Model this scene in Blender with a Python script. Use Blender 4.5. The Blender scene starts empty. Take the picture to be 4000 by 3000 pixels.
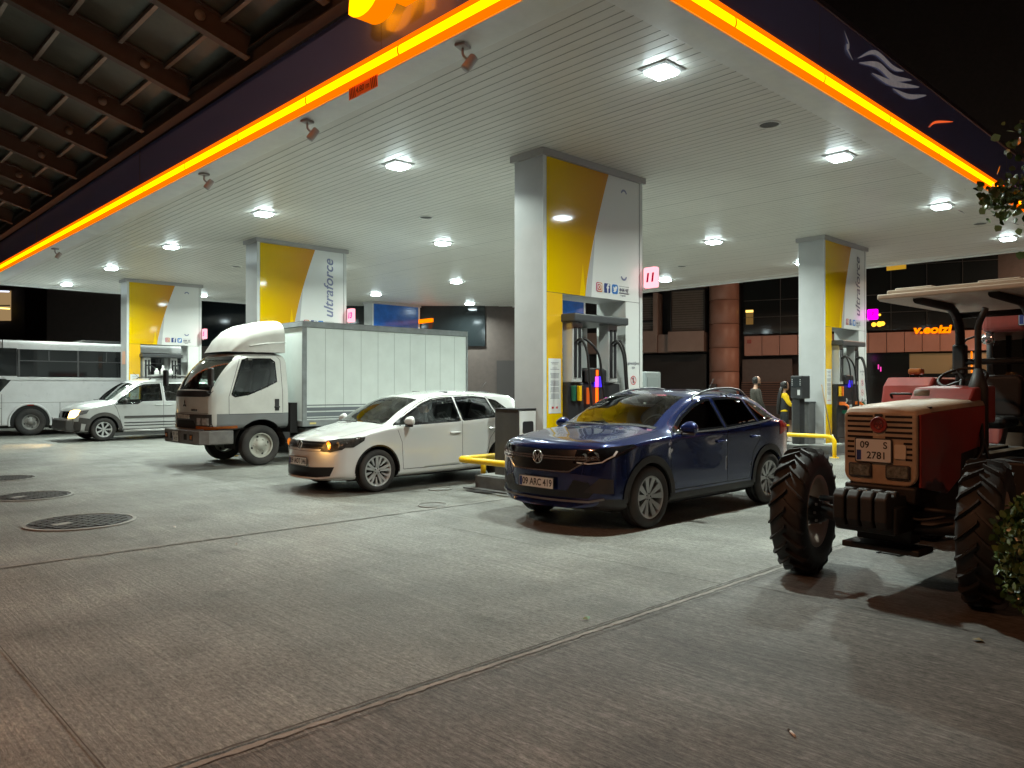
import bpy, bmesh, math, random
from mathutils import Vector, Matrix
from mathutils.bvhtree import BVHTree
C = bpy.context.scene.collection
R = math.radians
scene = bpy.context.scene
# ---------------------------------------------------------------- camera, world, exposure
cam_d = bpy.data.cameras.new('camera'); cam_d.sensor_width = 36; cam_d.lens = 27.0
cam_d.clip_start = 0.1; cam_d.clip_end = 600
cam = bpy.data.objects.new('camera', cam_d); C.objects.link(cam)
cam.location = (0, 0, 1.5); cam.rotation_euler = (R(90.27), 0, R(46.31 - 90))
scene.camera = cam
world = bpy.data.worlds.new('World'); scene.world = world; world.use_nodes = True
bg = world.node_tree.nodes['Background']
bg.inputs[0].default_value = (0.0075, 0.0050, 0.0042, 1); bg.inputs[1].default_value = 0.5
scene.view_settings.view_transform = 'Standard'; scene.view_settings.look = 'None'
scene.view_settings.exposure = 0.66; scene.view_settings.gamma = 1
LAMP_W = 132.0
LAMP_COL = (0.87, 1.0, 0.91)

# ---------------------------------------------------------------- helpers
def tag(o, label=None, cat=None, group=None, kind=None):
    if label: o['label'] = label
    if cat: o['category'] = cat
    if group: o['group'] = group
    if kind: o['kind'] = kind
    return o
def empty(name, loc=(0, 0, 0), rz=0.0, label=None, cat=None, group=None):
    o = bpy.data.objects.new(name, None); C.objects.link(o)
    o.location = loc; o.rotation_euler = (0, 0, rz); o.empty_display_size = 0.2
    return tag(o, label, cat, group)
def kids(o): return [c for c in bpy.data.objects if c.parent == o]
def copy_tree(o, parent=None):
    c = o.copy(); C.objects.link(c); c.parent = parent
    for ch in kids(o): copy_tree(ch, c)
    return c

_m = {}
def mat(name, col, rough=0.5, metal=0.0, coat=0.0, var=0.0, vscale=6.0, bump=0.0, bscale=40.0,
        emit=None, estr=0.0, spec=0.5, back=None, dirt=0.0, stretch=None):
    if name in _m: return _m[name]
    m = bpy.data.materials.new(name); m.use_nodes = True
    nt = m.node_tree; N = nt.nodes; L = nt.links
    b = N['Principled BSDF']
    b.inputs['Base Color'].default_value = (*col, 1); b.inputs['Roughness'].default_value = rough
    b.inputs['Metallic'].default_value = metal; b.inputs['Specular IOR Level'].default_value = spec
    if coat: b.inputs['Coat Weight'].default_value = coat; b.inputs['Coat Roughness'].default_value = 0.03
    if emit: b.inputs['Emission Color'].default_value = (*emit, 1); b.inputs['Emission Strength'].default_value = estr
    tc = N.new('ShaderNodeTexCoord'); src = tc.outputs['Object']
    if stretch:
        mp = N.new('ShaderNodeMapping'); mp.inputs['Scale'].default_value = stretch
        L.new(src, mp.inputs[0]); src = mp.outputs[0]
    out = None
    if var:
        n = N.new('ShaderNodeTexNoise'); n.inputs['Scale'].default_value = vscale; n.inputs['Detail'].default_value = 6
        n.inputs['Roughness'].default_value = 0.65
        L.new(src, n.inputs['Vector'])
        rp = N.new('ShaderNodeValToRGB'); e = rp.color_ramp.elements
        e[0].position = 0.3; e[1].position = 0.72
        e[0].color = (*[c * (1 - var) for c in col], 1); e[1].color = (*[min(1, c * (1 + var)) for c in col], 1)
        L.new(n.outputs['Fac'], rp.inputs[0]); out = rp.outputs[0]
        mr = N.new('ShaderNodeMapRange'); mr.inputs[3].default_value = max(0.02, rough - 0.08); mr.inputs[4].default_value = min(1, rough + 0.12)
        L.new(n.outputs['Fac'], mr.inputs[0]); L.new(mr.outputs[0], b.inputs['Roughness'])
    if dirt:                                     # road film, heavier in blotches
        n2 = N.new('ShaderNodeTexNoise'); n2.inputs['Scale'].default_value = 2.2; n2.inputs['Detail'].default_value = 8
        L.new(tc.outputs['Object'], n2.inputs['Vector'])
        r2 = N.new('ShaderNodeMapRange'); r2.inputs[1].default_value = 0.42; r2.inputs[2].default_value = 0.75
        r2.inputs[3].default_value = 0; r2.inputs[4].default_value = dirt
        L.new(n2.outputs['Fac'], r2.inputs[0])
        mx = N.new('ShaderNodeMix'); mx.data_type = 'RGBA'
        L.new(r2.outputs[0], mx.inputs[0])
        if out: L.new(out, mx.inputs[6])
        else: mx.inputs[6].default_value = (*col, 1)
        mx.inputs[7].default_value = (0.12, 0.10, 0.085, 1); out = mx.outputs[2]
    if back:                                     # inner side of a shell has its own lining
        g = N.new('ShaderNodeNewGeometry'); mx = N.new('ShaderNodeMix'); mx.data_type = 'RGBA'
        L.new(g.outputs['Backfacing'], mx.inputs[0])
        if out: L.new(out, mx.inputs[6])
        else: mx.inputs[6].default_value = (*col, 1)
        mx.inputs[7].default_value = (*back, 1); out = mx.outputs[2]
    if out: L.new(out, b.inputs['Base Color'])
    if bump:
        n = N.new('ShaderNodeTexNoise'); n.inputs['Scale'].default_value = bscale; n.inputs['Detail'].default_value = 4
        L.new(src, n.inputs['Vector'])
        bp = N.new('ShaderNodeBump'); bp.inputs['Strength'].default_value = bump; bp.inputs['Distance'].default_value = 0.01
        L.new(n.outputs['Fac'], bp.inputs['Height']); L.new(bp.outputs[0], b.inputs['Normal'])
    _m[name] = m; return m
def emis(name, col, s=1.0):
    if name in _m: return _m[name]
    m = bpy.data.materials.new(name); m.use_nodes = True; nt = m.node_tree
    nt.nodes.remove(nt.nodes['Principled BSDF'])
    e = nt.nodes.new('ShaderNodeEmission'); e.inputs[0].default_value = (*col, 1); e.inputs[1].default_value = s
    nt.links.new(e.outputs[0], nt.nodes['Material Output'].inputs[0]); _m[name] = m; return m
def glass(name, tint, refl=1.0):
    if name in _m: return _m[name]
    m = bpy.data.materials.new(name); m.use_nodes = True; nt = m.node_tree; N = nt.nodes; L = nt.links
    N.remove(N['Principled BSDF'])
    t = N.new('ShaderNodeBsdfTransparent'); t.inputs[0].default_value = (*tint, 1)
    g = N.new('ShaderNodeBsdfGlossy'); g.inputs['Roughness'].default_value = 0.015; g.inputs[0].default_value = (refl, refl, refl, 1)
    f = N.new('ShaderNodeFresnel'); f.inputs[0].default_value = 1.55
    mu = N.new('ShaderNodeMath'); mu.operation = 'MULTIPLY_ADD'; mu.inputs[1].default_value = 1.35; mu.inputs[2].default_value = 0.02; mu.use_clamp = True
    mx = N.new('ShaderNodeMixShader'); L.new(f.outputs[0], mu.inputs[0]); L.new(mu.outputs[0], mx.inputs[0])
    L.new(t.outputs[0], mx.inputs[1]); L.new(g.outputs[0], mx.inputs[2]); L.new(mx.outputs[0], N['Material Output'].inputs[0])
    _m[name] = m; return m

class MB:
    """collects shapes and links them as one mesh object"""
    def __init__(s): s.v = []; s.f = []; s.mi = []; s.sm = []
    def add(s, vs, fs, mi=0, smooth=False):
        o = len(s.v); s.v += [Vector(p) for p in vs]
        for f in fs: s.f.append([i + o for i in f]); s.mi.append(mi); s.sm.append(smooth)
        return s
    def box(s, x0, x1, y0, y1, z0, z1, mi=0):
        return s.add([(x0,y0,z0),(x1,y0,z0),(x1,y1,z0),(x0,y1,z0),(x0,y0,z1),(x1,y0,z1),(x1,y1,z1),(x0,y1,z1)],
                     [(0,3,2,1),(4,5,6,7),(0,1,5,4),(1,2,6,5),(2,3,7,6),(3,0,4,7)], mi)
    def bar(s, a, b, w, h, up=(0, 0, 1), mi=0):
        a = Vector(a); b = Vector(b); d = (b - a).normalized(); u = Vector(up)
        r = d.cross(u).normalized() * (w / 2); u = r.cross(d).normalized() * (h / 2)
        vs = [p + i * r + j * u for p in (a, b) for i, j in ((-1,-1),(1,-1),(1,1),(-1,1))]
        return s.add(vs, [(0,3,2,1),(4,5,6,7),(0,1,5,4),(1,2,6,5),(2,3,7,6),(3,0,4,7)], mi)
    def tube(s, pts, r, n=10, mi=0, cap=True):
        pts = [Vector(p) for p in pts]; rr = r if isinstance(r, (list, tuple)) else [r] * len(pts)
        vs = []; pu = None
        for i, p in enumerate(pts):
            d = (pts[min(i + 1, len(pts) - 1)] - pts[max(i - 1, 0)]).normalized()
            if pu is None: pu = d.orthogonal().normalized()
            u = (pu - d * pu.dot(d)).normalized(); pu = u; w = d.cross(u)
            vs += [p + (u * math.cos(2*math.pi*k/n) + w * math.sin(2*math.pi*k/n)) * rr[i] for k in range(n)]
        fs = [(i*n+k, i*n+(k+1)%n, (i+1)*n+(k+1)%n, (i+1)*n+k) for i in range(len(pts)-1) for k in range(n)]
        s.add(vs, fs, mi, True)
        if cap:
            o = len(s.v) - len(vs)
            for base in (0, (len(pts)-1)*n):
                s.f.append([o + base + k for k in (range(n) if base else range(n-1,-1,-1))]); s.mi.append(mi); s.sm.append(False)
        return s
    def lathe(s, prof, M=None, n=32, mi=0, closed=False, smooth=True, a0=0.0, a1=None):
        """prof: (radius, height) pairs turned about local Z, then put through matrix M"""
        M = M or Matrix(); full = a1 is None; a1 = 2*math.pi if full else a1
        cnt = n if full else n + 1; vs = []
        for r, h in prof:
            for k in range(cnt):
                a = a0 + (a1 - a0) * k / n; vs.append(M @ Vector((r*math.cos(a), r*math.sin(a), h)))
        m = len(prof); fs = []
        for i in range(m if closed else m - 1):
            j = (i + 1) % m
            for k in range(n):
                k2 = (k + 1) % cnt; fs.append((i*cnt+k, i*cnt+k2, j*cnt+k2, j*cnt+k))
        return s.add(vs, fs, mi, smooth)
    def prism(s, poly, a, b, M=None, mi=0):
        """poly in local XY, extruded from z=a to z=b, then matrix M"""
        M = M or Matrix(); n = len(poly)
        vs = [M @ Vector((x, y, a)) for x, y in poly] + [M @ Vector((x, y, b)) for x, y in poly]
        return s.add(vs, [tuple(range(n-1,-1,-1)), tuple(range(n, 2*n))] + [(i,(i+1)%n,n+(i+1)%n,n+i) for i in range(n)], mi)
    def mesh(s, me, M=None, mi=0):
        M = M or Matrix()
        return s.add([M @ v.co for v in me.vertices], [tuple(p.vertices) for p in me.polygons], mi)
    def build(s, name, mats, parent=None, bevel=0, seg=2, label=None, smooth=None, flipcheck=True):
        me = bpy.data.meshes.new(name); me.from_pydata(s.v, [], s.f)
        for m in (mats if isinstance(mats, (list, tuple)) else [mats]): me.materials.append(m)
        me.polygons.foreach_set('material_index', s.mi)
        me.polygons.foreach_set('use_smooth', [smooth if smooth is not None else x for x in s.sm])
        if flipcheck:
            bm = bmesh.new(); bm.from_mesh(me); bmesh.ops.recalc_face_normals(bm, faces=bm.faces); bm.to_mesh(me); bm.free()
        me.update()
        o = bpy.data.objects.new(name, me); C.objects.link(o)
        if parent: o.parent = parent
        if bevel:
            b = o.modifiers.new('bevel', 'BEVEL'); b.width = bevel; b.segments = seg; b.limit_method = 'ANGLE'; b.angle_limit = R(40)
        if label: o['label'] = label
        return o

def frame(o, x, y):                # matrix with local X along x, Y along y, origin o
    x = Vector(x).normalized(); y = Vector(y); z = x.cross(y).normalized(); y = z.cross(x)
    M = Matrix((x, y, z)).transposed().to_4x4(); M.translation = Vector(o); return M
_tc = {}
def text_me(s, size=1.0, ext=0.0, shear=0.0, off=0.0, bev=0.0, align='CENTER', space=1.0, sx=1.0):
    k = (s, size, ext, shear, off, bev, align, space, sx)
    if k in _tc: return _tc[k]
    c = bpy.data.curves.new('t', 'FONT'); c.body = s; c.size = size; c.extrude = ext; c.shear = shear
    c.offset = off; c.bevel_depth = bev; c.align_x = align; c.align_y = 'CENTER'; c.space_character = space; c.resolution_u = 6
    o = bpy.data.objects.new('t', c); me = bpy.data.meshes.new_from_object(o)
    bpy.data.objects.remove(o)
    if sx != 1.0:
        for v in me.vertices: v.co.x *= sx
    _tc[k] = me; return me
def arc(cx, cy, r, a0, a1, n=8):
    return [(cx + r*math.cos(R(a0 + (a1-a0)*i/n)), cy + r*math.sin(R(a0 + (a1-a0)*i/n))) for i in range(n+1)]
def rrect(x0, x1, y0, y1, r, n=4):
    return (arc(x1-r, y0+r, r, -90, 0, n) + arc(x1-r, y1-r, r, 0, 90, n) + arc(x0+r, y1-r, r, 90, 180, n) + arc(x0+r, y0+r, r, 180, 270, n))
def smooth_path(pts, n=6):          # Catmull-Rom
    P = [Vector(p) for p in pts]; P = [2*P[0]-P[1]] + P + [2*P[-1]-P[-2]]; out = []
    for i in range(1, len(P)-2):
        a, b, c, d = P[i-1:i+3]
        for k in range(n):
            t = k/n; out.append(0.5*((2*b)+(-a+c)*t+(2*a-5*b+4*c-d)*t*t+(-a+3*b-3*c+d)*t**3))
    out.append(P[-2]); return out
def bend(pts, r, n=5):              # polyline with rounded corners
    P = [Vector(p) for p in pts]; out = [P[0]]
    for a, b, c in zip(P, P[1:], P[2:]):
        d0 = (a-b); d1 = (c-b); q = min(r, d0.length*0.49, d1.length*0.49); p0 = b+d0.normalized()*q; p1 = b+d1.normalized()*q
        for k in range(n+1):
            t = k/n; out.append((1-t)**2*p0+2*t*(1-t)*b+t*t*p1)
    out.append(P[-1]); return out

AZ = R(46.31); FW = Vector((math.cos(AZ), math.sin(AZ), 0)); RT = Vector((math.sin(AZ), -math.cos(AZ), 0))
def spot(depth, lat, z=0.0):        # a point so many metres ahead and to the right of where the photographer stood
    p = FW*depth + RT*lat; return Vector((p.x, p.y, z))
# ================================================================ ground
def ground_mat(name, base, dark, streak=0.5, rough=0.62):
    m = bpy.data.materials.new(name); m.use_nodes = True; nt = m.node_tree; N = nt.nodes; L = nt.links
    b = N['Principled BSDF']; tc = N.new('ShaderNodeTexCoord')
    def noise(scale, det, st=(1,1,1), rg=0.6):
        mp = N.new('ShaderNodeMapping'); mp.inputs['Scale'].default_value = st; L.new(tc.outputs['Object'], mp.inputs[0])
        n = N.new('ShaderNodeTexNoise'); n.inputs['Scale'].default_value = scale; n.inputs['Detail'].default_value = det
        n.inputs['Roughness'].default_value = rg; L.new(mp.outputs[0], n.inputs['Vector']); return n.outputs['Fac']
    def mr(s, a, c, d, e):
        q = N.new('ShaderNodeMapRange'); q.inputs[1].default_value = a; q.inputs[2].default_value = c
        q.inputs[3].default_value = d; q.inputs[4].default_value = e; L.new(s, q.inputs[0]); return q.outputs[0]
    def mul(a, c):
        q = N.new('ShaderNodeMath'); q.operation = 'MULTIPLY'; L.new(a, q.inputs[0]); L.new(c, q.inputs[1]); return q.outputs[0]
    big = mr(noise(0.35, 8), 0.33, 0.68, 0.66, 1.15)
    mid = mr(noise(1.9, 10, (1, .4, 1), .75), 0.3, 0.7, 0.72, 1.18)
    st1 = mr(noise(4, 6, (10, .30, 1), .8), 0.34, 0.66, 1 - .55*streak, 1 + .45*streak)
    st2 = mr(noise(2.2, 4, (30, .35, 1), .8), 0.34, 0.66, 1 - .50*streak, 1 + .42*streak)
    fine = mr(noise(55, 5, (1, .35, 1), .85), 0.36, 0.64, 0.42, 1.62)
    fac = mul(mul(mul(big, mid), mul(st1, st2)), fine)
    oil = N.new('ShaderNodeTexVoronoi'); oil.inputs['Scale'].default_value = 0.9; oil.inputs['Randomness'].default_value = 1
    L.new(tc.outputs['Object'], oil.inputs['Vector'])
    spots = mr(oil.outputs['Distance'], 0.02, 0.14, 0.68, 1.0); fac = mul(fac, spots)
    fac = mul(fac, mr(noise(.55, 9, (1,.8,1), .7), .56, .66, 1.0, .72))
    fac = mul(fac, mr(noise(1.3, 9, (.8, .5, 1), .72), .56, .68, 1.0, 1.34))         # worn pale patches
    fac = mul(fac, mr(noise(.9, 4, (.16, 1.6, 1), .6), .52, .70, 1.0, .80))          # tyre tracks along the lanes
    sp = N.new('ShaderNodeSeparateXYZ'); L.new(tc.outputs['Object'], sp.inputs[0]); fl = []
    for k, (o_, d_) in enumerate(((.93, 4.235), (3.13, 4.41))):                      # each poured slab has its own tone
        a_ = N.new('ShaderNodeMath'); a_.operation = 'SUBTRACT'; L.new(sp.outputs[k], a_.inputs[0]); a_.inputs[1].default_value = o_
        b_ = N.new('ShaderNodeMath'); b_.operation = 'DIVIDE'; L.new(a_.outputs[0], b_.inputs[0]); b_.inputs[1].default_value = d_
        c_ = N.new('ShaderNodeMath'); c_.operation = 'FLOOR'; L.new(b_.outputs[0], c_.inputs[0]); fl.append(c_.outputs[0])
    cb = N.new('ShaderNodeCombineXYZ'); L.new(fl[0], cb.inputs[0]); L.new(fl[1], cb.inputs[1])
    wn = N.new('ShaderNodeTexWhiteNoise'); wn.noise_dimensions = '3D'; L.new(cb.outputs[0], wn.inputs['Vector'])
    fac = mul(fac, mr(wn.outputs['Value'], 0, 1, .88, 1.06))
    vc = N.new('ShaderNodeVectorMath'); vc.operation = 'SCALE'; L.new(fac, vc.inputs['Scale'])
    mx = N.new('ShaderNodeMix'); mx.data_type = 'RGBA'; mx.inputs[6].default_value = (*base, 1); mx.inputs[7].default_value = (*dark, 1)
    L.new(mr(noise(0.6, 6), 0.45, 0.7, 0, 1), mx.inputs[0]); L.new(mx.outputs[2], vc.inputs[0]); L.new(vc.outputs[0], b.inputs['Base Color'])
    L.new(mr(noise(0.8, 6), 0.3, 0.7, rough - .12, rough + .12), b.inputs['Roughness'])
    ad = N.new('ShaderNodeMath'); ad.operation = 'ADD'; L.new(mul(st2, st1), ad.inputs[0]); L.new(fine, ad.inputs[1])
    bp = N.new('ShaderNodeBump'); bp.inputs['Strength'].default_value = 0.55; bp.inputs['Distance'].default_value = 0.006
    L.new(ad.outputs[0], bp.inputs['Height']); L.new(bp.outputs[0], b.inputs['Normal'])
    return m
G1 = ground_mat('forecourt_concrete', (0.242, 0.244, 0.222), (0.185, 0.180, 0.160), 0.55, 0.45)
G2 = ground_mat('drive_concrete', (0.178, 0.173, 0.160), (0.125, 0.118, 0.108), 0.75, 0.58)
GJ = mat('joint_dark', (0.085, 0.08, 0.073), 0.9, var=.4, vscale=9)
GL = mat('joint_mortar', (0.25, 0.245, 0.225), 0.75, var=.35, vscale=7, bump=.4)
tag(MB().add([(-150,-150,0),(250,-150,0),(250,250,0),(-150,250,0)], [(0,1,2,3)]).build('ground', G1), kind='structure')
tag(MB().add([(-60,-60,.004),(90,-60,.004),(90,3.09,.004),(-60,3.09,.004)], [(0,1,2,3)]).build('driveway', G2), kind='structure')
random.seed(4)
def wavy_strip(p, q, w, z, jit, n=160):
    p = Vector(p); q = Vector(q); d = (q-p).normalized(); r = Vector((-d.y, d.x)); vs = []
    for i in range(n+1):
        c = p + (q-p)*(i/n)
        a = w/2*(1+random.uniform(-jit, jit)); b2 = w/2*(1+random.uniform(-jit, jit))
        vs += [(*(c-r*a), z), (*(c+r*b2), z)]
    return vs, [(2*i, 2*i+1, 2*i+3, 2*i+2) for i in range(n)]
jt = MB(); jl = MB()
jl.add(*wavy_strip((-12, 3.07), (30, 3.07), .035, .008, .45, 1400)); jt.add(*wavy_strip((-12, 3.115), (30, 3.115), .016, .012, .45, 1400)); jt.add(*wavy_strip((-12, 3.0), (30, 3.02), .006, .010, .6, 1200))
jl.add(*wavy_strip((-12, 7.54), (7.5, 7.54), .045, .008, .5, 900))
for x in (.93, 5.18, 9.4, 13.6): jt.add(*wavy_strip((x, 3.13), (x, 30), .007, .009, .4, 300))
for x in (-3.3, 5.3, 9.4): jt.add(*wavy_strip((x, -12), (x, 2.97), .010, .009, .6, 100))
jt.add(*wavy_strip((-12, 12.0), (7.5, 12.0), .012, .009, .5, 200))
tag(jl.build('mortar_strip', GL), kind='structure'); tag(jt.build('expansion_joint', GJ), kind='structure')

# manholes
MET = mat('cast_iron', (0.045, 0.045, 0.045), 0.5, 0.5, var=.5, vscale=20, bump=.4)
RIM = mat('cover_rim', (0.30, 0.30, 0.28), 0.55, 0.2, var=.3, vscale=12)
def manhole(loc, r, label, tiles=True):
    e = empty('manhole_cover', (loc[0], loc[1], .004), R(20), label, 'manhole cover', 'covers set in the forecourt')
    MB().lathe([(r, 0), (r, .010), (r*.93, .012), (r*.93, 0)], n=48).build('rim', RIM, e, smooth=False)
    m = MB(); m.lathe([(0.001, .004), (r*.925, .004)], n=48)
    if tiles:
        s = r*2/11
        for i in range(-6, 6):
            for j in range(-6, 6):
                x = (i+.5)*s; y = (j+.5)*s + (s/2 if i % 2 else 0)
                if math.hypot(abs(x)+s*.45, abs(y)+s*.45) < r*.92: m.box(x-s*.43, x+s*.43, y-s*.38, y+s*.38, .005, .013)
        m.build('plate', MET, e)
        MB().box(-r*.55, -r*.2, -.05, .05, .006, .0155).build('name_plate', RIM, e)
    else: m.lathe([(0.001, .008), (r*.6, .008)], n=32); m.build('plate', mat('cover_grey',(.15,.15,.14),.6,var=.4,vscale=14), e)
manhole((2.44, 9.51), .56, 'large round cast iron cover nearest the camera, left of the white hatchback')
manhole((2.54, 12.24), .50, 'round cast iron cover behind the largest one, cut by the left photo edge')
manhole((2.70, 14.9), .45, 'farthest round cast iron cover, beside the left edge of the photo')
manhole((6.02, 7.76), .19, 'small round cover in front of the yellow rail end by the white hatchback', False)
manhole((7.05, 8.92), .175, 'small round cover beside the front wheel of the white hatchback', False)
tag(MB().box(7.2, 7.75, 9.0-.95, 9.0-.5, .001, .010).build('access_cover', MET, bevel=.003), 'flat square steel cover in the concrete by the island end', 'access cover')
g = MB(); g.box(-.3,.3,-.012,.012,0,.012); g.box(-.3,.3,.17,.194,0,.012)
for i in range(9): g.box(-.28+i*.065, -.25+i*.065, 0, .18, .001, .010)
o = g.build('drain_grate', MET); o.location = (*spot(7.0, 3.65)[:2], .004); o.rotation_euler.z = R(-4)
tag(o, 'slotted iron drain grate in the drive under the near tractor', 'drain grate')
# litter
WHT = mat('white_paper', (0.8, 0.8, 0.78), 0.6)
def litter(p, sz, label, m=WHT, name='paper_scrap', cat='litter'):
    rx, ry = random.uniform(-1, 1), random.uniform(-1, 1)
    o = MB().add([(0,0,.004),(sz,0,.006),(sz*1.1,sz*.6,.018),(.2*sz,sz*.7,.008),(sz*.5,sz*.3,.022)], [(0,1,4),(1,2,4),(2,3,4),(3,0,4)]).build(name, m)
    o.location = (p[0], p[1], .006); o.rotation_euler.z = random.uniform(0, 6); return tag(o, label, cat)
cg = MB().tube([(0,0,.009),(.06,0,.009)], .0075, 10, 0).tube([(.06,0,.009),(.085,0,.009)], .0077, 10, 1)
o = cg.build('cigarette_butt', [WHT, mat('filter_dark', (.06,.05,.04), .9)]); o.location = (*spot(3.29, 1.21)[:2], .004); o.rotation_euler.z = R(50); o.scale = (.75,.75,.75)
tag(o, 'white cigarette end lying on the drive in the foreground', 'cigarette end')
litter(spot(4.55, 2.78), .06, 'pale dry leaf on the dark drive near the bush', mat('dry_leaf', (.35,.33,.2), .7), 'fallen_leaf', 'leaf')
litter(spot(8.2, -3.58), .03, 'tiny white scrap of paper left of the white hatchback'); litter(spot(7.3, -2.63), .03, 'tiny white scrap of paper before the white hatchback')
litter(spot(4.95, .45), .045, 'faint green plastic scrap beside the joint in the concrete', mat('green_bit', (.25,.55,.42), .4))

# ================================================================ canopy
X0, X1, Y0, Y1, H = 4.82, 22.8, 3.99, 30.5, 5.0
SOF = mat('soffit_white', (0.63, 0.615, 0.57), 0.42, var=.06, vscale=1.3)
SOFG = mat('soffit_gap', (0.46, 0.46, 0.43), 0.8)
TRIM = mat('trim_white', (0.68, 0.68, 0.65), 0.4, var=.08, vscale=3)
FASC = mat('fascia_blue', (0.18, 0.23, 0.55), 0.22, coat=.3)
PARA = mat('parapet_blue', (0.055, 0.045, 0.075), 0.35)
LEDC = emis('led_core', (4.0, 0.98, 0.0), 1.0); LEDO = emis('led_orange', (1.1, 0.125, 0.0), 1.0)
can = empty('canopy', ((X0+X1)/2, (Y0+Y1)/2, 0), 0, 'large white petrol station canopy with blue fascia and glowing orange edge', 'canopy')
def put(o): o.matrix_parent_inverse = can.matrix_world.inverted() if False else Matrix.Translation(-can.location); return o
s = MB(); x = X0+.42; k = 0; random.seed(8)
while x < X1-.4:
    w = .142; zz = H + random.uniform(-.0015, .0015)
    s.add([(x+.005,Y0+.4,zz),(x+w-.006,Y0+.4,zz),(x+w-.006,Y1-.4,zz),(x+.005,Y1-.4,zz)], [(0,3,2,1)], 0)
    s.add([(x+w-.006,Y0+.4,zz),(x+w-.002,Y0+.4,H+.010),(x+w-.002,Y1-.4,H+.010),(x+w-.006,Y1-.4,zz)], [(0,3,2,1)], 0)
    s.add([(x+w-.002,Y0+.4,H+.010),(x+w+.005,Y0+.4,zz),(x+w+.005,Y1-.4,zz),(x+w-.002,Y1-.4,H+.010)], [(0,3,2,1)], 1)
    yy = Y0 + random.uniform(1, 6)
    while yy < Y1-1:
        s.add([(x,yy,H-.003),(x+w,yy,H-.003),(x+w,yy+.006,H-.003),(x,yy+.006,H-.003)], [(0,3,2,1)], 1); yy += 6.1
    x += w
put(s.build('soffit', [SOF, SOFG], can, flipcheck=False))
t = MB()
t.box(X0+.02, X0+.42, Y0+.02, Y1, H-.012, H+.02); t.box(X1-.42, X1, Y0+.02, Y1, H-.012, H+.02)
t.box(X0+.42, X1-.42, Y0+.02, Y0+.42, H-.011, H+.02); t.box(X0+.42, X1-.42, Y1-.42, Y1, H-.011, H+.02)
t.box(X1, X1+.05, Y0, Y1, H-.05, H+.06); t.box(X0, X1, Y1, Y1+.05, H-.05, H+.06)
put(t.build('edge_trim', TRIM, can, bevel=.006))
put(MB().box(X0+.05, X1-.05, Y0+.05, Y1-.05, H+.03, H+.9).build('roof_deck', mat('deck', (.1,.1,.1), .8), can))
# fascias: panels with seams, then the parapet lip
def fascia(name, a, b, out):
    a = Vector(a); b = Vector(b); n = Vector(out); d = (b-a); Ln = d.length; d.normalize()
    m = MB(); p = 0; k = 0; top = .86 if out[0] else .94
    while p < Ln:
        q = min(p+3.9, Ln); tilt = (0, .006, -.004, .008, -.006)[k % 5]
        c = [a+d*(p+.004), a+d*(q-.004)]
        m.add([(*(c[0]+n*.03).xy, H+.21), (*(c[1]+n*(.03+tilt)).xy, H+.21), (*(c[1]+n*(.03+tilt)).xy, H+top), (*(c[0]+n*.03).xy, H+top)], [(0,1,2,3)])
        p = q; k += 1
    put(m.build('fascia', FASC, can, flipcheck=False))
    if out[0]: return led(a, b, n, d, Ln)
    m = MB(); q = [a, b]
    m.add([(*(a+n*.02).xy, H+.2), (*(b+n*.02).xy, H+.2), (*(b+n*.02).xy, H+1.0), (*(a+n*.02).xy, H+1.0)], [(0,1,2,3)])
    m.add([(*(a+n*.05).xy, H+.94), (*(b+n*.05).xy, H+.94), (*(b-n*.06).xy, H+1.13), (*(a-n*.06).xy, H+1.13)], [(0,1,2,3)])
    m.add([(*(a+n*.05).xy, H+.94), (*(b+n*.05).xy, H+.94), (*(b+n*.0).xy, H+.93), (*(a+n*.0).xy, H+.93)], [(0,1,2,3)])
    put(m.build('parapet', PARA, can, flipcheck=False))
    led(a, b, n, d, Ln)
def led(a, b, n, d, Ln):     # light strip: orange acrylic with a bulging bright core, in lengths
    m = MB(); p = 0
    prof = [(.0,H-.01),(.04,H-.006),(.05,H+.048)]; core = [(.051,H+.048),(.062,H+.065),(.065,H+.095),(.062,H+.13),(.051,H+.148)]
    up = [(.052,H+.138),(.056,H+.16),(.056,H+.19),(.052,H+.205),(.03,H+.21)]
    while p < Ln:
        q = min(p+1.98, Ln)
        for pr, mi in ((prof,1),(core,0),(up,1)):
            g0 = .012 if mi == 0 else .0
            A = a+d*(p+g0); B = a+d*(q-g0)
            vs = [(*(A+n*u).xy, z) for u, z in pr] + [(*(B+n*u).xy, z) for u, z in pr]; kx = len(pr)
            m.add(vs, [(i, i+1, kx+i+1, kx+i) for i in range(kx-1)], mi, True)
        A = a+d*(q-.012); B = a+d*(q+.012)
        m.add([(*(A+n*.052).xy,H+.05),(*(B+n*.052).xy,H+.05),(*(B+n*.052).xy,H+.137),(*(A+n*.052).xy,H+.137)], [(0,1,2,3)], 1)
        p = q
    put(m.build('led_strip', [LEDC, LEDO], can, flipcheck=False, label='glowing orange and yellow light strip'))
fascia('left', (X0, Y1, 0), (X0, Y0, 0), (-1, 0, 0))
fascia('right', (X0, Y0, 0), (X1, Y0, 0), (0, -1, 0))
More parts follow.
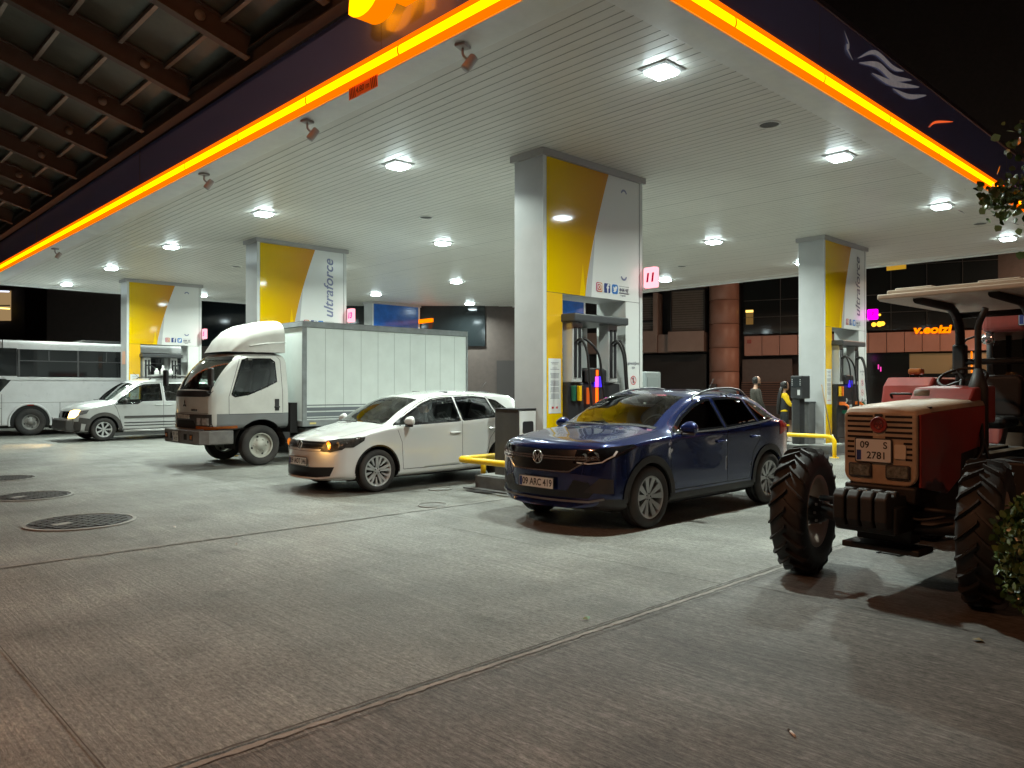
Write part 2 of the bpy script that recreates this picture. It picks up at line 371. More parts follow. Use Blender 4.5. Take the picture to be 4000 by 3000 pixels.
# reflection painted on one right fascia panel: faintly glowing white waves, orange line
fq = Y0-.045
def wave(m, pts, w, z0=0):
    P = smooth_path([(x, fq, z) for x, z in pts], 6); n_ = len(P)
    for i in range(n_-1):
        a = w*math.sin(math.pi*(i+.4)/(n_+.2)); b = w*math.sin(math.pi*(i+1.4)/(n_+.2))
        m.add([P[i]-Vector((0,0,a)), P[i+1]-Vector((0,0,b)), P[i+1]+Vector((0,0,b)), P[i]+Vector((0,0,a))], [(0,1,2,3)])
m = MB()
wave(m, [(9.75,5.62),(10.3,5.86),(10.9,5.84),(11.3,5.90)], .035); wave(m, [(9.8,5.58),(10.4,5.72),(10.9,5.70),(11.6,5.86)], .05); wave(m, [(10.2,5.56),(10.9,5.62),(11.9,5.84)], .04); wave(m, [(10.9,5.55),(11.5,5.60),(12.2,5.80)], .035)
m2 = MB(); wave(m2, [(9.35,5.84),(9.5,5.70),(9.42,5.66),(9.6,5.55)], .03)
put(m.build('white_wave', mat('wave_reflection', (.55,.53,.55), .4, var=.3, vscale=5, emit=(.5,.48,.5), estr=.12), can)); put(m2.build('white_wave', _m['wave_reflection'], can))
m = MB(); wave(m, [(12.3,5.35),(12.6,5.50),(13.4,5.70)], .018); put(m.build('reflected_line', mat('orange_reflection', (.8,.16,.05), .4, emit=(1,.14,.03), estr=.5), can))
# sign letters on the left fascia (only their feet are in the picture)
LY = emis('letter_face', (3.2, .78, 0.0), 1.0); LO = emis('letter_side', (0.75, 0.15, 0.0), 1.0)
sg = empty('fascia_letters', (X0, 6.6, 5.5), 0, 'yellow lit block letters with orange sides fixed on the blue fascia', 'sign letters')
for ch, y in (('S', 6.90), ('H', 6.02)):
    me = text_me(ch, 1.5, .12, .12, .02, 0, 'CENTER'); mb = MB()
    M = frame((X0-.27, y, 5.90), (0,-1,0), (0,0,1))
    o = len(mb.v); mb.mesh(me, M)
    for i, f in enumerate(mb.f):
        nrm = (mb.v[f[1]]-mb.v[f[0]]).cross(mb.v[f[2]]-mb.v[f[1]]); mb.mi[i] = 0 if abs(nrm.x) > .9*nrm.length else 1
    ob = mb.build('letter', [LY, LO], sg); ob.matrix_parent_inverse = Matrix.Translation(-sg.location)
    pts = [(X0-.14, y, 5.7), (X0+.0, y, 5.7)]
# height limit sign
ORG = mat('sign_orange', (0.85, 0.16, 0.03), 0.5, emit=(1,.14,.02), estr=.06); BLK = mat('black_paint', (0.02,0.02,0.02), 0.4)
hs = empty('height_limit_sign', (X0, 7.5, 4.93), 0, 'orange 4.80 m height limit plate hanging under the orange light strip', 'sign')
MB().box(-.012, 0, -.29, .29, -.075, .06).build('plate', ORG, hs)
mb = MB()
for s0 in (-1, 1):
    mb = MB()
    for i in range(4):
        y = s0*(.17+i*.033) - .012
        mb.add([(-.0135,y,-.07),(-.0135,y-.014,-.07),(-.0135,y+.012,.055),(-.0135,y+.026,.055)], [(0,1,2,3)])
    mb.build('warning_stripes', mat('sign_dark', (.12,.03,.01), .5), hs)
mb = MB(); mb.mesh(text_me('4.80 m', .10, .0005), frame((-.0135,0,-.008),(0,-1,0),(0,0,1)))
mb.build('lettering', mat('sign_dark', (.12,.03,.01), .5), hs)
tag(MB().box(-.006,.006,-.26,.26,-.07,.07).build('hanging_plate', mat('yellow_plate',(.75,.42,.02),.5, emit=(1,.5,.02), estr=.15)), 'plain yellow plate hanging from the far right canopy edge', 'sign').location = (X1+.03, 8.18, 4.9)

# ceiling lamps
LENS = emis('lamp_lens', (0.80, 0.98, 1.0), 32.0)
HOUS = mat('lamp_housing', (0.42, 0.42, 0.41), 0.45)
DARK = mat('dark_plastic', (0.025,0.025,0.027), 0.45, var=.2)
ld = bpy.data.lights.new('lamp_light', 'AREA'); ld.shape = 'DISK'; ld.size = .20; ld.energy = LAMP_W; ld.color = LAMP_COL; ld.spread = R(152)
lamp0 = None
xs_l = (7.0, 11.55, 16.1, 20.7); ys_l = (4.95, 9.9, 14.5, 19.5, 24.2, 29.0)
xw = {7.0: 'first', 11.55: 'second', 16.1: 'third', 20.7: 'fourth'}; yw = ['first','second','third','fourth','fifth','sixth']
for x in xs_l:
    for j, y in enumerate(ys_l):
        if lamp0 is None:
            e = lamp0 = empty('ceiling_lamp', (x, y, H))
            MB().lathe([(.001,.01),(.27,.004),(.27,-.012),(.215,-.030),(.20,-.030)], n=4, smooth=False, M=Matrix.Rotation(R(45),4,'Z')).build('housing', HOUS, e, bevel=.006)
            MB().lathe([(.195,-.028),(.175,-.066),(.10,-.076),(.001,-.078)], n=4, smooth=False, M=Matrix.Rotation(R(45),4,'Z')).build('lens', LENS, e)
            lo = bpy.data.objects.new('lamp_light', ld); C.objects.link(lo); lo.parent = e; lo.location = (0, 0, -.10)
        else: e = copy_tree(lamp0); e.location = (x, y, H)
        e['category'] = 'ceiling lamp'; e['group'] = 'downlights in the canopy ceiling'
        e['label'] = 'square white downlight, %s from the near edge in the %s row from the left' % (yw[j], xw[x])
dsc = None
for (x, y), w in zip(((9.5,5.0),(9.6,12.6),(9.55,21.5),(18.8,12.6),(18.5,4.93)), ('above the blue car','above the white hatchback','above the van','over the back islands','near the right edge')):
    m = MB().lathe([(.15,0),(.15,-.014),(.125,-.016),(.125,-.004)], n=28); e = empty('ceiling_speaker', (x, y, H), 0, 'small round dark ceiling speaker ' + w, 'speaker', 'round speakers in the canopy ceiling')
    m.build('ring', TRIM, e); MB().lathe([(.001,-.006),(.126,-.006)], n=28).build('grille', mat('speaker_grille',(.10,.10,.10),.8), e)
CAMG = mat('cctv_grey', (.38,.36,.34), .45)
for (x, y), w in zip(((5.02,5.98),(4.98,9.08),(5.0,12.49),(5.0,21.8)), ('right of the height sign','left of the height sign','third along the left edge','farthest along the left edge')):
    e = empty('security_camera', (x, y, H-.012), R(20), 'small grey security camera on the canopy ceiling, ' + w, 'camera', 'cameras along the canopy edge')
    MB().box(-.07,.07,-.06,.06,-.035,0).build('mount', CAMG, e, bevel=.01)
    MB().tube(bend([(0,0,-.03),(0,0,-.11),(.03,-.03,-.14)], .03), .014, 8).build('arm', CAMG, e)
    MB().lathe([(.001,-.09),(.045,-.09),(.05,-.08),(.05,.07),(.042,.08),(.001,.08)], frame((.06,-.05,-.17),(0,0,1),(-.6,.6,.2)) @ Matrix.Rotation(R(90),4,'Y') @ Matrix.Rotation(R(35),4,'X'), n=14).build('housing', CAMG, e)

# ================================================================ sloping steel roof beside the canopy
STL = mat('painted_steel', (0.075, 0.062, 0.055), 0.6, var=.2, vscale=4); STP = mat('purlin_steel', (0.20,0.195,0.18), .5, var=.2)
PV = mat('roof_panel_dark', (0.075,0.085,0.072), 0.35, var=.5, vscale=1.2)
sr = empty('side_roof', (2.5, 18, 5.85), 0, 'dark sloping steel roof with beams and purlins left of the canopy', 'roof')
def putr(o): o.matrix_parent_inverse = Matrix.Translation(-sr.location); return o
SL = .298; zr = lambda x: 5.86 + SL*(4.72-x)
def hbeam(m, a, b, w, h):
    a = Vector(a); b = Vector(b); up = Vector((0,0,1))
    m.bar(a+up*(h-.01), b+up*(h-.01), w, .02); m.bar(a+up*.01, b+up*.01, w, .02); m.bar(a+up*h/2, b+up*h/2, .014, h-.04)
m = MB(); hbeam(m, (4.66, 2.0, 5.85), (4.66, 40, 5.85), .16, .26); putr(m.build('edge_beam', STL, sr))
yb = 3.75
while yb < 38:
    m = MB(); hbeam(m, (4.55, yb, zr(4.55)), (-3.0, yb, zr(-3.0)), .13, .34)
    b = putr(m.build('beam', STL, sr))
    mm = MB()
    for xx in (3.9, 1.9, -.1): mm.lathe([(.001,0),(.07,0),(.07,.012),(.001,.012)], frame((xx, yb-.012, zr(xx)+.18),(1,0,0),(0,0,1)), n=20)
    mm.build('bolt_plate', STP, b)
    yb += 2.05
m = MB(); xx = 4.2
while xx > -3: m.bar((xx, 2, zr(xx)+.31), (xx, 40, zr(xx)+.31), .06, .06); xx -= .64
putr(m.build('purlins', STP, sr))
m = MB()
m.add([(4.8,2,zr(4.8)+.36),(-3.2,2,zr(-3.2)+.36),(-3.2,40,zr(-3.2)+.36),(4.8,40,zr(4.8)+.36)], [(0,1,2,3)])
putr(m.build('roof_sheet', PV, sr))
# ================================================================ columns, islands, pumps
CW = mat('column_white', (0.60, 0.62, 0.60), 0.30, var=.05, vscale=2); CG = mat('column_grey', (0.42, 0.43, 0.43), 0.35, var=.06, vscale=2)
CAPM = mat('column_cap', (0.36, 0.35, 0.34), 0.45)
def print_mat(name, a, b2, x0, x1):                  # printed vinyl running from colour a to colour b2
    m = bpy.data.materials.new(name); m.use_nodes = True; nt = m.node_tree; N = nt.nodes; L = nt.links
    b = N['Principled BSDF']; b.inputs['Roughness'].default_value = .06
    tc = N.new('ShaderNodeTexCoord'); sp = N.new('ShaderNodeSeparateXYZ'); L.new(tc.outputs['Object'], sp.inputs[0])
    mr = N.new('ShaderNodeMapRange'); mr.inputs[1].default_value = x0; mr.inputs[2].default_value = x1; L.new(sp.outputs[0], mr.inputs[0])
    mx = N.new('ShaderNodeMix'); mx.data_type = 'RGBA'; mx.inputs[6].default_value = (*a, 1); mx.inputs[7].default_value = (*b2, 1)
    L.new(mr.outputs[0], mx.inputs[0]); L.new(mx.outputs[2], b.inputs['Base Color']); return m
YEL = print_mat('vinyl_yellow', (0.72, 0.47, 0.0), (0.56, 0.25, 0.02), .1, 1.4)
YEL2 = print_mat('vinyl_yellow_deep', (0.74, 0.43, 0.02), (0.74, 0.43, 0.02), 0, 1)
YEL3 = mat('vinyl_lemon', (0.78, 0.50, 0.0), 0.2)
WPAN = mat('vinyl_white', (0.70, 0.71, 0.69), 0.22); GPAN = mat('vinyl_grey', (0.45, 0.45, 0.46), 0.25)
BLU = mat('vinyl_blue', (0.02, 0.13, 0.50), 0.2, var=.25, vscale=2.5)
SEAM = mat('seam', (0.03,0.03,0.03), .7); INK = mat('ink_grey', (0.10,0.10,0.14), .5); INKB = mat('ink_blue', (.16,.18,.30), .4)
RED = mat('ink_red', (.55,.03,.04), .4); FBB = mat('badge_blue', (.025,.05,.20), .35); TWB = mat('badge_sky', (.03,.17,.50), .35)
IGP = print_mat('badge_pink', (.50,.06,.22), (.62,.24,.04), 1.17, 1.33)
def poly(m, pts, y, mi=0): m.add([(x, y, z) for x, z in pts], [tuple(range(len(pts)))], mi)
HT = H - .01; OZ = 2.91; OX0, OX1 = .41, 1.93; CL = 2.37; CD = .60
def edge_curve(z):                                  # right edge of the yellow field
    t = (z-OZ)/(HT-OZ); return .93 + .07*t + .53*t**1.35
def column(name_lbl, loc, text=None, blue=False):
    e = empty('canopy_column', loc, 0, name_lbl, 'column', 'broad clad columns holding the canopy')
    m = MB()
    m.box(0, OX0, 0, CD, .18, HT); m.box(OX1, CL, 0, CD, .18, HT); m.box(OX0, OX1, 0, CD, OZ, HT)
    m.build('cladding', CG, e)
    m = MB().box(-.05, CL+.05, -.05, CD+.05, H-.10, H-.004); m.build('cap', CAPM, e)
    m = MB(); m.box(-.008, .06, -.010, .0, .18, H-.1); m.box(CL-.07, CL+.008, -.010, 0, .18, H-.1); m.box(OX1-.006, OX1+.0, .01, CD, .18, OZ)
    m.box(-.006, 0, -.01, CD, .18, .3); m.build('corner_trim', CW, e)
    zt = H-.105; F = -.006
    m = MB()
    m.box(.065, CL-.075, -.004, 0, OZ, zt, 0); m.box(OX1, CL-.075, -.004, 0, .18, OZ-.004, 0)
    m.build('front_panel', WPAN, e)
    if blue:
        m = MB(); poly(m, [(.065,OZ),(CL-.075,OZ),(CL-.075,zt),(.065,zt)], F); m.box(.6, CL-.3, .2, .26, 1.0, OZ, 0); m.build('blue_graphic', BLU, e)
        MB().mesh(text_me('GAZ', .34, 0, 0, .012), frame((1.75, F-.003, 2.72+.28),(1,0,0),(0,0,1))).build('lettering', CW, e)
        m = MB(); m.mesh(text_me('OTOGAZ', .26, 0, 0, .01), frame((1.35, .197, 2.55),(1,0,0),(0,0,1)))
        m.build('lettering', CW, e); return e
    n = 16; zs = [OZ + (zt-OZ)*i/n for i in range(n+1)]
    m = MB()
    for a, b2 in zip(zs, zs[1:]): poly(m, [(.065,a),(edge_curve(a),a),(edge_curve(b2),b2),(.065,b2)], F)
    m.build('yellow_field', YEL, e)
    m = MB(); poly(m, [(.80,OZ),(.93,OZ),(.87,OZ+.5)], F-.002); poly(m, [(.065,2.0),(.30,1.45),(.41,1.3),(.41,.9),(.065,.5)], F-.002); m.build('lemon_wedge', YEL3, e)
    m = MB(); poly(m, [(.93,OZ),(1.07,OZ),(edge_curve(3.9)+.004,3.88),(edge_curve(3.4),3.4)], F-.001); m.build('grey_wedge', GPAN, e)
    m = MB(); poly(m, [(.065,.18),(OX0,.18),(OX0,OZ-.006),(.065,OZ-.006)], F); m.build('yellow_pier', YEL2, e)
    m = MB(); m.box(.06,.066,-.008,-.004,.18,zt); m.box(CL-.076,CL-.068,-.008,-.004,.18,zt); m.box(.065,CL-.07,-.0075,-.004,OZ-.006,OZ); m.build('seam', SEAM, e)
    # safety notes on the pier
    m = MB(); m.box(.10,.37,F-.006,F,1.12,1.93,0)
    for i, (w, z) in enumerate([(.17,1.87),(.13,1.85),(.10,1.79),(.19,1.77)]+[(random.uniform(.16,.2),1.71-.016*k) for k in range(24) if k not in (5,6,12,18)]): m.box(.235-w/2,.235+w/2,F-.0075,F-.006,z-.003,z+.003,1)
    m.box(.17,.21,F-.0075,F-.006,1.19,1.22,2); m.box(.26,.30,F-.0075,F-.006,1.19,1.22,2); m.build('notice', [WPAN, INK, RED], e)
    # badges
    Y = F-.004; bz = OZ+.17
    m = MB(); m.prism(rrect(1.185,1.335,bz-.075,bz+.075,.03),0,.002,frame((0,Y+.002,0),(1,0,0),(0,0,1)))
    b = m.build('square_badge', IGP, e, label='pink and orange camera badge')
    m = MB(); T = frame((1.26,Y-.002,bz),(1,0,0),(0,0,1))
    def ringp(r0, r1, c=(0,0), sq=False, n=24):
        A = rrect(-r1,r1,-r1,r1,r1*.35,6) if sq else arc(0,0,r1,0,360,n)[:-1]; B = rrect(-r0,r0,-r0,r0,r0*.3,6) if sq else arc(0,0,r0,0,360,n)[:-1]
        k = len(A); m.add([T@Vector((c[0]+x,c[1]+y,0)) for x,y in A+B], [(i,(i+1)%k,k+(i+1)%k,k+i) for i in range(k)])
    ringp(.047,.058,sq=True); ringp(.019,.030); ringp(.001,.008,(.034,.036)); m.build('badge_sign', WPAN, b)
    m = MB().prism(rrect(1.38,1.53,bz-.075,bz+.075,.018),0,.002,frame((0,Y+.002,0),(1,0,0),(0,0,1))); b = m.build('square_badge', FBB, e, label='dark blue badge with a white f')
    MB().mesh(text_me('f', .20, 0, 0, .007), frame((1.468,Y-.002,bz-.012),(1,0,0),(0,0,1))).build('badge_sign', WPAN, b)
    m = MB().prism(rrect(1.575,1.725,bz-.075,bz+.075,.03),0,.002,frame((0,Y+.002,0),(1,0,0),(0,0,1))); b = m.build('square_badge', TWB, e, label='light blue badge with a white bird')
    bird = [(-.055,-.035),(-.02,-.028),(-.045,.0),(-.03,.003),(-.052,.028),(-.036,.025),(-.05,.05),(-.02,.028),(.0,.022),(.005,.042),(.025,.052),(.04,.042),(.056,.046),(.046,.03),(.056,.024),(.044,.014),(.036,-.018),(.012,-.044),(-.02,-.05)]
    MB().add([Matrix.Translation((1.65,Y-.002,bz)) @ Vector((x,0,z)) for x,z in bird], [tuple(range(len(bird)))]).build('badge_sign', WPAN, b)
    m = MB(); TT = lambda x, z: frame((x,Y+.001,z),(1,0,0),(0,0,1))
    m.mesh(text_me('444', .085, 0, 0, .003), TT(1.83,bz+.0)); m.mesh(text_me('OPET', .035, 0, 0, .0015), TT(1.96,bz+.012)); m.mesh(text_me('6738', .03, 0, 0, .001), TT(1.96,bz-.018))
    m.box(1.76,2.02,Y,Y+.002,bz+.058,bz+.063); m.box(1.76,2.02,Y,Y+.002,bz-.045,bz-.04); m.box(1.76,2.02,Y,Y+.002,bz-.05,bz-.055)
    m.mesh(text_me('/ opettr', .045, 0, 0, .001), TT(1.86,bz-.085)); m.build('contact_text', INK, e)
    # upright word
    if text:
        m = MB(); m.mesh(text_me('ultraforce', .36, 0, .25, .006, space=1.02), frame((1.88,Y,OZ+1.06),(0,0,1),(-1,0,0))); m.build('upright_word', INKB if text == 2 else INK, e)
    else:
        m = MB()
        for a0, a1, cz, fl in ((200, 340, OZ+.42, 1), (20, 160, OZ+1.72, -1)):
            P = arc(0,0,.085,a0,a1,12); Q = arc(0,0,.055,a0,a1,12)
            m.add([(1.88+x,Y,cz+z*1.1) for x,z in P+Q], [(i,i+1,13+i+1,13+i) for i in range(12)])
        m.build('upright_word', INKB, e, label='ends of a faded grey word')
    # prohibition signs on the right pier
    for k in range(3):
        z = 1.62-.24*k; m = MB(); T = frame((2.13,Y,z),(1,0,0),(0,0,1)); n = 24
        A = arc(0,0,.075,0,360,n)[:-1]; B = arc(0,0,.063,0,360,n)[:-1]
        m.add([T@Vector((x,y,0)) for x,y in A+B], [(i,(i+1)%n,n+(i+1)%n,n+i) for i in range(n)], 0)
        m.add([T@Vector((x,y,.0005)) for x,y in ((-.052,.042),(-.042,.052),(.052,-.042),(.042,-.052))], [(0,1,2,3)], 0)
        if k == 0: m.box(2.115,2.145,Y+.0005,Y+.001,z-.045,z+.045,1)
        elif k == 1: m.box(2.09,2.16,Y+.0005,Y+.001,z-.008,z+.008,1); m.box(2.15,2.17,Y+.0005,Y+.001,z-.035,z+.0,1)
        else: m.box(2.10,2.16,Y+.0005,Y+.001,z-.035,z+.02,1); m.box(2.12,2.14,Y+.0005,Y+.001,z+.02,z+.045,1)
        m.build('warning_sign', [RED, INK], e)
    m = MB(); m.mesh(text_me('güvenliğiniz', .062, 0, .1, .001), frame((2.13,Y,1.90),(1,0,0),(0,0,1))); m.mesh(text_me('için', .062, 0, .1, .001), frame((2.13,Y,1.83),(1,0,0),(0,0,1))); m.build('safety_text', INK, e)
    return e
CX, CY = 8.06, 7.78
column('nearest white column with yellow graphic, behind the blue car', (CX, CY, 0))
column('white and yellow column rising behind the box truck', (CX, CY+9.25, 0), 2)
column('farthest left white and yellow column, behind the silver van', (CX, CY+18.5, 0))
column('right white and yellow column with a black upright word', (CX+9.25, CY, 0), 1)
column('white column with blue front, seen through the gap of the nearest column', (CX+9.25, CY+9.25, 0), blue=True)
column('blue fronted column far behind the box of the truck', (CX+9.25, CY+18.5, 0), blue=True)

ISL = mat('island_kerb', (0.085, 0.085, 0.082), 0.6, var=.3, vscale=5); IST = mat('island_top', (0.22,0.22,0.21), .6, var=.3, vscale=4)
YR = mat('rail_yellow', (0.80, 0.50, 0.0), 0.33, var=.06, vscale=9)
def island(x, y, w, long=5.0):
    e = empty('pump_island', (x, y, 0), 0, 'low dark kerbed concrete island ' + w, 'island', 'raised pump islands')
    P = rrect(0, long, -.55, .75, .06, 3)
    MB().prism(P, .002, .20).build('kerb', ISL, e, bevel=.012); MB().prism(rrect(.05, long-.05, -.5, .7, .05, 3), .19, .212).build('paving', IST, e)
    MB().box(-.12, long+.1, -.65, .85, .003, .02).build('base_strip', ISL, e)
    return e
island(7.5, 7.93, 'under the nearest column, beside the blue car'); island(16.75, 7.93, 'under the right column'); island(7.5, 17.2, 'behind the box truck')
island(7.5, 26.4, 'beyond the silver van'); island(16.75, 17.2, 'under the middle blue column'); island(16.75, 26.4, 'under the farthest blue column')
def rail(x, y, w):
    e = empty('guard_rail', (x, y, 0), 0, 'yellow tubular guard rail ' + w, 'guard rail', 'yellow rails at the island ends')
    p = bend([(.85,.78,.45),(0,.78,.45),(0,-.82,.45),(0,-.82,.0)], .16, 7)
    MB().tube(p, .045, 14).build('tube', YR, e)
    MB().tube([(.5,.78,.2),(.5,.78,.45)], .042, 14).build('post', YR, e)
    MB().lathe([(.09,0),(.09,.012),(.05,.014)], Matrix.Translation((0,-.82,.0)), 16).build('foot_plate', YR, e)
rail(7.22, 7.93, 'at the island end between white hatchback and blue car'); rail(16.32, 7.93, 'between the blue car and the tractor'); rail(7.22, 17.2, 'behind the box truck')
# ---- pump
PBK = mat('pump_black', (0.022,0.022,0.024), 0.35, var=.3, vscale=4); PGR = mat('pump_bar_grey', (0.05,0.052,0.055), 0.45)
PSI = mat('pump_silver', (0.55,0.56,0.55), 0.3, .3); HOSE = mat('hose_rubber', (0.012,0.012,0.012), 0.45)
SCR = emis('pump_screen', (0.06, 0.03, 1.4), 1.0); SCP = emis('pump_screen_pink', (1.0, .12, .9), 1.0); LORG = emis('pump_light_orange', (1.6,.18,.01), 1.0)
NGRN = mat('nozzle_green', (0.012,0.10,0.055), .35); NBLU = mat('nozzle_blue', (0.06,0.22,0.45), .35); NYEL = mat('nozzle_yellow', (0.75,0.42,0.0), .4); NORG = mat('nozzle_orange', (.75,.16,.02), .4)
FXR = mat('extinguisher_red', (.5,.02,.015), .25)
def pump(loc, lbl, near=False, org=False):
    e = empty('fuel_pump', loc, 0, lbl, 'fuel pump', 'fuel pumps set in the column openings')
    MB().box(0,1.28,.0,.85,.0,.12).build('plinth', PBK, e, bevel=.01)
    MB().box(.02,1.24,.04,.80,.12,1.38).build('body', PBK, e, bevel=.02)
    m = MB(); m.box(.38,.86,.02,.82,1.38,1.57); P = [(.38,1.38),(.86,1.38),(.86,1.57),(.80,1.60),(.44,1.60),(.38,1.57)]
    m.prism(P, -.81, -.0, frame((0,0,0),(1,0,0),(0,0,1))); m.build('head', PBK, e, bevel=.02)
    MB().prism([(-.02,2.28),(1.26,2.28),(1.26,2.40),(-.02,2.40)], -.95, .12, frame((0,0,0),(1,0,0),(0,0,1))).build('top_bar', PGR, e, bevel=.02)
    for x0, y0, y1 in ((.06,0,.2),(.90,0,.2),(.06,.62,.8),(.90,.62,.8)):
        t = MB().box(x0,x0+.22,y0,y1,1.38,2.28).build('hose_tower', PSI, e, bevel=.01)
        m = MB(); yq = -.012 if y0 == 0 else .798; m.box(x0+.035,x0+.09,yq,yq+.014,1.45,2.2); m.box(x0+.13,x0+.185,yq,yq+.014,1.45,2.2); m.build('slot', PBK, t)
    sc = MB().box(.58,.75,-.005,.02,1.31,1.47,0).build('screen', SCR if not near else [SCR], e)
    if near:
        MB().box(.58,.65,-.008,0,1.31,1.47).build('screen_glare', SCP, sc)
        MB().box(.60,.645,-.008,.02,1.48,1.57).box(.61,.645,-.008,.02,1.02,1.30).build('price_light', LORG, e)
        MB().box(.40,.44,-.006,.02,1.05,1.30).build('side_light', emis('dim_orange',(.35,.06,.01),1), e)
    kp = MB().box(.44,.70,-.05,.02,.78,1.0).build('card_reader', DARK, e, bevel=.01)
    MB().box(.49,.62,-.056,-.05,.81,.90).build('keypad', PSI, kp)
    cols = (NGRN, NYEL) if not org else (NYEL, NORG)
    for i, x in enumerate((.09, .22)):
        MB().box(x-.028,x+.034,-.02,.03,1.10,1.33).build('nozzle_boot', cols[i], e, bevel=.008)
    nz = (NGRN, NBLU) if not org else (NORG, NGRN)
    for i, x in enumerate((.16, .34, 1.05, 1.2)):
        z = .78 if not org else (.92 if i != 1 else .72)
        n = MB().box(x-.035,x+.035,-.10,.05,z-.03,z+.05,0); n.tube([(x,-.08,z),(x,-.16,z-.05),(x,-.17,z-.2)], [.035,.022,.016], 8)
        n.build('nozzle', nz[i % 2], e, bevel=.01)
        MB().tube(bend([(x,-.09,z+.02),(x,-.13,z+.07),(x,-.12,z+.13)],.02), .014, 6).build('lever', PSI, e)
    tops = (.12, .215, .96, 1.055)
    for i, x in enumerate(tops):
        dx = (.10, .30, .12, .06)[i]
        p = smooth_path([(x,-.01,1.98),(x+.03,-.10,2.02),(x+dx*.8,-.17,1.80),(x+dx,-.20,1.35),(x+dx*1.1+.05,-.22,.75),(x+dx*.9,-.21,.42),(x+.05,-.19,.34),(x+.03,-.17,.55),(x+.05,-.15,.72)], 7)
        MB().tube(p, .019, 8).build('hose', HOSE, e)
    return e
PX = CX+.40
pump((PX, 7.62, .2), 'fuel pump with glowing blue and orange display behind the blue car', near=True)
pump((PX, 7.62+9.25, .2), 'fuel pump in the middle column, hidden low behind the box truck'); pump((PX, 7.62+18.5, .2), 'fuel pump above the roof of the silver van')
pump((PX+9.25, 7.62, .2), 'fuel pump with blue screen and orange nozzles, in the right column', org=True)
pump((PX+9.25, 7.62+9.25, .2), 'fuel pump under the middle blue column')
def exting(loc, lbl):
    e = empty('fire_extinguisher', loc, 0, lbl, 'fire extinguisher', 'red extinguishers on the pumps')
    MB().lathe([(.001,0),(.065,0),(.07,.02),(.07,.30),(.05,.36),(.02,.39),(.001,.39)], n=20).build('cylinder', FXR, e)
    MB().lathe([(.072,.08),(.072,.20)], n=20).build('label_band', WHT, e)
    m = MB().box(-.02,.02,-.03,.03,.39,.45); m.tube(bend([(0,-.02,.42),(.08,-.03,.42),(.09,-.04,.1)],.04),.012,6); m.build('valve_and_hose', BLK, e)
exting((PX+.33, 7.80, 1.60), 'small red extinguisher on the pump with the orange display'); exting((PX+9.25+.20, 7.80, 1.62), 'red extinguisher on the pump of the right column')
# ---- number light boxes
def numbox(x, y, z, num, lbl, col, dc):
    e = empty('number_sign', (x, y, z), 0, lbl, 'number sign', 'lit number boxes on the columns')
    if num == '7': e.scale = (.85,)*3
    P = rrect(-.125,.125,-.17,.17,.03) if num != '7' else rrect(-.14,.14,-.15,.15,.03)
    MB().prism(P, -.04, .04, frame((0,-.13,0),(0,-1,0),(0,0,1))).build('light_box', col, e)
    MB().mesh(text_me(num, .20 if num != '7' else .17, .002, .14, .008), frame((-.043,-.13,-.01),(0,-1,0),(0,0,1))).build('digits', dc, e)
    MB().box(-.02,.02,-.02,.05,-.2,-.1).build('bracket', PSI, e)
PNK = emis('pink_light', (1.25, .46, .53), 1.0); MAG = emis('magenta_light', (1.6, 0.0, 1.25), 1.0)
DG = emis('digit_red', (.22, .0, .02), 1.0); DG2 = emis('digit_pink', (.9, .0, .25), 1.0)
numbox(CX+CL+.06, 7.76, 3.33, '11', 'pink lit box with number 11 on the nearest column', PNK, DG)
numbox(CX+CL+.06, 7.76+9.25, 3.33, '13', 'pink lit box with number 13 above the box truck', PNK, DG2)
numbox(CX+CL+.06, 7.76+18.5, 3.33, '5', 'pink lit box with number 5 on the farthest left column', PNK, DG2)
numbox(CX+9.25+CL+.10, 7.76, 3.33, '7', 'magenta lit box with number 7 on the right column', MAG, DG2)
# ---- station bin in front of the nearest column
e = empty('island_bin', (7.70, 7.93, .21), 0, 'dark box bin with pale front, between white hatchback and blue car', 'bin')
MB().box(0,.37,.0,.50,0,.97).build('body', mat('bin_dark',(.05,.047,.043),.45,var=.2), e, bevel=.008)
MB().box(-.01,.38,-.012,.51,.97,.985).build('lid', DARK, e, bevel=.004)
MB().box(.02,.35,-.008,0,.05,.95).build('front_panel', WPAN, e)
m = MB(); m.prism(rrect(.08,.30,.62,.80,.03), 0, .004, frame((0,-.008,0),(1,0,0),(0,0,1))); m.build('slot', PBK, e)
m = MB(); m.box(.08,.30,-.0095,-.008,.575,.59); m.mesh(text_me('D', .12, 0, 0, .003), frame((.25,-.0105,.46),(1,0,0),(0,0,1)))
for a in (90, 210, 330): m.add([(.12+.04*math.cos(R(a+k))*s2, -.0105, .46+.04*math.sin(R(a+k))*s2) for k, s2 in ((-40,1),(0,1.1),(40,1),(40,.65),(0,.75),(-40,.65))], [tuple(range(6))])
m.build('recycling_mark', INKB, e)
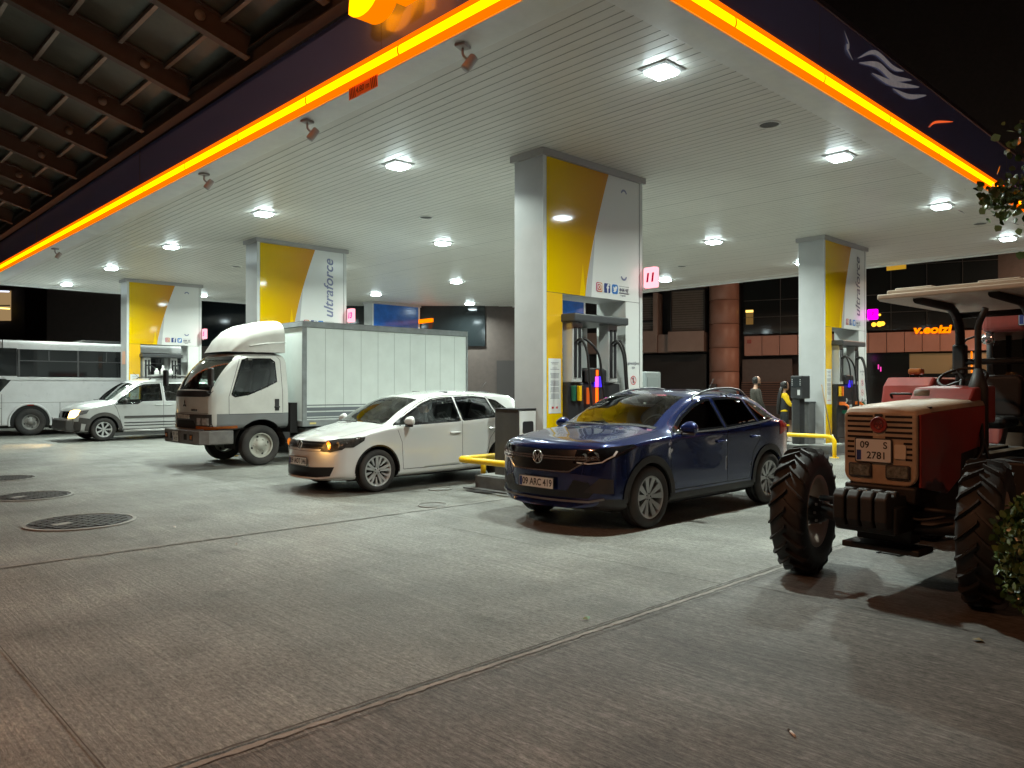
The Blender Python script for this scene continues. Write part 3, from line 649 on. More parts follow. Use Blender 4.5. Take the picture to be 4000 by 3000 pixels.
# ---- payment kiosk
e = empty('payment_kiosk', (16.55, 7.98, .21), R(-12), 'black payment terminal on a post between two people and the right column', 'payment kiosk'); e.scale = (.70, .70, .985)
MB().box(-.05,.20,-.02,.26,0,1.06).build('post', PBK, e, bevel=.01); MB().box(-.12,.27,-.1,.34,0,.02).build('base_plate', PSI, e)
h = MB().box(-.14,.26,-.18,.26,1.06,1.58).build('head', mat('kiosk_black',(.03,.03,.032),.4), e, bevel=.025)
fr = lambda x, y, z: frame((x, y, z), (0,-1,0), (0,0,1))
m = MB(); m.box(-.150,-.14,-.14,.22,1.32,1.54); m.build('display', mat('kiosk_screen',(.01,.012,.016),.12), h)
m = MB()
for k in range(4): m.box(-.155,-.15,-.13,-.105,1.36+.04*k,1.38+.04*k); m.box(-.155,-.15,.18,.205,1.36+.04*k,1.38+.04*k)
m.box(-.155,-.14,-.10,-.01,1.14,1.26); m.build('keys', mat('key_pale',(.55,.55,.55),.4), h)
MB().box(-.152,-.14,.05,.16,1.14,1.26).build('card_slot', DARK, h)
# ---- more kiosks / cabinets, mop
e = empty('waste_bin', (16.95, 7.98, .21), 0, 'dark grey bin standing behind the payment terminal', 'bin')
MB().box(0,.36,0,.4,0,.93).build('body', mat('bin_grey',(.09,.09,.09),.5,var=.2), e, bevel=.01); MB().box(-.01,.37,-.01,.41,.93,.97).build('lid', DARK, e, bevel=.006)
e = empty('mop', (17.22, 7.62, .21), 0, 'long wooden handled mop leaning against the right column', 'mop')
MB().tube([(.10,-.02,.1),(-.12,.12,1.36)], .014, 8).build('handle', mat('wood_handle',(.30,.20,.10),.6), e)
MB().tube([(.14,-.04,.0),(.10,-.02,.22)], .024, 8).build('socket', WHT, e)
tag(MB().box(0,.42,0,.22,0,.03).build('floor_tray', mat('tray_pale',(.5,.55,.5),.4), bevel=.006), 'flat pale tray on the island right of the terminal', 'tray').location = (16.98,7.42,.213)
e = empty('service_cabinet', (17.6, 13.0, 0), 0, 'grey green metal cabinet right of the nearest column', 'cabinet')
MB().box(0,.75,0,.9,0,1.95).build('body', mat('cabinet_grey',(.22,.25,.25),.45,var=.1), e, bevel=.04); MB().box(.08,.67,-.012,0,.2,1.8).build('door', mat('cabinet_door',(.2,.23,.23),.4), e, bevel=.006)
tag(MB().box(-.008,0,0,.28,0,.42).build('column_notice', mat('notice_peach',(.75,.42,.28),.5)), 'orange and cream notice on the side of the farthest left column', 'notice').location = (CX-.002, CY+18.5+.15, 2.25)
# ================================================================ what stands behind the photographer: the next canopy (seen in reflections) and unseen street lamps giving the warm fill
nb = empty('neighbour_canopy', (0, -12, 0), 0, 'second canopy with an orange light strip and white stripes, behind the camera', 'canopy')
MB().box(-16, 26, -10, 0, 5.0, 5.9).build('roof', mat('nb_roof',(.05,.05,.12),.4), nb)
MB().box(-16, 26, 0, .06, 5.0, 5.16).build('led_strip', LEDO, nb)
for x in (-8, 4, 16): MB().box(x, x+.5, -5, -4.5, 0, 5).build('post', CG, nb)
m = MB()
for i in range(5):
    p = [(20+.9*t+.25*i, .05, 5.3+.14*i+.13*math.sin(t*2.1+i*.6)) for t in [k*.25 for k in range(10)]]
    m.add([q for a in p for q in (a, (a[0], a[1], a[2]+.075))], [(2*k,2*k+2,2*k+3,2*k+1) for k in range(9)])
m.build('white_waves', emis('wave_white',(.9,.9,.95),1.1), nb)
def street_lamp(loc, rz, w, col, lbl):
    e = empty('street_lamp', loc, rz, lbl, 'street lamp', 'street lamps behind the camera')
    MB().tube(bend([(0,0,0),(0,0,7.6),(1.2,0,8.0)], .6), [.09]*2+[.06]*(len(bend([(0,0,0),(0,0,7.6),(1.2,0,8.0)], .6))-2), 12).build('post', PSI, e)
    MB().box(1.0,1.7,-.14,.14,7.93,8.05).build('head', HOUS, e, bevel=.03)
    MB().box(1.05,1.65,-.11,.11,7.90,7.93).build('lens', emis('street_lens', tuple(c*9 for c in col), 1), e)
    d = bpy.data.lights.new('lamp_light','AREA'); d.shape='RECTANGLE'; d.size=.6; d.size_y=.22; d.energy=w; d.color=col
    o = bpy.data.objects.new('lamp_light', d); C.objects.link(o); o.parent = e; o.location = (1.35,0,7.88)
street_lamp((-5.2, 4.2, 0), R(10), 330, (1.0,.42,.20), 'tall warm street lamp behind and left of the camera'); street_lamp((3.0, -11.0, 0), R(90), 170, (1.0,.58,.36), 'tall warm street lamp behind the camera')

street_lamp(tuple(spot(27.0, 24.5)), R(150), 900, (1.0,.60,.38), 'tall warm street lamp lighting the stone building, right of the photo')
street_lamp(tuple(spot(26.0, 11.3)), R(110), 260, (1.0,.62,.40), 'warm street lamp hidden behind the right column')
# ================================================================ vehicle bodies
def pchip(keys):
    xs = [k[0] for k in keys]; ys = [k[1] for k in keys]; n = len(xs)
    h = [xs[i+1]-xs[i] for i in range(n-1)]; d = [(ys[i+1]-ys[i])/h[i] for i in range(n-1)]; m = [0]*n
    for i in range(1, n-1):
        if d[i-1]*d[i] > 0:
            w1 = 2*h[i]+h[i-1]; w2 = h[i]+2*h[i-1]; m[i] = (w1+w2)/(w1/d[i-1]+w2/d[i])
    m[0] = d[0]; m[-1] = d[-1]
    def f(x):
        if x <= xs[0]: return ys[0]
        if x >= xs[-1]: return ys[-1]
        i = max(j for j in range(n-1) if xs[j] <= x); t = (x-xs[i])/h[i]
        return ((1+2*t)*(1-t)**2*ys[i] + t*(1-t)**2*h[i]*m[i] + t*t*(3-2*t)*ys[i+1] + t*t*(t-1)*h[i]*m[i+1])
    return f
def sd_poly(p, poly):               # signed distance (negative inside) and nearest outline point
    x, y = p; best = 1e9; q = p; ins = False; n = len(poly)
    for i in range(n):
        ax, ay = poly[i]; bx, by = poly[(i+1) % n]; ex, ey = bx-ax, by-ay; L2 = ex*ex+ey*ey or 1e-12
        t = max(0, min(1, ((x-ax)*ex+(y-ay)*ey)/L2)); cx, cy = ax+ex*t, ay+ey*t; d = math.hypot(x-cx, y-cy)
        if d < best: best = d; q = (cx, cy)
        if (ay > y) != (by > y) and x < (bx-ax)*(y-ay)/(by-ay)+ax: ins = not ins
    return (-best if ins else best), q
def sd_circ(p, c, r):
    dx, dy = p[0]-c[0], p[1]-c[1]; d = math.hypot(dx, dy) or 1e-9
    return d-r, (c[0]+dx/d*r, c[1]+dy/d*r)

class Body:
    """lofted shell. K: dict of key curves along x. rows: counts between section points"""
    CNT = (3, 2, 5, 10, 9, 14, 4, 6)
    def __init__(s, K, L, regions, dx=.032, extra=()):
        s.K = {k: pchip(v) for k, v in K.items()}; s.L = L
        n = int(L/dx); xs = sorted(set([round(L*i/n, 4) for i in range(n+1)] + [round(e, 4) for e in extra] + [.006, .015, .03, .05, .08, L-.05, L-.02, L-.006]))
        s.xs = xs = [x for i, x in enumerate(xs) if i == 0 or x - xs[i-1] > .004 or x in extra]
        s.J = [0]
        for c in s.CNT: s.J.append(s.J[-1]+c)
        s.nj = s.J[-1]+1; s.grid = []
        for x in xs: s.grid.append(s.section(x))
        s.orig = [[p.copy() for p in row] for row in s.grid]
        s.regions = regions
        s.snap()
    def section(s, x):
        k = {n: f(x) for n, f in s.K.items()}
        ws, wt, zb, zc, zm, zs, zt = k['ws'], k['wt'], k['zb'], k['zc'], k['zm'], k['zs'], k['zt']
        wm = ws*k.get('bulge', 1.0); cr = k.get('crown', .04)
        P = [(0, zb), (ws-.13, zb), (ws-.035, zb+.05), (wm-.005, zc), (wm, zm), (ws, zs), (wt, zt-cr), (wt*.62, zt-cr*.25), (0, zt)]
        pts = []
        for (a, b), c in zip(zip(P, P[1:]), s.CNT):
            for i in range(c): t = i/c; pts.append([a[0]+(b[0]-a[0])*t, a[1]+(b[1]-a[1])*t])
        pts.append(list(P[-1]))
        for it in range(s.K['round'](x).__int__() if 'round' in s.K else 2):
            q = [p[:] for p in pts]
            for i in range(1, len(pts)-1):
                q[i][0] = .25*pts[i-1][0]+.5*pts[i][0]+.25*pts[i+1][0]; q[i][1] = .25*pts[i-1][1]+.5*pts[i][1]+.25*pts[i+1][1]
            pts = q
        bow = k['bow']; w = max(ws, .01); out = []
        tw = s.K['twist'](x) if 'twist' in s.K else 0
        for y, z in pts:
            f = 1-min(1, abs(y)/w)**2.2
            out.append(Vector((x - bow*f, y, z)))
        return out
    def snap(s):
        moved = set(); J = s.J
        for name, kind, dat, jr in s.regions:
            if kind in ('grid',): continue
            for i, row in enumerate(s.grid):
                for j in range(jr[0], jr[1]+1):
                    if (i, j) in moved: continue
                    o = s.grid[i][j]; d, q = s.sd(kind, dat, (o.x, o.z))
                    if abs(d) < .021:
                        # slide along the surface: y from the local slope
                        dxx, dzz = q[0]-o.x, q[1]-o.z; y = o.y
                        j2 = j+1 if dzz > 0 else j-1; nb = s.orig[i][max(0, min(s.nj-1, j2))]
                        if abs(nb.z-o.z) > 1e-4: y += (nb.y-o.y)*max(-1, min(1, dzz/(nb.z-o.z)))
                        i2 = min(len(s.xs)-1, i+1) if dxx > 0 else max(0, i-1); nb = s.orig[i2][j]
                        if abs(nb.x-o.x) > 1e-4: y += (nb.y-o.y)*max(-1, min(1, dxx/(nb.x-o.x)))
                        s.grid[i][j] = Vector((q[0], y, q[1])); moved.add((i, j))
    def sd(s, kind, dat, p): return sd_poly(p, dat) if kind == 'poly' else sd_circ(p, dat[:2], dat[2])
    def where(s, i, j, side):
        c = (s.grid[i][j]+s.grid[i+1][j]+s.grid[i][j+1]+s.grid[i+1][j+1])/4
        for name, kind, dat, jr in s.regions:
            if kind == 'grid':
                if dat[0] <= (s.xs[i]+s.xs[i+1])/2 <= dat[1] and jr[0] <= j < jr[1]: return name
            elif jr[0] <= j < jr[1] and s.sd(kind, dat, (c.x, c.z))[0] < 0: return name
        return 'body'
    def make(s):
        """returns dict name -> MB (both sides), plus a closed tree for raycasts"""
        out = {}; idx = {}
        def vert(mb, key, co):
            mp = idx.setdefault(id(mb), {})
            if key not in mp: mp[key] = len(mb.v); mb.v.append(co.copy())
            return mp[key]
        def face(name, keys, cos):
            mb = out.setdefault(name, MB()); f = [vert(mb, k, c) for k, c in zip(keys, cos)]
            if len(set(f)) >= 3: mb.f.append(list(dict.fromkeys(f))[::-1]); mb.mi.append(0); mb.sm.append(True)
        for sd in (1, -1):
            for i in range(len(s.xs)-1):
                for j in range(s.nj-1):
                    nm = s.where(i, j, sd)
                    if nm not in ('body','hole','windshield','rear_window','hood','bumper'): nm = nm + ('_near' if sd > 0 else '_far')
                    ks = [(i,j),(i+1,j),(i+1,j+1),(i,j+1)]; cos = []
                    keys = []
                    for a, b in ks:
                        p = s.grid[a][b]; q = Vector((p.x, -p.y*sd, p.z)); mid = abs(p.y) < 1e-6
                        keys.append((a, b, 0 if mid else sd)); cos.append(q)
                    if sd > 0: keys.reverse(); cos.reverse()
                    face(nm, keys, cos)
        # end caps
        for end in (0, -1):
            row = s.grid[end]; i = 0 if end == 0 else len(s.xs)-1
            jb, je = s.J[1], s.J[5]
            cols = [row[j] for j in range(je, s.nj)]
            ys = [p.y for p in cols]; w0 = ys[0] or 1
            full = [(-y) for y in ys] + [y for y in reversed(ys[:-1])]
            bow = s.K['bow'](s.xs[end])
            m = len(full); G = []
            for j in range(je, jb-1, -1):
                r = row[j]; sc = r.y/w0; line = []
                for c, y in enumerate(full):
                    if j == je:
                        src = cols[c] if c < len(cols) else cols[m-1-c]; line.append(Vector((src.x, y, src.z)))
                    else:
                        f = 1-min(1, abs(y/w0))**2.2; src = cols[c] if c < len(cols) else cols[m-1-c]
                        fade = max(0, 1-(je-j)/6)
                        line.append(Vector((r.x-0*bow-(bow*f*(r.y/w0)) if (0 < c < m-1) else r.x, y*sc, r.z + (src.z-cols[0].z)*fade)))
                G.append(line)
            for a in range(len(G)-1):
                for c in range(m-1):
                    q = [G[a][c], G[a][c+1], G[a+1][c+1], G[a+1][c]]
                    if end == 0: q.reverse()
                    face('body', [('cap', end, a, c), ('cap', end, a, c+1), ('cap', end, a+1, c+1), ('cap', end, a+1, c)][::(-1 if end == 0 else 1)], q)
        s.tree_src = []; vs = []; fs = []
        for mb in out.values(): o = len(vs); vs += mb.v; fs += [[k+o for k in f] for f in mb.f]
        s.bvh = BVHTree.FromPolygons([tuple(v) for v in vs], fs)
        return out
    sided = ('door_front', 'door_rear')
    def hit(s, o, d):
        loc, n, _, _ = s.bvh.ray_cast(Vector(o), Vector(d).normalized(), 20)
        if loc is None: return None
        if n.dot(Vector(d)) > 0: n = -n
        return loc, n
    def decal(s, poly, view, off=.004, step=.05, mi=0, mb=None, thick=None, miss=None):
        """poly in a view's 2D frame laid on the body skin. view 'F': (y,z) from the front; 'N': (x,z) near side; 'T': (x,y) from above"""
        bm = bmesh.new(); vs = [bm.verts.new((p[0], p[1], 0)) for p in poly]; bm.faces.new(vs)
        x0, x1 = min(p[0] for p in poly), max(p[0] for p in poly); y0, y1 = min(p[1] for p in poly), max(p[1] for p in poly)
        for ax, a, b in ((0, x0, x1), (1, y0, y1)):
            k = int((b-a)/step)
            for i in range(1, k+1):
                c = a+(b-a)*i/(k+1); co = (c,0,0) if ax == 0 else (0,c,0); no = (1,0,0) if ax == 0 else (0,1,0)
                bmesh.ops.bisect_plane(bm, geom=bm.verts[:]+bm.edges[:]+bm.faces[:], plane_co=co, plane_no=no)
        bmesh.ops.triangulate(bm, faces=bm.faces[:])
        bm.verts.index_update(); vv = []; ok = []
        for v in bm.verts:
            a, b = v.co.x, v.co.y
            if view == 'F': o, d = (-2, a, b), (1, 0, 0)
            elif view == 'N': o, d = (a, -3, b), (0, 1, 0)
            elif view == 'X': o, d = (a, 3, b), (0, -1, 0)
            elif view == 'R': o, d = (s.L+2, a, b), (-1, 0, 0)
            else: o, d = (a, b, 4), (0, 0, -1)
            h = s.hit(o, d)
            if h: vv.append(h[0]+h[1]*off); ok.append(True)
            else: vv.append(Vector((0, 0, 0))); ok.append(False)
        mb = mb or MB(); fs = [[v.index for v in f.verts] for f in bm.faces if all(ok[v.index] for v in f.verts)]
        mb.add(vv, fs, mi, True); bm.free(); return mb
    def line(s, pts, view, w=.006, off=.0015, mb=None, mi=0, step=.04):
        mb = mb or MB(); dense = []
        for a, b in zip(pts, pts[1:]):
            k = max(1, int(math.hypot(b[0]-a[0], b[1]-a[1])/step))
            dense += [(a[0]+(b[0]-a[0])*i/k, a[1]+(b[1]-a[1])*i/k) for i in range(k)]
        dense.append(pts[-1]); prev = None
        for i, p in enumerate(dense):
            a = dense[max(0, i-1)]; b = dense[min(len(dense)-1, i+1)]; dx, dy = b[0]-a[0], b[1]-a[1]; l = math.hypot(dx, dy) or 1
            nx, ny = -dy/l*w/2, dx/l*w/2; pr = []
            for sg in (-1, 1):
                q = (p[0]+nx*sg, p[1]+ny*sg)
                o, d = {'F': ((-2, *q), (1,0,0)), 'N': ((q[0], -3, q[1]), (0,1,0)), 'X': ((q[0], 3, q[1]), (0,-1,0)), 'T': ((q[0], q[1], 4), (0,0,-1))}[view]
                h = s.hit(o, d); pr.append(h[0]+h[1]*off if h else None)
            if prev and all(prev) and all(pr): mb.add([prev[0], prev[1], pr[1], pr[0]], [(0,1,2,3)], mi, True)
            prev = pr
        return mb

TYRE = mat('tyre_rubber', (0.018,0.018,0.018), 0.75, var=.4, vscale=8, dirt=.35); ALLOY = mat('alloy', (0.42,0.42,0.42), 0.35, .6, var=.1, dirt=.3)
WELL = mat('wheel_well', (0.010,0.010,0.010), 0.9); CHR = mat('chrome', (0.85,0.85,0.85), 0.16, .9); BPL = mat('black_plastic', (0.022,0.022,0.024), 0.5, var=.25, dirt=.3)
GBLK = mat('gloss_black', (0.008,0.008,0.009), 0.08); SEAMC = mat('panel_gap', (0.006,0.006,0.006), .8); LAMPG = mat('lamp_glass', (0.25,0.26,0.27), 0.06, .5, var=.5, vscale=30)
SEAT = mat('seat_cloth', (0.035,0.035,0.038), .8); SKIN = mat('skin', (.45,.26,.18), .5); HAIR = mat('hair_black', (.01,.008,.007), .5)
BRAKE = mat('brake_disc', (.035,.035,.035), .5, .5)
def wheel(parent, x, y, r, w, rr, style, side=1, rim=ALLOY, dual=False, steer=0):
    """side=+1: outer face towards local -y (the near side)"""
    e = parent; M = Matrix.Translation((x, y, r)) @ Matrix.Rotation(steer, 4, 'Z') @ Matrix.Rotation(R(90 if side > 0 else -90), 4, 'X')
    # lathe axis Z -> outward
    m = MB(); h = w/2
    prof = [(rr, -h*.86), (rr+.012, -h), (r*.86, -h*1.04), (r*.96, -h*.9), (r, -h*.66), (r, -h*.34), (r*.985, -h*.33), (r*.985, -h*.27), (r, -h*.26), (r, h*.26), (r*.985, h*.27), (r*.985, h*.33), (r, h*.34), (r, h*.66), (r*.96, h*.9), (r*.86, h*1.04), (rr+.012, h), (rr, h*.86)]
    t = m.lathe(prof, M, 48).build('tyre', TYRE, e)
    m = MB(); m.lathe([(rr+.004, h*.90), (rr-.012, h*.93), (rr-.022, h*.80), (rr-.03, -h*.5), (rr, -h*.8)], M, 40)
    if style == 'steel':
        m.lathe([(rr-.03, h*.55), (rr*.80, h*.30), (rr*.62, h*.50), (rr*.42, h*.56), (rr*.40, h*.75), (.001, h*.80)], M, 32)
        for k in range(6):
            a = k*math.pi/3; c = (rr*.52*math.cos(a), rr*.52*math.sin(a)); m.lathe([(.001,h*.68),(.018,h*.68),(.02,h*.5)], M @ Matrix.Translation((c[0],c[1],0)), 8)
        b = MB()
        for k in range(4 if rr < .25 else 5):
            a = k*2*math.pi/(4 if rr < .25 else 5)+.3; b.prism([(rr*.70*math.cos(a+u)+rr*.085*math.cos(v), rr*.70*math.sin(a+u)+rr*.10*math.sin(v)) for u in (0,) for v in [i*math.pi/6 for i in range(12)]], h*.28, h*.46, M)
        b.build('slot', WELL, e)
    else:
        m.lathe([(.001, h*.62), (.045, h*.60), (.055, h*.5)], M, 20)
        def spoke(a, w0, w1, twist=0, r0=.03, r1=None, z0=.60, z1=.86):
            r1 = r1 or rr-.014; pts = []
            for (rad, ww, off) in ((r0, w0, 0), ((r0+r1)/2, (w0+w1)/2*1.0, twist*.5), (r1, w1, twist)):
                for sg in (-1, 1): aa = a; pts.append((rad*math.cos(aa)-(ww*sg+off)*math.sin(aa), rad*math.sin(aa)+(ww*sg+off)*math.cos(aa), rad))
            f = lambda p: h*(z0+(z1-z0)*(p[2]-r0)/(r1-r0))
            top = [M @ Vector((p[0], p[1], f(p))) for p in pts]; bot = [M @ Vector((p[0], p[1], f(p)-.022)) for p in pts]
            m.add(top+bot, [(0,2,3,1),(2,4,5,3),(6,7,9,8),(8,9,11,10),(0,6,8,2),(2,8,10,4),(1,3,9,7),(3,5,11,9)])
        if style == 'blade':
            for k in range(5):
                a = k*2*math.pi/5+.3; spoke(a-.21, .014, .036, -.016); spoke(a+.21, .014, .036, .016)
        elif style == 'twin':
            for k in range(5):
                a = k*2*math.pi/5+.2; spoke(a, .020, .017, .038, .04); spoke(a, .020, .017, -.038, .04); spoke(a+math.pi/5, .006, .020, 0, .09)
        elif style == 'eight':
            for k in range(7): spoke(k*2*math.pi/7, .016, .026)
        MB().lathe([(.001, h*.1), (rr-.04, h*.1)], M, 32).build('brake_disc', BRAKE if style == 'blade' else WELL, e)
        nuts = MB()
        for k in range(5): a = k*2*math.pi/5+.1; nuts.lathe([(.001,h*.64),(.009,h*.64),(.011,h*.55)], M @ Matrix.Translation((.036*math.cos(a),.036*math.sin(a),0)), 6)
        nuts.build('wheel_nut', DARK, e)
    rm = m.build('rim', rim, e)
    return e
def wheels(parent, spec, r, w, rr, style, ys, rim=ALLOY, steer=0):
    for x, fr in spec:
        for sd in (1, -1):
            e = empty('wheel'); e.parent = parent
            wheel(e, x, -sd*ys, r, w, rr, style, sd, rim, steer=steer if fr else 0)
def arches(parent, xs, zc, r, hw, depth=.34, mt=None):
    for x in xs:
        for sd in (1, -1):
            m = MB(); M = Matrix.Translation((x, -sd*hw, zc)) @ Matrix.Rotation(R(90), 4, 'X')
            a = -.12; n = 28; pr = [(r, 0), (r, -sd*depth)]
            m.lathe(pr, M, n, a0=a, a1=math.pi-a); m.lathe([(r, -sd*depth), (.001, -sd*depth)], M, n, a0=a, a1=math.pi-a)
            m.build('wheel_well', WELL, parent)
def plate(parent, loc, txt, w=.50, h=.11, M=None, two=None):
    M = M or frame(loc, (0,-1,0), (0,0,1))
    p = MB().prism(rrect(-w/2, w/2, -h/2, h/2, .008), -.002, .008, M).build('number_plate', WPAN, parent)
    m = MB().prism(rrect(-w/2-.008, w/2+.008, -h/2-.008, h/2+.008, .01), -.004, .006, M); m.build('plate_frame', BPL, p)
    m = MB(); z = Matrix.Translation((0,0,.0095))
    if two:
        m.mesh(text_me(two[0], h*.42, 0, 0, .0012), M @ z @ Matrix.Translation((-w*.24,h*.23,0))); m.mesh(text_me(two[1], h*.42, 0, 0, .0012), M @ z @ Matrix.Translation((w*.35,h*.23,0)))
        m.mesh(text_me(two[2], h*.44, 0, 0, .0012), M @ z @ Matrix.Translation((w*.10,-h*.23,0)))
        m.build('plate_number', BLK, p); MB().prism([(-w/2+.006,-h/2+.008),(-w/2+.04,-h/2+.008),(-w/2+.04,-.0),(-w/2+.006,-.0)], .008, .009, M).build('country_strip', FBB, p)
    else:
        m.mesh(text_me(txt, h*.92, 0, 0, .0022, space=1.0, sx=.86), M @ z @ Matrix.Translation((.018,-.002,0))); m.build('plate_number', BLK, p)
        b = MB().prism([(-w/2+.004,-h/2+.006),(-w/2+.045,-h/2+.006),(-w/2+.045,h/2-.006),(-w/2+.004,h/2-.006)], .008, .009, M); b.build('country_strip', FBB, p)
    return p
def ring_badge(parent, loc, r, kind='W'):
    M = frame(loc, (0,-1,0), (0,0,1)); m = MB().lathe([(r, .0), (r, .012), (r*.88, .014), (r*.86, .004)], M, 32)
    z = .010
    for pts in (((-.52,.78),(-.13,-.05),(0,.24),(.13,-.05),(.52,.78)), ((-.86,.36),(-.42,-.78),(0,.06),(.42,-.78),(.86,.36))):
        q = [M @ Vector((a*r*.93, b2*r*.93, z)) for a, b2 in pts]
        for a, b2 in zip(q, q[1:]): m.bar(a, b2, r*.13, .004, up=(1,0,0))
    MB().lathe([(.001,.002),(r*.9,.002)], M, 28).build('badge_back', GBLK, parent)
    return m.build('emblem', CHR, parent)
def mirror(parent, loc, sx, col, side, lens_dir=1):
    """side -1 near"""
    m = MB(); n = 14; x, y, z = loc; rows = []
    for i in range(9):
        t = i/8; rr_ = math.sin(math.pi*min(1, .08+t*.84))**.55
        c = Vector((x-.02+.03*math.sin(t*3), y+side*(.02+t*.20), z+.01*math.sin(t*3.1)))
        rows.append([c+Vector((math.cos(a)*.062*rr_*(1 if math.cos(a) < 0 else .55), 0, math.sin(a)*.072*rr_)) for a in [2*math.pi*k/n for k in range(n)]])
    vs = [p for r_ in rows for p in r_]; fs = [(i*n+k, i*n+(k+1)%n, (i+1)*n+(k+1)%n, (i+1)*n+k) for i in range(8) for k in range(n)]
    fs += [tuple(range(n)), tuple(8*n+k for k in range(n))]
    m.add(vs, fs, 0, True); o = m.build('door_mirror', col, parent)
    MB().tube([(x+.0, y-side*.03, z-.05), (x, y+side*.06, z-.045)], .022, 8).build('mirror_arm', BPL, o)
    MB().tube([(x-.045,y+side*.05,z-.062),(x-.02,y+side*.19,z-.062)], .016, 8).build('mirror_lower', BPL, o)
def handle(parent, x, z, body, col, side='N', l=.17):
    h = body.hit((x, 3 if side == 'X' else -3, z), (0, -1 if side == 'X' else 1, 0))
    if not h: return
    y = h[0].y; sg = 1 if y > 0 else -1
    p = [(x-l/2, y+sg*.004, z), (x-l/2+.02, y+sg*.032, z+.002), (x+l/2-.02, y+sg*.034, z+.004), (x+l/2, y+sg*.004, z+.002)]
    MB().tube(bend(p, .02, 4), .014, 8).build('door_handle', col, parent)
def cabin(parent, xs, wid, zf, zbelt, x_wheel, rows=2, rhd=False):
    """seats, dashboard, steering wheel; xs=(x dash, x front seat, x rear seat)"""
    MB().prism([(xs[0]-.15,zf+.25),(xs[0]+.30,zf+.25),(xs[0]+.34,zbelt-.12),(xs[0]+.22,zbelt+.0),(xs[0]-.25,zbelt-.02)], -wid, wid, frame((0,0,0),(1,0,0),(0,0,1))).build('dashboard', SEAT, parent, bevel=.03)
    MB().box(xs[0], xs[-1]+.9, -wid, wid, zf-.03, zf).build('cabin_floor', SEAT, parent)
    for k, x in enumerate(xs[1:]):
        for y in ((-.36, .36) if k == 0 else (-.33, .33)):
            s2 = MB().box(x-.25, x+.27, y-.25, y+.25, zf+.22, zf+.38).build('seat', SEAT, parent, bevel=.05, seg=3)
            MB().prism([(x+.18,zf+.3),(x+.34,zf+.3),(x+.50,zf+.95),(x+.40,zf+.97)], -.24-y, .24-y, frame((0,0,0),(1,0,0),(0,0,1))).build('backrest', SEAT, s2, bevel=.04)
            MB().box(x+.42, x+.51, y-.13, y+.13, zf+.99, zf+1.16).build('head_rest', SEAT, s2, bevel=.04)
    m = MB(); M = Matrix.Translation((x_wheel, -.36, zbelt-.0)) @ Matrix.Rotation(R(-65), 4, 'Y')
    m.lathe([(.185+.014*math.cos(a), .014*math.sin(a)) for a in [k*math.pi/4 for k in range(8)]], M, 28, closed=True)
    m.box(x_wheel-.03,x_wheel+.03,-.36-.17,-.36+.17,zbelt-.02,zbelt+.01); m.build('steering_wheel', BPL, parent)
# ================================================================ dark blue crossover
def shell(e, B, names, mats):
    """links the shell's pieces: names maps region -> part name"""
    out = B.make(); res = {}
    for k, mb in out.items():
        if k in ('hole',): continue
        b = k.replace('_near', '').replace('_far', '').split('#')[0]
        res[k] = mb.build({'door_front': 'door', 'door_rear': 'door', 'side_window_dark': 'side_window'}.get(b, b), mats.get(b, mats['body']), e, flipcheck=False)
    return res
def edge_loop(B, polys, mt, parent, name='window_frame', w=.022, off=.003, views=('N', 'X')):
    for v in views:
        for P in polys: B.line(P + [P[0]], v, w, off).build(name, mt, parent, flipcheck=False)
def both(B, poly, off=.004, step=.06, mb=None):
    mb = B.decal(poly, 'N', off, step, mb=mb); return B.decal(poly, 'X', off, step, mb=mb)
CARGL = glass('car_glass', (0.50, 0.56, 0.53)); CARGD = glass('privacy_glass', (0.07, 0.08, 0.08)); CARGW = glass('windscreen_glass', (0.72, 0.80, 0.76))
BLUEP = mat('blue_paint', (0.008, 0.019, 0.098), 0.22, .45, coat=1.0, back=(.02,.02,.02), dirt=.10)
J = [0, 3, 5, 10, 20, 29, 43, 47, 53]
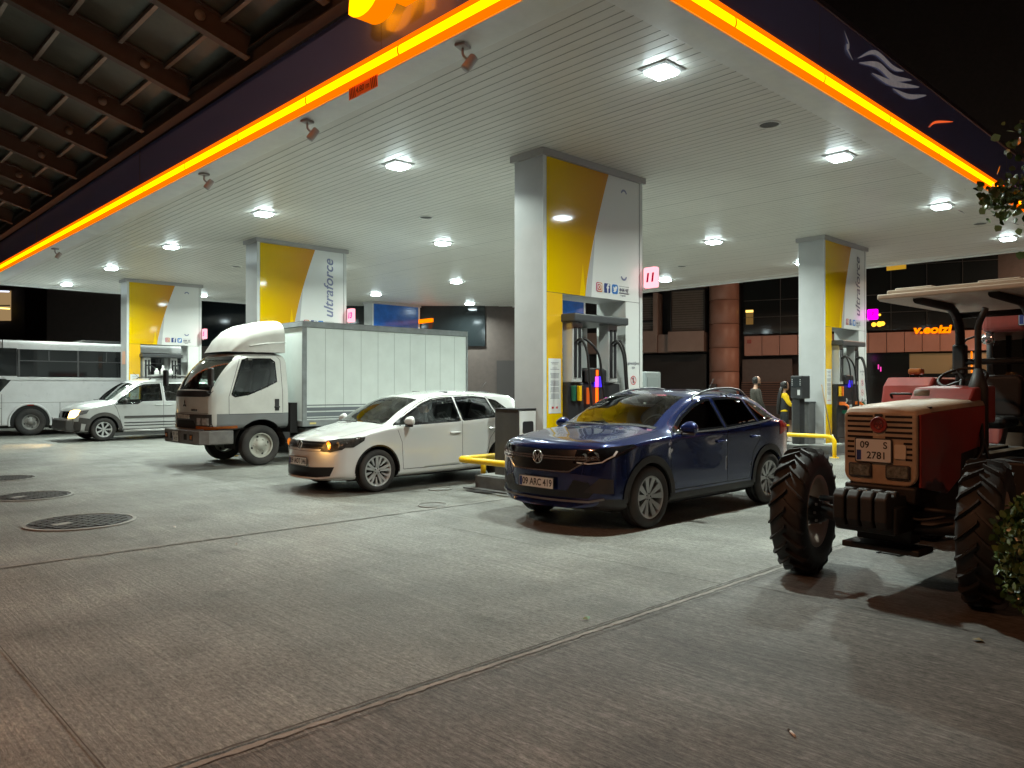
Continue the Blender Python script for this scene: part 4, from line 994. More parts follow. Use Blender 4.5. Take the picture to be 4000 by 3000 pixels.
def suv():
    e = empty('parked_car', (6.08, 5.76, 0), 0, 'dark blue crossover car with roof rails, nearest car in front of the column', 'car')
    fw, rw = .65, 3.216
    K = dict(
        zt=[(0,.62),(.02,.78),(.05,.875),(.10,.93),(.35,.985),(.7,1.035),(.92,1.062),(1.0,1.082),(1.4,1.295),(1.72,1.425),(1.98,1.47),(2.4,1.484),(2.85,1.466),(3.2,1.40),(3.5,1.28),(3.75,1.14),(3.88,1.04),(3.97,.85)],
        zs=[(0,.58),(.03,.72),(.1,.82),(.35,.90),(.8,.945),(1.2,.965),(2.4,1.0),(3.4,1.06),(3.8,1.04),(3.97,.8)],
        ws=[(0,.72),(.05,.775),(.15,.825),(.35,.862),(.65,.874),(1.2,.874),(2.5,.876),(3.2,.876),(3.6,.84),(3.9,.76),(3.97,.70)],
        wt=[(0,.66),(.1,.70),(.5,.725),(.92,.725),(1.0,.715),(1.4,.66),(1.85,.635),(2.6,.63),(3.2,.615),(3.7,.58),(3.97,.5)],
        zb=[(0,.25),(.3,.20),(3.6,.21),(3.97,.32)], zc=[(0,.36),(.5,.33),(3.4,.34),(3.97,.42)], zm=[(0,.47),(.1,.58),(.4,.66),(3.5,.70),(3.97,.6)],
        crown=[(0,.03),(1.0,.035),(1.5,.055),(3,.05),(3.97,.05)], bow=[(0,.20),(.3,.15),(.85,.13),(1.0,.11),(1.72,.08),(2.4,0),(3.4,-.06),(3.97,-.10)], bulge=[(0,1),(.5,.992),(.9,.982),(2.9,.982),(3.3,.992),(4,1)])
    wf = [(1.24,1.0),(1.50,1.145),(1.80,1.275),(2.06,1.345),(2.20,1.355),(2.24,1.025)]
    wr = [(2.31,1.028),(2.28,1.362),(2.65,1.372),(2.95,1.345),(3.03,1.07)]
    wq = [(3.09,1.075),(3.02,1.335),(3.25,1.27),(3.50,1.125),(3.48,1.10)]
    df = [(1.13,.37),(1.09,.93),(1.17,.99),(1.5,1.185),(1.8,1.315),(2.06,1.385),(2.25,1.395),(2.275,.37)]
    dr = [(2.275,.37),(2.25,1.395),(2.65,1.41),(3.0,1.372),(3.075,1.07),(3.04,.86),(2.88,.70),(2.80,.37)]
    sh_ = lambda P: [(x-.12, z) for x, z in P]; wf, wr, wq = sh_(wf), sh_(wr), sh_(wq)
    df = [(x-(.10 if z > .9 else .07), z) for x, z in df]; dr = [(x-(.10 if z > .9 else .07), z) for x, z in dr]
    reg = [('hole','circ',(fw,.335,.375),(3,29)), ('hole','circ',(rw,.335,.375),(3,29)),
           ('side_window','poly',wf,(29,43)), ('side_window_dark','poly',wr,(29,43)), ('side_window_dark#2','poly',wq,(29,43)),
           ('windshield','grid',(1.0,1.74),(44,53)), ('rear_window','grid',(3.25,3.76),(44,53)), ('cladding','grid',(0,5),(3,10)),
           ('door_front','poly',df,(10,43)), ('door_rear','poly',dr,(10,43)), ('hood','grid',(.07,.96),(43,53))]
    B = Body(K, 3.97, reg, extra=(1.0,1.74,3.25,3.76,.07,.96))
    res = shell(e, B, {'side_window_dark':'side_window','door_front_near':'door','door_front_far':'door','door_rear_near':'door','door_rear_far':'door'},
          {'body':BLUEP,'door_front':BLUEP,'door_rear':BLUEP,'hood':BLUEP,'side_window':CARGL,'side_window_dark':CARGD,'windshield':CARGW,'rear_window':CARGD,'cladding':BPL})
    edge_loop(B, [wf, wr, wq], GBLK, e, w=.03, off=.002)
    edge_loop(B, [[(1.08,.985),(2.15,1.012),(2.93,1.06),(3.40,1.10),(2.93,1.045),(2.15,.998)]], CHR, e, 'waist_trim', w=.008, off=.006)
    m = MB()
    for v in ('N','X'):
        B.line(df+[df[0]], v, .007, .0012, mb=m); B.line(dr+[dr[0]], v, .007, .0012, mb=m)
    B.line([(.09,-.62),(.14,-.66),(.6,-.735),(.94,-.74)], 'T', .006, .0012, mb=m); B.line([(.09,.62),(.14,.66),(.6,.735),(.94,.74)], 'T', .006, .0012, mb=m)
    m.build('panel_gap', SEAMC, e, flipcheck=False)
    for v in ('N','X'):                                            # arch cladding lips
        for x in (fw, rw):
            m = MB(); B.line([(x+.405*math.cos(R(a)), .335+.405*math.sin(R(a))) for a in range(-8, 189, 6)], v, .075, .012, mb=m)
            B.line([(x+.372*math.cos(R(a)), .335+.372*math.sin(R(a))) for a in range(-8, 189, 6)], v, .016, -.004, mb=m)
            m.build('arch_lip', BPL, e, flipcheck=False)
    arches(e, (fw, rw), .335, .385, .86)
    # front: grille band, lamps, lower intake, splitter
    GR = mat('grille_mesh', (0.008,0.008,0.009), .3, bump=.3, bscale=90)
    g = B.decal([(-.50,.70),(-.40,.635),(.40,.635),(.50,.70),(.66,.80),(.66,.862),(.40,.850),(.0,.845),(-.40,.850),(-.66,.862),(-.66,.80)], 'F', .004, .06).build('grille', GR, e, flipcheck=False)
    m = MB()
    for z, k in ((.775,0), (.752,0)): B.line([(y/10, z + .035*max(0, abs(y/10)-.45)) for y in range(-7, 8)], 'F', .015, .018, mb=m)
    B.line([(-.66,.79),(-.50,.69),(-.40,.625),(.40,.625),(.50,.69),(.66,.79)], 'F', .016, .012, mb=m)
    m.build('chrome_bar', CHR, g, flipcheck=False)
    B.line([(y/20, .872+.01*max(0, abs(y/20)-.4)) for y in range(-13, 14)], 'F', .010, .006).build('hood_edge', BLUEP, g, flipcheck=False)
    for sg in (-1, 1):
        P = [(sg*a, b) for a, b in ((.44,.715),(.56,.70),(.74,.725),(.825,.80),(.835,.865),(.80,.885),(.66,.868),(.46,.852))]
        if sg < 0: P.reverse()
        hm = B.decal(P, 'F', .007, .04); B.decal([(.10,.79),(.20,.80),(.40,.885),(.36,.905),(.10,.885)], 'N' if sg < 0 else 'X', .007, .03, mb=hm)
        hl = hm.build('headlight', GBLK, e, flipcheck=False)
        m = MB(); B.line([(sg*a, b) for a, b in ((.48,.725),(.60,.715),(.72,.735),(.80,.80),(.81,.845))], 'F', .012, .012, mb=m); m.build('light_strip', mat('drl_white',(.7,.7,.72),.15), hl, flipcheck=False)
        m = MB()
        for y, z in ((.56,.785),(.67,.80)):
            h = B.hit((-2, sg*y, z), (1,0,0))
            if h: m.lathe([(.036,.010),(.030,.006),(.001,.004)], frame(h[0]+h[1]*.004,(0,-1,0),(0,0,1)), 18)
        m.build('reflector', LAMPG, hl)
    m = B.decal([(-.60,.36),(.60,.36),(.66,.43),(.60,.52),(.45,.545),(.38,.43),(-.38,.43),(-.45,.545),(-.60,.52),(-.66,.43)][::1], 'F', .004, .05)
    m.build('lower_intake', GR, e, flipcheck=False)
    for sg in (-1, 1): B.decal([(sg*.55,.42),(sg*.80,.41),(sg*.80,.56),(sg*.70,.57)][::sg], 'F', .005, .04).build('side_intake', BPL, e, flipcheck=False)
    m = MB(); B.line([(-.74,.36),(-.6,.325),(.6,.325),(.74,.36)], 'F', .022, .012, mb=m); m.build('splitter', CHR if False else mat('satin_grey',(.2,.2,.2),.35,.5), e, flipcheck=False)
    h = B.hit((-2, 0, .765), (1,0,0)); ring_badge(e, h[0]+Vector((-.012,0,0)), .072)
    h = B.hit((-2, 0, .50), (1,0,0)); plate(e, h[0]+Vector((-.02,.0,-.005)), '09 ARC 419')
    # roof rails, mirrors, handles, aerial, wipers
    for sg in (-1, 1):
        pts = [(1.74,1.36,.65),(1.85,1.41,.615),(2.15,1.475,.60),(2.6,1.505,.585),(2.95,1.48,.575),(3.12,1.40,.57),(3.2,1.36,.575)]
        m = MB().tube(smooth_path([(x, sg*(y+.0), z-.012) for x, z, y in pts], 5), .015, 8)
        m.build('roof_rail', mat('rail_silver',(.14,.14,.145),.35,.6), e)
        mirror(e, (1.26, sg*.83, 1.045), 1, BLUEP, sg)
        for x, z in ((2.03,.86),(2.83,.885)): handle(e, x, z, B, BLUEP, 'N' if sg < 0 else 'X')
    MB().tube([(3.12,.0,1.44),(3.28,0,1.62)], [.008,.003], 6).build('aerial', BPL, e)
    m = MB(); m.tube([(.90,-.62,1.055),(.93,-.1,1.085),(.94,-.02,1.09)], .009, 6); m.tube([(.85,-.05,1.075),(.86,.45,1.075),(.92,.6,1.075)], .009, 6); m.build('wiper', BPL, e)
    B.decal([(.93,-.70),(.995,-.69),(.88,0),(.995,.69),(.93,.70),(.83,0)], 'T', .003, .08).build('cowl', BPL, e, flipcheck=False)
    m = MB(); m.box(3.28,3.34,-.80,-.62,.90,1.04); tl = B.decal([(3.52,.88),(3.86,.95),(3.86,1.06),(3.52,1.06)], 'N', .006, .05).build('tail_light', mat('tail_red',(.30,.02,.02),.08), e, flipcheck=False)
    B.decal([(3.52,.88),(3.86,.95),(3.86,1.06),(3.52,1.06)], 'X', .006, .05).build('tail_light', mat('tail_red',(.30,.02,.02),.08), e, flipcheck=False)
    cabin(e, (1.22, 1.75, 2.62), .66, .32, 1.0, 1.40)
    wheels(e, ((fw, True), (rw, False)), .332, .205, .225, 'blade', .765)
    m = MB().prism(rrect(.2,3.7,.19,.30,.04), -.70, .70, frame((0,0,0),(1,0,0),(0,0,1))); m.build('underbody', WELL, e)
    MB().add([(1.48,-.03,1.325),(1.48,.03,1.325),(1.46,.12,1.26),(1.46,-.12,1.26),(1.46,-.12,1.32),(1.46,.12,1.32)], [(0,1,5,4),(4,5,2,3)]).build('inner_mirror', BPL, e)
    return e
suv()
# ================================================================ white hatchback
WHP = mat('white_paint', (0.66, 0.67, 0.66), 0.18, coat=1.0, back=(.03,.03,.03), dirt=.04)
GLOW = emis('indicator_glow', (3.2, 1.0, .12), 1.6)
AMB = mat('amber_lens', (.65,.20,.02), .1, emit=(1,.3,.03), estr=.35)
def hatch():
    e = empty('parked_car', (5.61, 10.12, 0), 0, 'white hatchback with lit orange indicator, in front of the box truck', 'car')
    fw, rw = .62, 3.09
    K = dict(
        zt=[(0,.60),(.02,.68),(.05,.735),(.10,.775),(.3,.845),(.6,.92),(.78,.96),(.87,.985),(1.2,1.185),(1.52,1.345),(1.75,1.405),(2.1,1.44),(2.45,1.458),(2.9,1.447),(3.3,1.415),(3.5,1.375),(3.58,1.24),(3.65,1.0),(3.71,.8)],
        zs=[(0,.54),(.05,.655),(.2,.76),(.6,.865),(1.0,.92),(2.4,.965),(3.3,1.02),(3.6,.95),(3.71,.72)],
        ws=[(0,.66),(.05,.72),(.15,.78),(.35,.824),(.6,.837),(1.2,.84),(3.2,.835),(3.5,.80),(3.71,.70)],
        wt=[(0,.60),(.1,.65),(.5,.69),(.82,.70),(.9,.69),(1.25,.64),(1.7,.61),(3.2,.595),(3.5,.575),(3.71,.5)],
        zb=[(0,.20),(.3,.17),(3.4,.19),(3.71,.3)], zc=[(0,.30),(.5,.28),(3.71,.36)], zm=[(0,.44),(.1,.52),(.4,.60),(3.3,.66),(3.71,.55)],
        crown=[(0,.03),(1.0,.035),(1.5,.05),(3.71,.05)], bow=[(0,.18),(.3,.15),(.75,.13),(.87,.11),(1.55,.07),(2.3,0),(3.3,-.05),(3.71,-.08)], bulge=[(0,1),(.5,.993),(.9,.985),(2.8,.985),(3.1,.993),(3.71,1)])
    w1 = [(.93,.945),(1.24,1.11),(1.50,1.24),(1.72,1.312),(1.95,1.338),(2.12,1.342),(2.15,.985)]
    w2 = [(2.21,.988),(2.18,1.343),(2.55,1.35),(2.82,1.325),(2.92,1.03)]
    w3 = [(2.98,1.035),(2.89,1.31),(3.04,1.275),(3.30,1.075)]
    df = [(1.06,.30),(1.03,.70),(.95,.88),(.90,.93),(1.22,1.135),(1.48,1.27),(1.70,1.345),(1.98,1.375),(2.17,1.375),(2.20,.30)]
    dr = [(2.20,.30),(2.17,1.375),(2.55,1.385),(2.86,1.355),(2.955,1.04),(2.92,.84),(2.78,.68),(2.68,.30)]
    reg = [('hole','circ',(fw,.305,.36),(3,29)), ('hole','circ',(rw,.305,.36),(3,29)), ('side_window','poly',w1,(27,43)), ('side_window#2','poly',w2,(27,43)), ('side_window#3','poly',w3,(27,43)),
           ('windshield','grid',(.87,1.55),(44,53)), ('rear_window','grid',(3.5,3.63),(44,53)), ('door_front','poly',df,(8,43)), ('door_rear','poly',dr,(8,43)), ('hood','grid',(.12,.84),(43,53))]
    B = Body(K, 3.71, reg, extra=(.87,1.55,3.5,3.63,.12,.84))
    G2_ = glass('clear_glass', (0.66, 0.72, 0.69))
    shell(e, B, {'door_front_near':'door','door_front_far':'door','door_rear_near':'door','door_rear_far':'door'}, {'body':WHP,'side_window':G2_,'windshield':CARGW,'rear_window':CARGD})
    edge_loop(B, [w1, w2, w3], GBLK, e, w=.028, off=.002)
    m = MB()
    for v in ('N','X'): B.line(df+[df[0]], v, .007, .0012, mb=m); B.line(dr+[dr[0]], v, .007, .0012, mb=m)
    for s in (-1,1): B.line([(.12,s*.55),(.2,s*.60),(.5,s*.665),(.82,s*.70)], 'T', .006, .0012, mb=m)
    B.line([(-.60,.60),(.60,.60)], 'F', .005, .0012, mb=m)
    m.build('panel_gap', SEAMC, e, flipcheck=False)
    for v in ('N','X'):
        for x in (fw, rw): B.line([(x+.366*math.cos(R(a)), .305+.366*math.sin(R(a))) for a in range(-4, 185, 6)], v, .022, .003).build('arch_lip', WHP, e, flipcheck=False)
    arches(e, (fw, rw), .305, .368, .83)
    m = MB(); B.line([(-.74,.235),(-.5,.205),(.5,.205),(.74,.235)], 'F', .02, .01, mb=m); m.build('front_lip', WHP, e, flipcheck=False)
    GM = mat('grille_black', (.010,.010,.011), .35)
    g = B.decal([(-.50,.635),(.50,.635),(.55,.66),(.50,.735),(.0,.735),(-.50,.735),(-.55,.66)], 'F', .004, .05).build('grille', GM, e, flipcheck=False)
    m = MB(); B.line([(-.5,.655),(.5,.655)], 'F', .007, .008, mb=m); B.line([(-.5,.70),(.5,.70)], 'F', .004, .008, mb=m); m.build('chrome_bar', CHR, g, flipcheck=False)
    B.decal([(-.60,.26),(-.40,.235),(.40,.235),(.60,.26),(.66,.39),(.30,.375),(-.30,.375),(-.66,.39)], 'F', .004, .05).build('lower_intake', GM, e, flipcheck=False)
    h = B.hit((-2,0,.685),(1,0,0)); ring_badge(e, h[0]+Vector((-.012,0,0)), .062)
    h = B.hit((-2,0,.47),(1,0,0)); plate(e, h[0]+Vector((-.02,0,-.02)), '09 AOT 346')
    for s in (-1,1):
        P = [(s*a,b) for a,b in ((.45,.61),(.60,.595),(.74,.63),(.81,.72),(.80,.79),(.62,.775),(.50,.745))]
        if s < 0: P.reverse()
        hm = B.decal(P, 'F', .006, .03); B.decal([(.10,.66),(.22,.66),(.38,.75),(.40,.80),(.30,.80),(.10,.755)], 'N' if s < 0 else 'X', .006, .03, mb=hm)
        hl = hm.build('headlight', mat('headlight_dark',(.05,.048,.045),.10,.2,var=.6,vscale=25), e, flipcheck=False)
        for yy, zz, mt, r_ in ((.57,.685,AMB,.058),(.69,.70,LAMPG,.045)):
            h = B.hit((-2, s*yy, zz), (1,0,0)); M = frame(h[0]+h[1]*.004, (0,-1,0), (0,0,1))
            MB().lathe([(r_,.006),(r_*.8,.014),(r_*.35,.004),(.001,.003)], M, 20).build('reflector', mt, hl)
            if mt is AMB and s < 0:
                MB().lathe([(.001,.020),(.014,.014),(.016,.004)], M, 12).build('bulb', GLOW, hl)
                d = bpy.data.lights.new('bulb_light','POINT'); d.energy = 1.6; d.color = (1,.5,.12); d.shadow_soft_size = .02
                o = bpy.data.objects.new('bulb_light', d); C.objects.link(o); o.parent = hl; o.location = h[0]+Vector((-.10, 0, 0))
        mirror(e, (1.12, s*.80, 1.0), 1, WHP, s)
        for x, z in ((2.03,.80),(2.84,.84)): handle(e, x, z, B, WHP, 'N' if s < 0 else 'X', .19)
    for v in ('N','X'): B.decal([(3.42,.80),(3.62,.82),(3.60,1.0),(3.44,1.02)], v, .006, .05).build('tail_light', mat('tail_red',(.30,.02,.02),.08), e, flipcheck=False)
    MB().tube([(3.22,.0,1.40),(3.42,0,1.60)], [.007,.003], 6).build('aerial', BPL, e)
    m = MB(); m.tube([(.80,-.60,.98),(.82,-.1,1.0),(.84,0,1.01)], .009, 6); m.tube([(.74,-.05,.985),(.75,.42,.99),(.81,.6,.985)], .009, 6); m.build('wiper', BPL, e)
    cabin(e, (1.08, 1.70, 2.58), .62, .28, .95, 1.30)
    wheels(e, ((fw, True), (rw, False)), .305, .19, .218, 'twin', .735, rim=mat('wheel_cover',(.55,.56,.56),.3,.5,dirt=.15), steer=R(0))
    MB().prism(rrect(.2,3.45,.17,.28,.04), -.66, .66, frame((0,0,0),(1,0,0),(0,0,1))).build('underbody', WELL, e)
    MB().prism([(-.13,1.25),(.13,1.25),(.12,1.32),(-.12,1.32)], -.01, .01, frame((1.34,0,-.02),(0,-1,0),(0,0,1))).build('inner_mirror', BPL, e)
hatch()

# ================================================================ silver compact van
SLP = mat('silver_paint', (0.55, 0.56, 0.555), 0.28, .35, coat=.8, back=(.03,.03,.03), dirt=.10)
GCL = mat('grey_cladding', (0.045,0.043,0.042), .6, dirt=.4)
def van():
    e = empty('parked_van', (5.88, 24.32, 0), 0, 'silver compact van with one headlight glowing, between bus and box truck', 'van')
    fw, rw = .72, 3.38
    K = dict(
        zt=[(0,.66),(.03,.80),(.08,.89),(.2,.97),(.6,1.085),(.8,1.12),(.92,1.15),(1.25,1.41),(1.55,1.63),(1.8,1.74),(2.2,1.79),(3.5,1.79),(3.92,1.77),(4.02,1.5),(4.08,.9)],
        zs=[(0,.60),(.05,.76),(.2,.88),(.7,1.0),(1.1,1.06),(2,1.08),(4,1.10),(4.08,.8)],
        ws=[(0,.72),(.05,.77),(.15,.83),(.35,.872),(.7,.888),(4.0,.89),(4.08,.86)], wt=[(0,.66),(.1,.70),(.6,.74),(.92,.75),(1.25,.735),(1.8,.72),(4.08,.70)],
        zb=[(0,.28),(.3,.24),(4.08,.3)], zc=[(0,.56),(.3,.50),(.9,.36),(4.08,.38)], zm=[(0,.58),(.1,.66),(.5,.72),(4.08,.74)],
        crown=[(0,.03),(1.1,.035),(1.6,.06),(4.08,.05)], bow=[(0,.15),(.3,.13),(.92,.11),(1.6,.06),(2.3,0),(4.08,-.03)], bulge=[(0,1),(4.08,1)])
    w1 = [(1.02,1.03),(1.14,1.15),(1.40,1.36),(1.62,1.51),(1.80,1.58),(2.25,1.61),(2.28,1.13),(1.74,1.12),(1.60,1.04)]
    w2 = [(2.40,1.12),(2.38,1.60),(3.12,1.61),(3.14,1.12)]; w3 = [(3.26,1.12),(3.26,1.61),(3.84,1.60),(3.86,1.12)]
    df = [(1.22,.32),(1.05,.9),(.98,1.02),(1.36,1.39),(1.60,1.56),(1.80,1.64),(2.31,1.66),(2.33,.32)]
    dr = [(2.33,.32),(2.31,1.66),(3.19,1.68),(3.20,.80),(2.98,.66),(2.92,.32)]
    reg = [('hole','circ',(fw,.33,.385),(3,29)), ('hole','circ',(rw,.33,.385),(3,29)), ('side_window','poly',w1,(24,43)), ('side_window_dark','poly',w2,(24,43)), ('side_window_dark#3','poly',w3,(24,43)),
           ('windshield','grid',(.92,1.58),(44,53)), ('bumper','grid',(0,.16),(3,12)), ('door_front','poly',df,(8,43)), ('door_rear','poly',dr,(8,43)), ('hood','grid',(.12,.88),(43,53))]
    B = Body(K, 4.08, reg, dx=.045, extra=(.92,1.58,.12,.16,.88))
    shell(e, B, {'side_window_dark':'side_window','door_front_near':'door','door_front_far':'door','door_rear_near':'door','door_rear_far':'door'}, {'body':SLP,'side_window':CARGL,'side_window_dark':CARGD,'windshield':CARGW,'bumper':GCL})
    edge_loop(B, [w1, w2, w3], GBLK, e, w=.03, off=.002)
    m = MB()
    for v in ('N','X'): B.line(df+[df[0]], v, .009, .0015, mb=m); B.line(dr+[dr[0]], v, .009, .0015, mb=m)
    m.build('panel_gap', SEAMC, e, flipcheck=False)
    for v in ('N','X'):
        for x in (fw, rw): B.line([(x+.43*math.cos(R(a)), .33+.43*math.sin(R(a))) for a in range(-8, 189, 6)], v, .10, .014).build('arch_cladding', GCL, e, flipcheck=False)
        B.line([(1.24,.66),(2.90,.66)], v, .07, .014).build('side_moulding', GCL, e, flipcheck=False); B.line([(.1,.60),(.34,.56)], v, .16, .01).build('bumper_corner', GCL, e, flipcheck=False)
        for z in (.50,.42): B.line([(1.24,z),(2.90,z)], v, .025, .012).build('side_rib', SLP, e, flipcheck=False)
    for s in (-1,1): MB().tube([(1.22,s*.90,.27),(2.92,s*.90,.27)], .035, 8).build('side_step', PSI, e)
    arches(e, (fw, rw), .33, .39, .87)
    MB().prism([(-.20,.32),(-.215,.40),(-.21,.60),(-.16,.63),(.15,.62),(.15,.30),(-.1,.28)], -.70, .70, frame((0,0,0),(1,0,0),(0,0,1))).build('front_bumper', GCL, e, bevel=.04, seg=3)
    B.decal([(-.46,.66),(.46,.66),(.50,.84),(-.50,.84)], 'F', .005, .06).build('grille', GBLK, e, flipcheck=False)
    for s in (-1,1):
        P = [(s*a,b) for a,b in ((.48,.655),(.74,.67),(.80,.76),(.80,.87),(.66,.885),(.52,.85))]
        if s < 0: P.reverse()
        hl = B.decal(P, 'F', .006, .04).build('headlight', LAMPG if s > 0 else emis('headlight_on', (9,5.4,1.5), 1), e, flipcheck=False)
        if s < 0:
            d = bpy.data.lights.new('headlight_beam','SPOT'); d.energy = 200; d.color = (1,.66,.28); d.spot_size = R(75); d.spot_blend = .9; d.shadow_soft_size = .06
            o = bpy.data.objects.new('headlight_beam', d); C.objects.link(o); o.parent = e; o.location = (-.22,-.66,.76); o.rotation_euler = (R(0), R(70), R(28))
        B.decal([(.12,.74),(.28,.78),(.34,.88),(.14,.86)], 'N' if s < 0 else 'X', .006, .05).build('indicator', LAMPG, e, flipcheck=False)
        mirror(e, (1.26, s*.86, 1.12), 1, BPL, s)
        for x, z in ((2.18,1.0),(2.46,1.0)): handle(e, x, z, B, BPL if False else PSI, 'N' if s < 0 else 'X', .2)
        MB().tube(bend([(2.0,s*.60,1.72),(2.1,s*.60,1.82),(3.75,s*.60,1.84),(3.85,s*.60,1.76)],.08), .018, 8).build('roof_rail', GCL, e)
    for x in (2.45, 3.3): MB().bar((x,-.72,1.87),(x,.72,1.87), .06, .035).build('roof_bar', PSI, e)
    MB().tube([(2.0,.0,1.73),(1.75,0,1.95)], [.008,.003], 6).build('aerial', BPL, e)
    m = MB(); m.tube([(.84,-.62,1.14),(.87,-.1,1.16),(.88,0,1.17)], .010, 6); m.tube([(.79,-.05,1.15),(.81,.45,1.15)], .010, 6); m.build('wiper', BPL, e)
    cabin(e, (1.18, 1.85, 2.85), .66, .35, 1.05, 1.45)
    wheels(e, ((fw, True), (rw, False)), .325, .20, .21, 'eight', .78, rim=mat('wheel_cover',(.55,.56,.56),.3,.5,dirt=.15))
    MB().prism(rrect(.2,3.8,.22,.34,.04), -.70, .70, frame((0,0,0),(1,0,0),(0,0,1))).build('underbody', WELL, e)
van()
for i, x in enumerate((8.15, 8.33, 8.55)):
    o = MB().lathe([(.001,0),(.065,0),(.065,.10),(.03,.14),(.028,.18),(.001,.185)], n=16).build('white_bottle', WHT)
    tag(o, ('left', 'middle and tallest', 'right')[i] + ' of the three white bottles on the roof rack of the silver van', 'bottle', 'bottles on the van roof'); o.location = (x, 23.85, 1.888); o.scale = (1, 1, (1, 1.5, 1)[i])
MB_board = MB().box(8.0, 8.8, 23.6, 24.1, 1.886, 1.888).build('roof_board', PSI); tag(MB_board, 'thin flat board on the roof rack under the white bottles', 'board')

# ================================================================ light box truck
TWP = mat('truck_white', (0.58, 0.585, 0.55), 0.32, coat=.4, back=(.03,.03,.03), dirt=.12, var=.05); TGR = mat('truck_grey', (0.17,0.18,0.185), .5, dirt=.3)
BUMP = mat('bumper_grey', (.15,.145,.14), .55, dirt=.6, var=.3)
BOXP = mat('box_panel', (0.60, 0.655, 0.63), .38, var=.07, vscale=2, dirt=.05); BTR = mat('box_trim', (.20,.22,.225), .5, var=.2, dirt=.3); BST = mat('box_stripe', (.13,.15,.165), .5)
def truck():
    e = empty('box_truck', (5.77, 15.0, 0), 0, 'white box truck with grey lower trim and tall wind deflector', 'truck')
    fw, Lc = .98, 1.55
    K = dict(zt=[(0,1.34),(.02,1.40),(.05,1.47),(.50,2.09),(.60,2.155),(.8,2.195),(1.3,2.215),(1.5,2.19),(1.55,2.12)],
        zs=[(0,1.26),(.05,1.34),(.5,1.38),(1.55,1.40)], ws=[(0,.80),(.04,.85),(.12,.895),(.28,.92),(1.45,.925),(1.55,.90)],
        wt=[(0,.77),(.06,.85),(.3,.835),(.5,.815),(.7,.80),(1.55,.79)], zb=[(0,.70),(.4,.68),(1.55,.68)], zc=[(0,.80),(1.55,.80)], zm=[(0,.98),(.1,1.0),(1.55,1.0)],
        crown=[(0,.03),(.5,.05),(.8,.06),(1.55,.06)], bow=[(0,.12),(.5,.10),(.9,.03),(1.1,0),(1.55,0)], bulge=[(0,1.01),(1.55,1.01)])
    ww = [(.40,1.37),(.64,2.02),(.72,2.05),(1.22,2.06),(1.30,2.0),(1.31,1.62),(1.05,1.50),(.72,1.37),(.46,1.33)]
    dd = [(.34,1.0),(.34,1.33),(.60,2.08),(.70,2.12),(1.34,2.13),(1.42,2.05),(1.42,1.0)]
    reg = [('hole','circ',(fw,.39,.50),(3,29)), ('side_window','poly',ww,(24,43)), ('windshield','grid',(.05,.50),(43,53)), ('door','poly',dd,(20,43)), ('lower_side','grid',(.12,1.6),(3,20))]
    Body.sided = ('door',)
    B = Body(K, Lc, reg, dx=.035, extra=(.05,.50,.12))
    Body.sided = ('door_front','door_rear')
    cab = empty('cab'); cab.parent = e
    shell(cab, B, {}, {'body':TWP,'door':TWP,'side_window':CARGL,'windshield':CARGW,'lower_side':TGR})
    edge_loop(B, [ww], GBLK, cab, w=.03, off=.003)
    m = MB()
    for v in ('N','X'): B.line(dd+[dd[0]], v, .009, .0015, mb=m)
    B.line([(-.8,1.02),(.8,1.02)], 'F', .006, .0015, mb=m); B.line([(.50,1.06),(.50,1.3)], 'F', .004, .0015, mb=m)
    m.build('panel_gap', SEAMC, cab, flipcheck=False)
    arches(e, (fw,), .39, .51, .90, .5)
    P = [(-.86,.72),(.86,.72),(.86,1.0),(-.86,1.0)]
    B.decal([(-.86,.72),(.86,.72),(.86,1.0),(-.86,1.0)], 'F', .006, .06).build('front_panel', mat('front_dark',(.035,.033,.032),.5,dirt=.3), cab, flipcheck=False)
    B.decal([(-.82,1.34),(-.70,1.325),(.70,1.325),(.82,1.34),(.86,1.44),(-.86,1.44)], 'F', .008, .06).build('wiper_panel', BPL, cab, flipcheck=False)
    g = B.decal([(-.50,.73),(.50,.73),(.38,.88),(-.38,.88)], 'F', .012, .06).build('grille', WELL, cab, flipcheck=False)
    m = MB(); m.mesh(text_me('MITSUBISHI', .10, .003, 0, .003, space=1.15, sx=1.05), frame((-.155,.0,.945),(0,-1,0),(0,0,1))); m.build('lettering', mat('letter_pale',(.55,.52,.47),.4), cab)
    m = MB(); m.mesh(text_me('CANTER HD', .052, .002, 0, .002), frame((-.115,-.42,1.075),(0,-1,0),(0,0,1))); m.build('lettering', DARK, cab)
    m = MB(); T = frame((-.128,0,1.18),(0,-1,0),(0,0,1))
    for a in (90, 210, 330):
        u = Vector((math.cos(R(a)), math.sin(R(a)), 0)); v = Vector((-u.y, u.x, 0)); q = [u*.002, u*.042+v*.021, u*.082, u*.042-v*.021]
        m.add([T @ (p+Vector((0,0,z))) for z in (0,.008) for p in q], [(0,3,2,1),(4,5,6,7),(0,1,5,4),(1,2,6,5),(2,3,7,6),(3,0,4,7)])
    m.build('emblem', DARK, cab)
    for s in (-1,1):
        hl = empty('headlight'); hl.parent = cab
        for y0, y1 in ((.50,.62),(.65,.82)):
            Q = [(s*y0,.80),(s*y1,.80),(s*y1,.93),(s*y0,.93)]
            if s < 0: Q.reverse()
            B.decal(Q, 'F', .020, .05).build('lamp_glass', mat('truck_lamp',(.75,.75,.70),.1,.4,var=.5,vscale=18), hl, flipcheck=False)
        m = B.decal([(s*.48,.725),(s*.85,.725),(s*.85,.775),(s*.48,.775)][::s], 'F', .020, .05, mb=MB()); B.decal([(.05,.73),(.52,.74),(.50,.79),(.05,.775)], 'N' if s < 0 else 'X', .014, .05, mb=m)
        m.build('indicator', mat('amber_dull',(.45,.12,.02),.2), cab, flipcheck=False)
